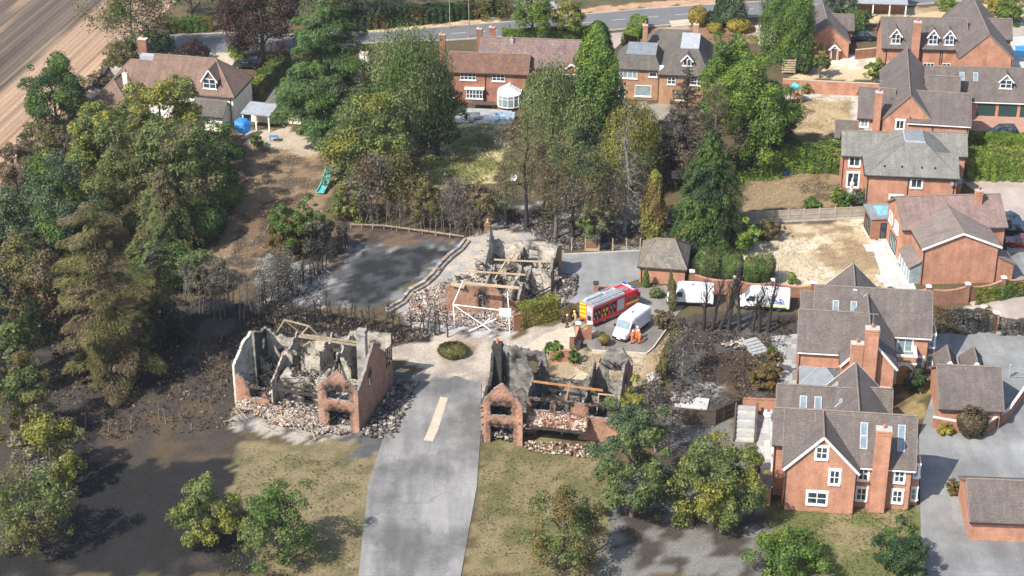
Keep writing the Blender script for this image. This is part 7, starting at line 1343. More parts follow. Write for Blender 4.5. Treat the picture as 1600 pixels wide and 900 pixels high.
def lounger(px, py, lb, mat, rot, w=3.2):
    x, y = P(px, py); r = empty('garden_sofa', (x, y), rot, lb, 'sofa'); MB().box(-w / 2, w / 2, -.5, .5, .15, .45).build('seat', mat, r); MB().box(-w / 2, w / 2, .35, .6, .45, .9).build('backrest', mat, r); MB().box(-w / 2, -w / 2 + .9, -1.4, -.52, .15, .45).build('chaise', mat, r)
    for sx in (-1, 1): MB().box(sx * (w / 2 - .1) - .05, sx * (w / 2 - .1) + .05, -.45, -.35, 0, .15).build('foot', 'black_plastic', r)
lounger(787, 186, 'pale blue corner sofa on the lawn edge before the conservatory', 'pale_blue', -5); lounger(740, 186, 'grey covered sofa on the terrace left of the blue one', 'lead_grey', 8, 2.0)
sheet('house_terrace', PP([(712, 168), (800, 172), (800, 194), (735, 192), (700, 190)]), 'paving_grey', .02)
# play tower on the far lawn
x, y = P(1243, 160); r = empty('climbing_frame', (x, y), 20, 'small wooden play tower with green roof and slide on the far lawn', 'play tower')
for sx in (-.6, .6):
    for sy in (-.6, .6): MB().box(sx - .06, sx + .06, sy - .06, sy + .06, 0, 2.4).build('post', 'wood_orange', r)
MB().box(-.7, .7, -.7, .7, 1.1, 1.2).build('platform', 'wood_orange', r); m = MB(); m.extr([(-.85, -.8, 2.3), (.85, -.8, 2.3), (0, -.8, 3.0)], (0, 1.6, 0)); m.build('roof', 'slide_teal', r); m = MB(); m.hexa([(.7, -.25, 1.1), (2.6, -.25, .15), (2.6, .25, .15), (.7, .25, 1.1), (.7, -.25, 1.2), (2.6, -.25, .25), (2.6, .25, .25), (.7, .25, 1.2)]); m.build('chute', 'slide_teal', r)
x, y = P(1232, 116); r = empty('log_store', (x, y), -5, 'slatted timber log store under the tall conifers', 'log store')
for i in range(6): MB().box(-1.0, 1.0, -.05, .05, .3 + i * .38, .52 + i * .38).build('slat', 'timber_raw', r)
for sx in (-1, 1): MB().box(sx - .06, sx + .06, .06, .16, 0, 2.6).build('post', 'timber_raw', r)
# swimming pool
r = sheet('swimming_pool', PP([(1584, 72), (1640, 70), (1640, 92), (1586, 92)]), 'pool_water', .06); k = MB(); q = PP([(1584, 72), (1640, 70), (1640, 92), (1586, 92), (1584, 72)])
for a, b in zip(q[:-1], q[1:]): k.bar((*a, .08), (*b, .08), .4, .1)
k.build('pool_edge', 'paving_pale', r)
# odd bits
x, y = P(1200, 652); r = empty('toy_seat', (x, y), 0, 'blue and red toddler ride-on toy on the pale terrace', 'toy'); MB().lathe([(.55, .1), (.6, .4), (.5, .75), (.3, .8)], 10).build('shell', 'pale_blue', r); MB().lathe([(.2, .7), (.2, .85), (.1, 1.0), (.02, 1.02)], 9).build('knob', 'red_plastic', r); MB().box(-.8, .8, -.5, .4, 0, .12).build('base', 'timber_raw', r)
for px, py, lb in ((1226, 272, 'small blue bucket on the scorched lawn left of the grey tiled house'), (1283, 268, 'x')):
    if lb == 'x': continue
    x, y = P(px, py); r = empty('bucket', (x, y), 0, lb, 'bucket'); MB().lathe([(.3, 0), (.42, .55), (.38, .55), (.28, .1)], 10).build('body', 'blue_cloth', r); MB().path([(-.42, 0, .55), (-.25, 0, .85), (.25, 0, .85), (.42, 0, .55)], .02, 5).build('handle', 'metal_rail', r)
x, y = P(802, 290); r = empty('satellite_dish', (x, y), 0, 'white dish on a pole under the singed tree', 'dish'); MB().tube((0, .1, 0), (0, .1, 1.4), .04).build('pole', 'metal_rail', r); m = MB(); m.loft([[(q * math.cos(6.283 * i / 12), -.12 + q * q * -.3, 1.3 + q * math.sin(6.283 * i / 12)) for i in range(12)] for q in (.05, .3, .55)], caps=False); m.build('reflector', 'white_trim', r)
x, y = P(1330, 303); r = empty('garden_statue', (x, y), 0, 'pale stone urn on a dark plinth beside the grey tiled house', 'statue'); MB().box(-.5, .5, -.4, .4, 0, .5).build('plinth', 'lead_grey', r); MB().lathe([(.2, .5), (.15, .9), (.32, 1.4), (.3, 1.7), (.12, 1.8), (.14, 2.3), (.05, 2.4)], 9).build('urn', 'stone_white', r)
for px, py, hh, lb in ((733, 58, 9.5, 'tall pale lamp post on the road behind the red house'), (703, 44, 7.5, 'grey lamp post at the hedge on the far side of the road')):
    x, y = P(px, py); r = empty('street_lamp', (x, y), 0, lb, 'lamp post'); MB().tube((0, 0, 0), (0, 0, hh), .09, .05, 7).build('column', 'bark_tan', r); MB().bar((0, 0, hh), (0, -.9, hh + .15), .06, .06).build('arm', 'bark_tan', r); MB().box(-.14, .14, -1.5, -.85, hh + .1, hh + .24).build('lantern', 'lead_grey', r)
# entrance gate right edge
x, y = P(1576, 590); r = empty('metal_gate', (x, y), -8, 'open grey metal bar gate at the right edge of the drive', 'gate')
for i in range(12): MB().tube((i * .25, 0, .1), (i * .25, 0, 1.5 - .3 * math.sin(i / 11 * math.pi)), .02, .02, 5).build('bar', 'lead_grey', r)
m = MB(); m.bar((0, 0, .2), (2.75, 0, .2), .05, .06); m.path([(i * .25, 0, 1.5 - .3 * math.sin(i / 11 * math.pi)) for i in range(12)], .03, 5); m.build('rail', 'lead_grey', r); MB().box(-.12, .12, -.12, .12, 0, 1.7).build('post', 'lead_grey', r)
# ash-covered white outbuilding scraps
x, y = P(1081, 630); r = empty('shed_base', (x, y), -12, 'pale concrete shed base with scorched debris in the burnt bottom garden', 'shed base'); MB().box(-1.8, 1.8, -1.2, 1.2, 0, .12).build('slab', 'paving_pale', r); V, F = chunks(120, lambda n: np.column_stack([RNG.uniform(-2.2, .2, n), RNG.uniform(-.6, 1.6, n), .15 + .3 * RNG.random(n)]), .1, .6); link('debris', fast('debris', V, F, 'rubble_dark'), r)['kind'] = 'stuff'
x, y = P(1022, 597); r = empty('bench', (x, y), 30, 'broken pale garden bench beside the blackened gable', 'bench'); MB().box(-.8, .8, -.25, .25, .42, .5).build('seat', 'stone_white', r); MB().hexa([(-.8, .2, .5), (.8, .2, .5), (.8, .28, .5), (-.8, .28, .5), (-.8, .35, 1.0), (.8, .4, 1.1), (.8, .48, 1.1), (-.8, .43, 1.0)]).build('backrest', 'stone_white', r)
for sx in (-.65, .65): MB().box(sx - .08, sx + .08, -.2, .2, 0, .42).build('leg', 'stone_white', r)
x, y = P(1155, 540); V, F = chunks(60, lambda n: np.column_stack([x + RNG.normal(size=n) * .9, y + RNG.normal(size=n) * .6, .1 + .2 * RNG.random(n)]), .1, .7); put(link('debris_heap', fast('debris_heap', V, F, 'rubble_pale')), 'small pale debris heap in the burnt garden by the stone steps', 'rubble', None, 'stuff')
for k, (px, py) in enumerate([(1183, 738), (1198, 764)]):
    x, y = P(px, py); r = empty('potted_tree', (x, y), 0, ['lollipop bay tree in a black pot farther along the terrace', 'lollipop bay tree in a black pot nearest on the terrace'][k], 'potted tree'); MB().box(-.3, .3, -.3, .3, 0, .6).build('pot', 'black_plastic', r); MB().tube((0, 0, .5), (0, 0, 1.2), .04).build('stem', 'bark', r); d = sphere(900); foliage('crown', (d * .62 * (1 + .06 * RNG.normal(size=(900, 1))) + np.array([0, 0, 1.55]), d + sphere(900) * .5, np.full(900, .1)), 'leaf_yellow', r)
x, y = P(944, 540); r = empty('planter', (x, y), 0, 'dark round planter with yellow flowers behind the gate wall', 'planter'); MB().lathe([(.3, 0), (.5, .45), (.48, .5), (.4, .4)], 10).build('pot', 'black_plastic', r); d = sphere(700); foliage('plant', (d * np.array([.7, .7, .5]) + np.array([0, 0, .9]), d + sphere(700) * .5, np.full(700, .12)), 'leaf_rust', r, mat2='leaf_gold', frac=.3)
# ================================================================== trees and shrubs
T = tree
# -- left edge and field side
T('broad', 'round_tree', 'dense dark green round tree standing alone beside the field', 90, 208, 101, 96, 'leaf_dark', mat2='leaf_green', frac=.45, low=.05, n=9500)
T('bare', 'scruffy_tree', 'thin scruffy half-bare tree at the field corner by the road', 208, 92, -25, 128, 'leaf_olive', bark='bark_grey', n=5200, limbs=22, size=.26, spread=.7, mat2='leaf_brown', frac=.4)
T('broad', 'shrub', 'dark ivy shrub under the scruffy field-corner tree', 246, 88, 46, 62, 'leaf_dark', low=.0, n=2600); T('broad', 'shrub', 'yellowish shrub at the foot of the scruffy tree', 192, 98, 66, 46, 'leaf_scorch', low=.0, n=1800)
T('broad', 'copper_beech', 'large purple-leaved beech by the road at the top', 412, 98, -42, 118, 'leaf_purple', low=.08, n=11000); T('broad', 'shrub', 'fresh green shrub under the purple beech by the drive', 372, 94, 62, 30, 'leaf_bright', low=0, n=1100); T('broad', 'shrub', 'dark reddish shrub on the bungalow drive edge', 304, 92, 66, 46, 'leaf_purple', low=0, n=1400)
hedge('road_hedge', 'clipped hedge along the far side of the road at top left', PP([(262, 50), (332, 46)]), 2.0, 2.1, 'leaf_green', 60, .2, mat2='leaf_rust', frac=.3)
hedge('road_hedge', 'long dark ragged hedge along the far side of the road', PP([(520, 46), (600, 40), (700, 30), (790, 18)]), 2.6, 2.4, 'leaf_dark', 60, .22, .2, mat2='leaf_rust', frac=.25)
T('broad', 'verge_tree', 'dark tree behind the road hedge at the top left', 300, 30, -60, 90, 'leaf_dark', n=3600); T('broad', 'verge_tree', 'green tree behind the road hedge right of the purple beech', 505, 40, -70, 120, 'leaf_green', n=5200, mat2='leaf_dark', frac=.5); T('broad', 'verge_tree', 'dark tree at the top edge above the cedar', 590, 30, -60, 110, 'leaf_dark', n=4200); T('broad', 'verge_tree', 'brown-tinged shrub at the top edge by the lamp post', 770, 24, -6, 64, 'leaf_rust', low=0, n=1800, mat2='leaf_olive', frac=.5)
T('broad', 'verge_tree', 'yellow-green leafy tree by the road left of its smaller twin', 832, 62, -10, 66, 'leaf_bright', n=4200, mat2='leaf_green', frac=.5); T('broad', 'verge_tree', 'smaller yellow-green tree by the road hedge', 890, 62, 8, 50, 'leaf_yellow', n=2600, mat2='leaf_green', frac=.5)
hedge('front_hedge', 'bright green clipped hedge between red house and road', PP([(786, 62), (862, 62), (942, 58)]), 1.8, 1.7, 'leaf_green', 70, .18, mat2='leaf_bright', frac=.45)
hedge('front_hedge', 'bright rounded hedge beside the pink crossover drive', PP([(984, 72), (1000, 42)]), 2.4, 2.0, 'leaf_bright', 70, .18)
T('dome', 'golden_shrub', 'round pale yellow shrub near the road', 1090, 40, 10, 28, 'leaf_gold', size=.2); T('dome', 'golden_shrub', 'low yellow shrub beside the brick stump', 1116, 50, 36, 22, 'leaf_gold', size=.2); T('dome', 'golden_shrub', 'low wide yellow shrub below the blue conifer', 1154, 48, 30, 36, 'leaf_gold', size=.2)
T('column', 'conifer', 'blue-green upright conifer at the top edge', 1142, 40, -22, 44, 'leaf_blue', n=4200); T('column', 'conifer', 'dark slim conifer left of the blue-green one', 1126, 42, -14, 22, 'leaf_dark', n=2000); T('broad', 'shrub', 'dark low shrub below the upright conifers', 1112, 38, 20, 34, 'leaf_dark', low=0, n=1000)
T('column', 'conifer', 'tall green conifer screen tree, left of the barn', 1212, 92, -26, 56, 'leaf_green', n=8000, pw=3); T('column', 'conifer', 'tall green conifer screen tree nearest the barn', 1242, 100, -18, 52, 'leaf_green', n=7500, pw=3, mat2='leaf_bright', frac=.3); T('broad', 'shrub', 'dark shrub under the conifer screen by the log store', 1250, 112, 84, 36, 'leaf_dark', low=0, n=1500)
T('broad', 'shrub', 'small grey-green tree on the straw lawn by the barn', 1281, 121, 80, 26, 'leaf_yellow', n=1500, mat2='leaf_olive', frac=.5); T('broad', 'shrub', 'slim dark bush left of the small grey-green tree', 1258, 116, 88, 22, 'leaf_green', n=900); T('broad', 'shrub', 'bright green bush against the dormer house corner', 1367, 126, 97, 28, 'leaf_bright', low=0, n=1700, mat2='leaf_green', frac=.5)
T('broad', 'shrub', 'rounded green shrub behind the dark parked car', 1337, 46, 18, 42, 'leaf_green', low=0, n=2200); T('broad', 'shrub', 'dark green shrub at the top edge left of the cart shed', 1310, 24, -8, 46, 'leaf_dark', low=0, n=2000); T('broad', 'shrub', 'bright round bush by the brick stump at the top', 1478, 16, -4, 26, 'leaf_bright', low=0, n=1200); T('broad', 'shrub', 'large green round shrub at the top right', 1576, 36, 0, 40, 'leaf_green', low=0, n=2400, mat2='leaf_bright', frac=.3); T('broad', 'shrub', 'yellow-green shrub at the top right behind the broad gable', 1556, 22, -4, 30, 'leaf_gold', low=0, n=1400)
# -- cedar group
T('tiers', 'cedar_tree', 'tall spreading cedar in the garden left of the red house', 517, 240, 10, 225, 'leaf_cedar', n=27000, boughs=54, droop=.1, power=.42, size=.32, mat2='leaf_green', frac=.35, start=.24, flat=.1)
T('weep', 'birch_tree', 'tall grey-green weeping birch between the cedar and the red house', 640, 246, 32, 146, 'leaf_willow', n=11000, size=.27, mat2='leaf_green', frac=.3); T('broad', 'dark_tree', 'dark round tree in shade against the red house', 684, 242, 112, 80, 'leaf_dark', n=6000, low=.02); T('broad', 'olive_tree', 'olive-brown spreading tree in front of the cedar', 578, 292, 160, 128, 'leaf_olive', n=9500, mat2='leaf_yellow', frac=.35, low=.1)
T('broad', 'shrub', 'low green shrub at the cedar foot', 556, 268, 228, 60, 'leaf_green', low=0, n=3200)
T('broad', 'shrub', 'green and bronze shrub mound left of the burnt lawn', 452, 398, 320, 56, 'leaf_green', low=0, n=4200, mat2='leaf_rust', frac=.4); T('broad', 'shrub', 'singed bronze shrub beside the burnt lawn corner', 494, 398, 322, 56, 'leaf_olive', low=0, n=4200, mat2='leaf_charcoal', frac=.35); T('broad', 'shrub', 'bronze shrub under the green mound', 440, 398, 352, 50, 'leaf_rust', low=0, n=2200)
T('bare', 'singed_tree', 'grey-brown singed tree behind the burnt lawn, left', 580, 344, 254, 76, 'leaf_brown', n=2200, bark='bark_grey', size=.24, spread=.6, mat2='leaf_ash', frac=.4); T('broad', 'shrub', 'yellow-green shrub below the singed tree', 546, 344, 292, 56, 'leaf_yellow', low=0, n=2600, mat2='leaf_olive', frac=.4); T('bare', 'singed_tree', 'singed tree with two pale trunks behind the burnt lawn', 626, 342, 252, 60, 'leaf_scorch', n=2600, bark='bark_tan', size=.22, spread=.6); T('broad', 'shrub', 'ochre scorched shrub behind the burnt lawn', 662, 350, 278, 62, 'leaf_scorch', low=0, n=3600, mat2='leaf_brown', frac=.5); T('bare', 'singed_tree', 'ash-white dead shrub beside the green lawn', 712, 356, 292, 62, 'leaf_ash', n=1500, bark='bark_grey', size=.2, spread=.5, limbs=26, start=.05); T('broad', 'shrub', 'dry brown shrub right of the ash-white one', 756, 352, 296, 56, 'leaf_brown', low=0, n=2400, mat2='leaf_scorch', frac=.4)
# -- middle
T('bare', 'singed_tree', 'large forked singed tree with black trunk behind the collapsed house', 823, 356, 196, 122, 'leaf_brown', n=1300, bark='bark_black', limbs=18, start=.28, size=.2, spread=.6, mat2='leaf_olive', frac=.5, rad=.3, up=.9, depth=3, fork=3)
T('weep', 'birch_tree', 'weeping birch in front of the conservatory', 862, 244, 92, 92, 'leaf_willow', n=10500, size=.25, mat2='leaf_olive', frac=.35); T('weep', 'birch_tree', 'lower drooping birch right of the conservatory birch', 905, 256, 140, 62, 'leaf_willow', n=5200, size=.24)
T('column', 'conifer', 'dense bright green conifer beside the buff brick house', 930, 244, 42, 80, 'leaf_green', n=12000, mat2='leaf_bright', frac=.4, size=.3, pw=2.0); T('broad', 'dark_tree', 'dark green bush below the bright conifer', 925, 262, 192, 70, 'leaf_dark', n=3600, low=0)
T('weep', 'golden_tree', 'yellow-brown drooping tree below the buff brick house', 985, 300, 158, 92, 'leaf_yellow', n=8500, size=.26, mat2='leaf_scorch', frac=.45)
T('tiers', 'burnt_conifer', 'tall blackened conifer with bare boughs before the buff brick house', 1068, 286, 104, 118, 'leaf_charcoal', n=11500, droop=.1, size=.25, bark='bark_mid', mat2='leaf_brown', frac=.3, boughs=120, vary=.5, up=.2, power=.75); T('bare', 'burnt_conifer', 'burnt bare tree right of the blackened conifer', 1112, 292, 140, 80, 'leaf_brown', n=1600, bark='bark_mid', limbs=26, up=.3)
T('broad', 'screen_tree', 'bright green leafy tree behind the burnt conifer, left top', 1150, 196, 60, 92, 'leaf_green', n=16000, mat2='leaf_bright', frac=.45, low=-.3, clumps=90, cr=.33); T('broad', 'screen_tree', 'bright green leafy tree right of the burnt conifer, lower', 1170, 262, 106, 104, 'leaf_bright', n=20000, mat2='leaf_green', frac=.45, low=-.3, clumps=90, cr=.32); T('broad', 'screen_tree', 'dark green leafy tree beside the far play lawn', 1200, 250, 130, 70, 'leaf_green', n=11000, mat2='leaf_dark', frac=.5, low=-.3, cr=.34); T('broad', 'screen_tree', 'green tree against the buff brick house corner', 1122, 190, 92, 56, 'leaf_green', n=6500, mat2='leaf_blue', frac=.4, low=-.2, cr=.34)
T('tiers', 'cypress_tree', 'large layered green cypress beside the panel fence', 1106, 380, 206, 134, 'leaf_dark', n=20000, droop=.34, size=.32, power=.5, boughs=130, start=.02, mat2='leaf_green', frac=.45, vary=.35, flat=.2)
T('bare', 'burnt_conifer', 'silvery dead conifer with drooping bare boughs', 976, 366, 190, 56, 'leaf_ash', n=500, bark='bark_grey', limbs=46, up=-.35, start=.1, depth=1, fork=5, size=.2, spread=.4); T('column', 'conifer', 'yellow-brown scorched conifer behind the small garage', 1020, 376, 268, 44, 'leaf_rust', n=4200, mat2='leaf_yellow', frac=.4, pw=1.3)
for k, (bx, by, ty, w, n_, lb) in enumerate([(868, 372, 232, 60, 1900, 'thin brown singed tree left of the grey thicket'), (895, 372, 240, 60, 2200, 'thin grey singed tree in the middle of the thicket'), (925, 378, 246, 64, 2400, 'thin brown singed tree at the right of the thicket'), (950, 372, 262, 48, 1400, 'thin singed tree beside the silvery dead conifer'), (850, 330, 230, 58, 1500, 'dark singed tree between the forked tree and the thicket'), (1002, 352, 250, 44, 1000, 'thin dark singed tree left of the yellow conifer'), (790, 352, 262, 44, 900, 'small pale singed tree beside the forked tree')]):
    T('bare', 'singed_tree', lb, bx, by, ty, w, 'leaf_brown' if k % 2 == 0 else 'leaf_ash', n=int(n_ * .7), depth=3, fork=3, bark=['bark_mid', 'bark_black', 'bark_mid'][k % 3], limbs=20, size=.2, spread=.45, mat2='leaf_olive', frac=.35, up=.7)
T('broad', 'shrub', 'grey-green shrub at the foot of the thicket', 928, 384, 316, 44, 'leaf_olive', low=0, n=2000, mat2='leaf_ash', frac=.4); T('broad', 'shrub', 'small dark bush behind the garage ridge', 1048, 378, 354, 34, 'leaf_dark', low=0, n=1000, mat2='leaf_ash', frac=.3); T('broad', 'shrub', 'bronze-green shrub right of the small garage', 1080, 390, 352, 40, 'leaf_rust', low=0, n=1500, mat2='leaf_green', frac=.5); T('column', 'conifer', 'small dark conical bush under the cypress', 1124, 386, 344, 24, 'leaf_dark', n=1300); T('broad', 'shrub', 'round fresh green bush beside the panel fence', 1160, 390, 345, 46, 'leaf_bright', low=0, n=2600, mat2='leaf_green', frac=.4); T('broad', 'shrub', 'dry brown bush at the fence end of the straw lawn', 1205, 372, 342, 34, 'leaf_brown', low=0, n=1100, mat2='leaf_scorch', frac=.4)
for bx, by, ty, w, lb in ((1106, 436, 388, 37, 'clipped barrel-shaped bush nearest the small garage'), (1142, 438, 396, 35, 'middle one of the clipped barrel-shaped bushes'), (1178, 442, 400, 32, 'clipped barrel-shaped bush left of the last pair'), (1194, 443, 397, 30, 'clipped barrel-shaped bush farthest from the garage')): T('dome', 'topiary_bush', lb, bx, by, ty, w, 'leaf_olive', 'bush', 'clipped bushes by the garage', n=3400, size=.13, mat2='leaf_green', frac=.5, sq=.75)
T('column', 'cone_bush', 'small clipped cone bush before the garage wall', 1009, 449, 421, 12, 'leaf_green', n=900, size=.12, pw=1.2, cat='bush'); T('column', 'cone_bush', 'thin singed columnar bush at the garage corner', 1047, 462, 423, 9, 'leaf_scorch', n=800, size=.12, pw=1.2, cat='bush'); T('column', 'cone_bush', 'tall thin scorched cypress at the parking court edge', 1050, 486, 438, 15, 'leaf_scorch', n=1200, size=.14, pw=1.5, cat='bush')
T('broad', 'shrub', 'brown withered shrub at the parking court corner', 1036, 513, 486, 28, 'leaf_brown', low=0, n=1300); T('broad', 'shrub', 'small green tuft at the wall by the straw lawn', 1238, 444, 427, 13, 'leaf_bright', low=0, n=400); T('broad', 'shrub', 'low green plants on the kerb by the garage', 1026, 463, 452, 20, 'leaf_olive', low=0, n=500)
hedge('wall_hedge', 'flat-topped yellow-green hedge on the retaining wall', [tuple(np.array(p) + np.array([0.3, .9])) for p in PP([(806, 516), (866, 499)])], 1.5, 2.75, 'leaf_yellow', 70, .16, .06); hedge('wall_hedge', 'dry brown shrub hedge right of the retaining wall', PP([(872, 500), (898, 494)]), 1.6, 1.3, 'leaf_brown', 80, .16, .2)
T('broad', 'shrub', 'green bush against the low wall by the lane', 866, 562, 536, 28, 'leaf_green', low=0, n=1300, mat2='leaf_bright', frac=.3); T('broad', 'shrub', 'trailing green plant on the low gate wall', 896, 568, 546, 16, 'leaf_green', low=0, n=500); T('dome', 'shrub', 'dry round grass mound in the middle of the lane', 708, 553, 540, 44, 'leaf_scorch', size=.18, n=1300)
# -- right
hedge('garden_hedge', 'big bright green hedge behind the scorched lawn', PP([(1198, 263), (1318, 264)]), 3.4, 3.6, 'leaf_bright', 42, .2, .12, mat2='leaf_green', frac=.6); hedge('garden_hedge', 'tall yellow-green hedge right of the grey tiled house', PP([(1508, 274), (1640, 276)]), 4.0, 3.6, 'leaf_bright', 42, .2, .1, mat2='leaf_yellow', frac=.3); hedge('garden_hedge', 'low hedge along the drive before the green garage doors', PP([(1508, 222), (1640, 228)]), 2.0, 1.4, 'leaf_bright', 60, .18, .1)
T('broad', 'shrub', 'dark thin shrub between hedge and grey tiled house', 1310, 268, 222, 26, 'leaf_dark', low=0, n=1100, mat2='leaf_brown', frac=.3)
hedge('lane_hedge', 'green clipped hedge beyond the scoop-topped wall by the lane', PP([(1520, 472), (1640, 450)]), 1.6, 1.6, 'leaf_green', 70, .16, .1, mat2='leaf_yellow', frac=.35); hedge('burnt_hedge', 'long burnt brown hedge along the grey drive', PP([(1458, 512), (1500, 516), (1548, 512)]), 2.2, 2.2, 'leaf_charcoal', 60, .16, .15, mat2='leaf_rust', frac=.35); hedge('burnt_hedge', 'low blackened hedge right of the brick gate pier', PP([(1562, 518), (1640, 520)]), 1.8, 1.3, 'leaf_charcoal', 60, .16, .2, mat2='leaf_ash', frac=.3)
T('dome', 'shrub', 'round brown shrub below the drive garage', 1516, 680, 638, 44, 'leaf_brown', size=.16, n=2600, mat2='leaf_purple', frac=.4); T('broad', 'shrub', 'small yellow flowering plant by the curved wall', 1478, 676, 664, 26, 'leaf_gold', low=0, n=500); T('broad', 'shrub', 'dark green shrub by the arched door', 1428, 608, 580, 34, 'leaf_dark', low=0, n=1400); T('broad', 'shrub', 'small ochre shrub at the drive edge near the bottom', 1488, 772, 750, 18, 'leaf_rust', low=0, n=500)
for k, (bx, by, ty, w, m_) in enumerate([(1308, 318, 296, 22, 'leaf_bright'), (1322, 322, 300, 24, 'leaf_green'), (1348, 320, 298, 22, 'leaf_blue'), (1268, 322, 312, 24, 'leaf_green')]): T('broad', 'shrub', ['pale green bush left of the stone urn', 'green bush under the stone urn', 'blue-green bush right of the stone urn', 'low green bush at the panel fence on the scorched lawn'][k], bx, by, ty, w, m_, low=0, n=900)
for k, (bx, by) in enumerate([(1305, 144), (1338, 146), (1259, 146)]): T('broad', 'shrub', ['small dry shrub against the play lawn wall, middle', 'small dry shrub against the play lawn wall, right', 'small dry shrub against the play lawn wall, left'][k], bx, by, by - 16, 13, 'leaf_yellow', low=0, n=400)
# -- bottom centre
T('broad', 'garden_tree', 'grey-green leafy tree at the bottom beside the blackened gable', 988, 806, 650, 104, 'leaf_olive', n=9500, mat2='leaf_blue', frac=.4, low=.0, size=.22); T('broad', 'garden_tree', 'olive leafy tree at the bottom beside the pale terrace', 1112, 818, 684, 122, 'leaf_olive', n=9500, mat2='leaf_yellow', frac=.3, low=.0, size=.22); T('broad', 'garden_tree', 'yellow-tinged shrub against the blackened gable', 985, 700, 614, 46, 'leaf_yellow', n=3200, mat2='leaf_olive', frac=.5, low=0, size=.2); T('bare', 'burnt_shrub', 'ash-grey burnt shrub between gable and dark panels', 1024, 706, 608, 70, 'leaf_ash', n=1500, bark='bark_grey', limbs=30, start=.05, size=.18); T('bare', 'burnt_shrub', 'ash-grey burnt bush in the burnt garden by the tan bank', 1066, 588, 518, 50, 'leaf_ash', n=800, bark='bark_grey', limbs=34, start=.02, size=.16)
T('broad', 'shrub', 'brown withered bush row end by the back terrace', 1192, 606, 572, 34, 'leaf_rust', low=0, n=1300); T('broad', 'shrub', 'brown withered bush beside the grey back terrace', 1208, 588, 548, 24, 'leaf_rust', low=0, n=900); T('broad', 'shrub', 'small green plant by the stone steps', 1206, 560, 540, 18, 'leaf_olive', low=0, n=500)
hedge('thin_hedge', 'thin withered hedge along the tan bank', PP([(1062, 520), (1046, 560), (1030, 600)]), .9, 1.8, 'leaf_scorch', 60, .15, .2, mat2='leaf_charcoal', frac=.3)
# -- foreground gardens
for k, (bx, by, ty, w, m_, m2) in enumerate([(60, 860, 740, 120, 'leaf_olive', 'leaf_scorch'), (330, 850, 760, 90, 'leaf_olive', 'leaf_yellow'), (440, 880, 780, 110, 'leaf_green', 'leaf_olive'), (880, 890, 770, 110, 'leaf_olive', 'leaf_rust'), (1240, 895, 830, 90, 'leaf_green', 'leaf_bright'), (1400, 890, 830, 80, 'leaf_dark', 'leaf_green')]):
    T('broad', 'garden_tree', ['olive tree in the bottom left corner', 'olive tree in front of the left shell rubble', 'green tree left of the lane at the bottom', 'rust-tinged tree in front of the right shell', 'green tree before the white-edged gable', 'dark green bush at the bottom beside the drive'][k], bx, by, ty, w, m_, n=5000, mat2=m2, frac=.4, low=.0, size=.2)
# -- left wood
T('broad', 'wood_tree', 'big yellow-green tree hiding the front of the bungalow', 258, 266, 124, 124, 'leaf_yellow', n=12500, mat2='leaf_olive', frac=.45, low=.05, size=.29, clumps=70, cr=.24); T('broad', 'wood_tree', 'yellow-olive tree lower left of the one hiding the bungalow', 172, 306, 172, 120, 'leaf_yellow', n=11000, mat2='leaf_olive', frac=.55, low=.05, size=.29, clumps=60, cr=.24); T('broad', 'wood_tree', 'dark green tree below the bungalow shelter', 335, 290, 196, 84, 'leaf_green', n=6000, mat2='leaf_dark', frac=.4, low=.0); T('broad', 'wood_tree', 'olive tree in the middle of the left wood', 285, 350, 190, 120, 'leaf_olive', n=10500, mat2='leaf_brown', frac=.3, low=.0, size=.26); T('broad', 'wood_tree', 'olive-brown tree left of the brown lawn path', 215, 350, 212, 120, 'leaf_olive', n=9500, mat2='leaf_scorch', frac=.4, low=.0, size=.26)
T('broad', 'wood_tree', 'blue-green tree at the left of the wood', 90, 400, 268, 130, 'leaf_blue', n=10000, low=.0, size=.26, mat2='leaf_green', frac=.3); T('broad', 'wood_tree', 'blue-green tree cut by the left edge', 14, 420, 318, 90, 'leaf_blue', n=6000, low=.0, size=.26, mat2='leaf_olive', frac=.3); T('tiers', 'wood_conifer', 'yellow-green drooping conifer in the left wood', 122, 392, 258, 60, 'leaf_yellow', n=6000, droop=.5, power=.6, mat2='leaf_green', frac=.4, size=.28); T('broad', 'wood_tree', 'small bright yellow-green tree above the blue-green one', 85, 312, 244, 42, 'leaf_bright', n=1900, low=.1); T('tiers', 'wood_conifer', 'brown-tipped dark conifer at the wood centre', 262, 396, 262, 120, 'leaf_olive', n=9500, droop=.4, power=.55, size=.28, mat2='leaf_brown', frac=.4)
T('dome', 'shrub', 'bright green shrub mound at the lawn path bend', 338, 326, 278, 80, 'leaf_bright', size=.22, n=4600, mat2='leaf_green', frac=.5); T('dome', 'shrub', 'darker green shrub mound below the bright one', 318, 374, 322, 72, 'leaf_green', size=.22, n=4200, mat2='leaf_dark', frac=.4)
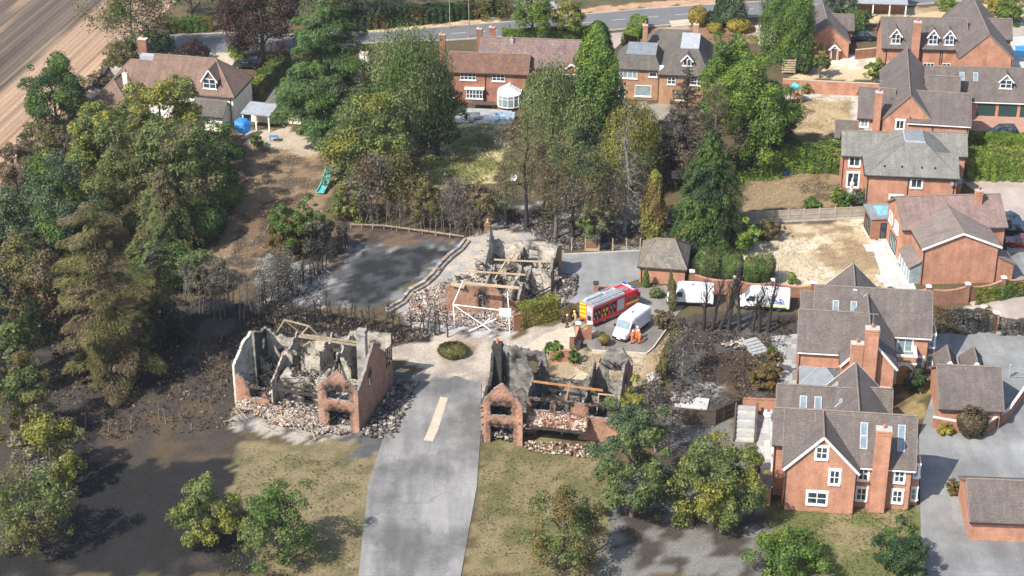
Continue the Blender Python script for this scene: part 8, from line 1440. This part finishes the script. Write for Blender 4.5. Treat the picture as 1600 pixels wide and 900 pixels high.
T('tiers', 'scorched_conifer', 'huge scorched brown conifer with sagging layered boughs', 172, 590, 326, 178, 'leaf_scorch', n=19000, droop=.14, up=.0, power=.28, size=.28, boughs=54, start=.12, mat2='leaf_brown', frac=.4, flat=.1, aspect=.28); T('tiers', 'scorched_conifer', 'smaller scorched conifer right of the huge one', 258, 528, 376, 96, 'leaf_scorch', n=7000, droop=.2, power=.5, size=.28, boughs=50, start=.08, mat2='leaf_charcoal', frac=.4, aspect=.28); T('broad', 'scorched_tree', 'brown scorched tree at the left edge of the wood', 50, 520, 392, 120, 'leaf_brown', n=8500, mat2='leaf_scorch', frac=.45, low=.0, size=.26); T('broad', 'scorched_tree', 'dark singed tree below the brown scorched one', 20, 610, 446, 100, 'leaf_olive', n=7000, mat2='leaf_charcoal', frac=.4, low=.0, size=.26); T('broad', 'shrub', 'bronze-green bush at the left above the burnt ground', 40, 690, 568, 84, 'leaf_olive', n=5600, mat2='leaf_rust', frac=.4, low=.0, size=.22); T('broad', 'shrub', 'dry yellow bush at the bottom left', 84, 760, 648, 90, 'leaf_yellow', n=4200, mat2='leaf_ash', frac=.4, low=0)
T('broad', 'shrub', 'dark brown shrub by the field at the left edge', 28, 306, 232, 70, 'leaf_brown', n=4200, mat2='leaf_charcoal', frac=.3, low=0); T('broad', 'shrub', 'olive shrub on the field bank', 74, 246, 196, 70, 'leaf_scorch', n=3400, mat2='leaf_charcoal', frac=.3, low=0); T('broad', 'shrub', 'charred shrub below the round field tree', 126, 250, 208, 60, 'leaf_charcoal', n=2400, mat2='leaf_brown', frac=.3, low=0); T('broad', 'shrub', 'dark shrub at the left edge under the field bank', 8, 350, 300, 60, 'leaf_charcoal', n=2400, mat2='leaf_olive', frac=.3, low=0); T('broad', 'shrub', 'dry shrub beside the burnt bungalow end', 152, 150, 112, 40, 'leaf_brown', n=1500, low=0); T('broad', 'shrub', 'low hedge shrub on the field bank by the bungalow', 180, 112, 88, 40, 'leaf_scorch', n=1400, low=0)
hedge('bungalow_hedge', 'tall green hedge between bungalow and cedar', PP([(396, 152), (446, 104)]), 2.0, 2.4, 'leaf_green', 60, .2, .15, mat2='leaf_yellow', frac=.35); T('broad', 'shrub', 'green round bush on the patio below the shelter', 403, 230, 212, 18, 'leaf_bright', low=0, n=500); T('broad', 'shrub', 'low green undergrowth below the path', 262, 440, 398, 96, 'leaf_green', n=3600, mat2='leaf_olive', frac=.4, low=0); T('broad', 'shrub', 'singed undergrowth beside the charred stems', 318, 450, 402, 70, 'leaf_olive', n=2600, mat2='leaf_ash', frac=.4, low=0)
T('bare', 'burnt_shrub', 'ash-white bush below the bronze mound', 440, 462, 404, 70, 'leaf_ash', n=1300, bark='bark_grey', limbs=36, start=.02, size=.18, spread=.4, depth=2)
# -- charred hedge stems: each stem a thing
def ordn(k): return f"{k}{'th' if 10 < k % 100 < 14 else {1: 'st', 2: 'nd', 3: 'rd'}.get(k % 10, 'th')}"
def stems(label, group, line, n, hpx, wpx, bark, jit=5, leafn=0, limbs=7, lm='leaf_charcoal', rad=.09, up=1.2, protos=4, start=.35):
    s, sv = ppm(*line[len(line) // 2]); pr = []; q = np.array(line, float); seg = np.linalg.norm(np.diff(q, axis=0), axis=1); cum = np.concatenate([[0], np.cumsum(seg)])
    for k in range(n):
        t = cum[-1] * (k + .5) / n + RNG.normal() * cum[-1] / n * .22; px = np.interp(t, cum, q[:, 0]); py = np.interp(t, cum, q[:, 1]) + RNG.normal() * jit; x, y = P(px, py)
        if k < protos:
            e = empty('charred_stem', (x, y), RNG.random() * 360, label, 'burnt tree', group); h = hpx / sv * (.85 + .3 * RNG.random()); r = wpx / s / 2
            sg = bare_segs(h, r, rad, limbs, 1, up, start, 3); wood('trunk', sg, bark, e, 5); pr.append(e)
            if leafn: ends = np.array([g[3:6] for g in sg[5:]]); ends = ends[RNG.integers(0, len(ends), leafn)] + RNG.normal(size=(leafn, 3)) * .2; foliage('crown', (ends, sphere(leafn), .09 * (.5 + RNG.random(leafn))), lm, e)
        else:
            e = copy_tree(pr[k % protos]); e.location = (x, y, 0); e.rotation_euler[2] = RNG.random() * 6.28; e.scale = (1, 1, .6 + .6 * RNG.random())
        e['label'] = label % ordn(k + 1); e.rotation_euler[0] = RNG.normal() * .09; e.rotation_euler[1] = RNG.normal() * .09
stems('charred hedge stem, %s from the left, in the row behind the burnt lawn', 'charred stems behind the burnt lawn', [(550, 352), (640, 360), (755, 372)], 26, 42, 20, 'bark_mid', 2, 110, 8, 'leaf_ash', .09, 2.0)
stems('black hedge stem, %s from the far corner, in the row left of the burnt lawn', 'charred stems left of the burnt lawn', [(545, 382), (500, 425), (455, 462), (405, 490)], 30, 44, 16, 'bark_black', 4, 110, 9, 'leaf_charcoal', .1, 1.8)
stems('black hedge stem, %s from the left, in the row in front of the burnt lawn', 'charred stems in front of the burnt lawn', [(425, 500), (520, 505), (610, 516), (705, 526)], 28, 44, 15, 'bark_black', 2, 90, 9, 'leaf_charcoal', .1, 1.8)
stems('tall charred stem, %s from the left, in the clump right of the scorched conifer', 'charred stems beside the scorched conifer', [(285, 480), (340, 490), (420, 486)], 22, 66, 24, 'bark_mid', 7, 70, 9, 'leaf_ash', .1, 1.8)
stems('thick black pollard stem, %s from the left, before the parked white vans', 'charred pollards beside the white vans', [(1090, 514), (1130, 514), (1206, 520)], 8, 78, 80, 'bark_black', .6, 0, 18, 'leaf_charcoal', .27, 2.3, 4, .36)
stems('thin pale sapling stem, %s from the left, on the burnt ground', 'pale saplings on the burnt ground', [(60, 672), (150, 668), (230, 664), (345, 640)], 9, 22, 14, 'bark_tan', 5, 0, 5, 'leaf_ash', .035, 1.4)
# -- loose cover nobody could count
def litter(name, label, polys, n, mat, size, lift=.02, up=.6, cat='litter'):
    q = np.concatenate([in_poly(PP(p), int(n / len(polys))) for p in polys]); k = len(q); keep = fbm(q[:, 0], q[:, 1], 2.0, 61, 3) + .15 * RNG.normal(size=k) > .45; q = q[keep]; k = len(q)
    C = np.column_stack([q, lift + size * .35 * RNG.random(k)]); V, F = leaf_quads(C, sphere(k) + np.array([0, 0, up]), size * (.4 + .9 * RNG.random(k)), .45); put(link(name, fast(name, V, F, mat)), label, cat, None, 'stuff')
litter('burnt_litter', 'charred twigs and leaf litter strewn over the burnt ground', [[(60, 560), (370, 520), (370, 668), (80, 700)], [(400, 470), (700, 520), (600, 545), (380, 515)], [(1045, 505), (1240, 500), (1215, 620), (1050, 640)], [(750, 320), (1040, 360), (1000, 385), (880, 385)], [(70, 480), (240, 450), (300, 500), (80, 560)]], 26000, 'litter_burnt', .22)
litter('ash_litter', 'pale ash flakes around the burnt lawn and hedge lines', [[(400, 410), (520, 420), (500, 480), (400, 480)], [(760, 335), (1000, 360), (990, 390), (880, 390)]], 5000, 'litter_ash', .2)
litter('rough_grass', 'rough dry grass in the foreground gardens', [[(380, 700), (570, 720), (550, 900), (340, 900)], [(755, 690), (950, 720), (960, 900), (740, 900)], [(1200, 790), (1430, 790), (1430, 900), (1200, 900)]], 16000, 'grass_green', .12, up=1.2, cat='grass')
litter('dry_grass', 'dry straw-coloured grass on the scorched lawns', [[(1190, 385), (1350, 345), (1390, 440), (1200, 440)], [(1205, 150), (1330, 152), (1318, 205), (1202, 208)], [(1165, 265), (1318, 265), (1325, 320), (1162, 324)], [(430, 225), (520, 250), (480, 340), (380, 420), (280, 395)], [(850, 545), (1010, 560), (980, 620)], [(1020, 550), (1060, 505), (1075, 520), (1020, 600)]], 40000, 'grass_dry', .1, up=1.2, cat='grass')
litter('green_grass', 'patchy green grass on the lawn below the red house', [[(690, 200), (795, 198), (765, 282), (700, 298), (645, 278)]], 12000, 'grass_green', .13, up=1.2, cat='grass')
litter('undergrowth', 'brown scrub undergrowth between the trees of the left wood', [[(0, 300), (120, 240), (300, 380), (280, 460), (60, 520), (0, 480)]], 12000, 'leaf_brown', .24, lift=.15, cat='undergrowth')
# -- thin summer haze in the air
hz = MB().box(-6200, 6200, -3200, 8200, -1.6, 113).build('haze', [])
hm = bpy.data.materials.new('haze_air'); hm.use_nodes = True; hn = hm.node_tree.nodes; hn.remove(hn['Principled BSDF']); pv = hn.new('ShaderNodeVolumePrincipled'); pv.inputs['Color'].default_value = (0.86, 0.9, 1.0, 1); pv.inputs['Density'].default_value = 0.00009; pv.inputs['Anisotropy'].default_value = 0.2
hm.node_tree.links.new(pv.outputs[0], hn['Material Output'].inputs['Volume']); hz.data.materials.append(hm); hz['kind'] = 'stuff'; put(hz, 'thin pale summer haze over the whole place', 'haze')
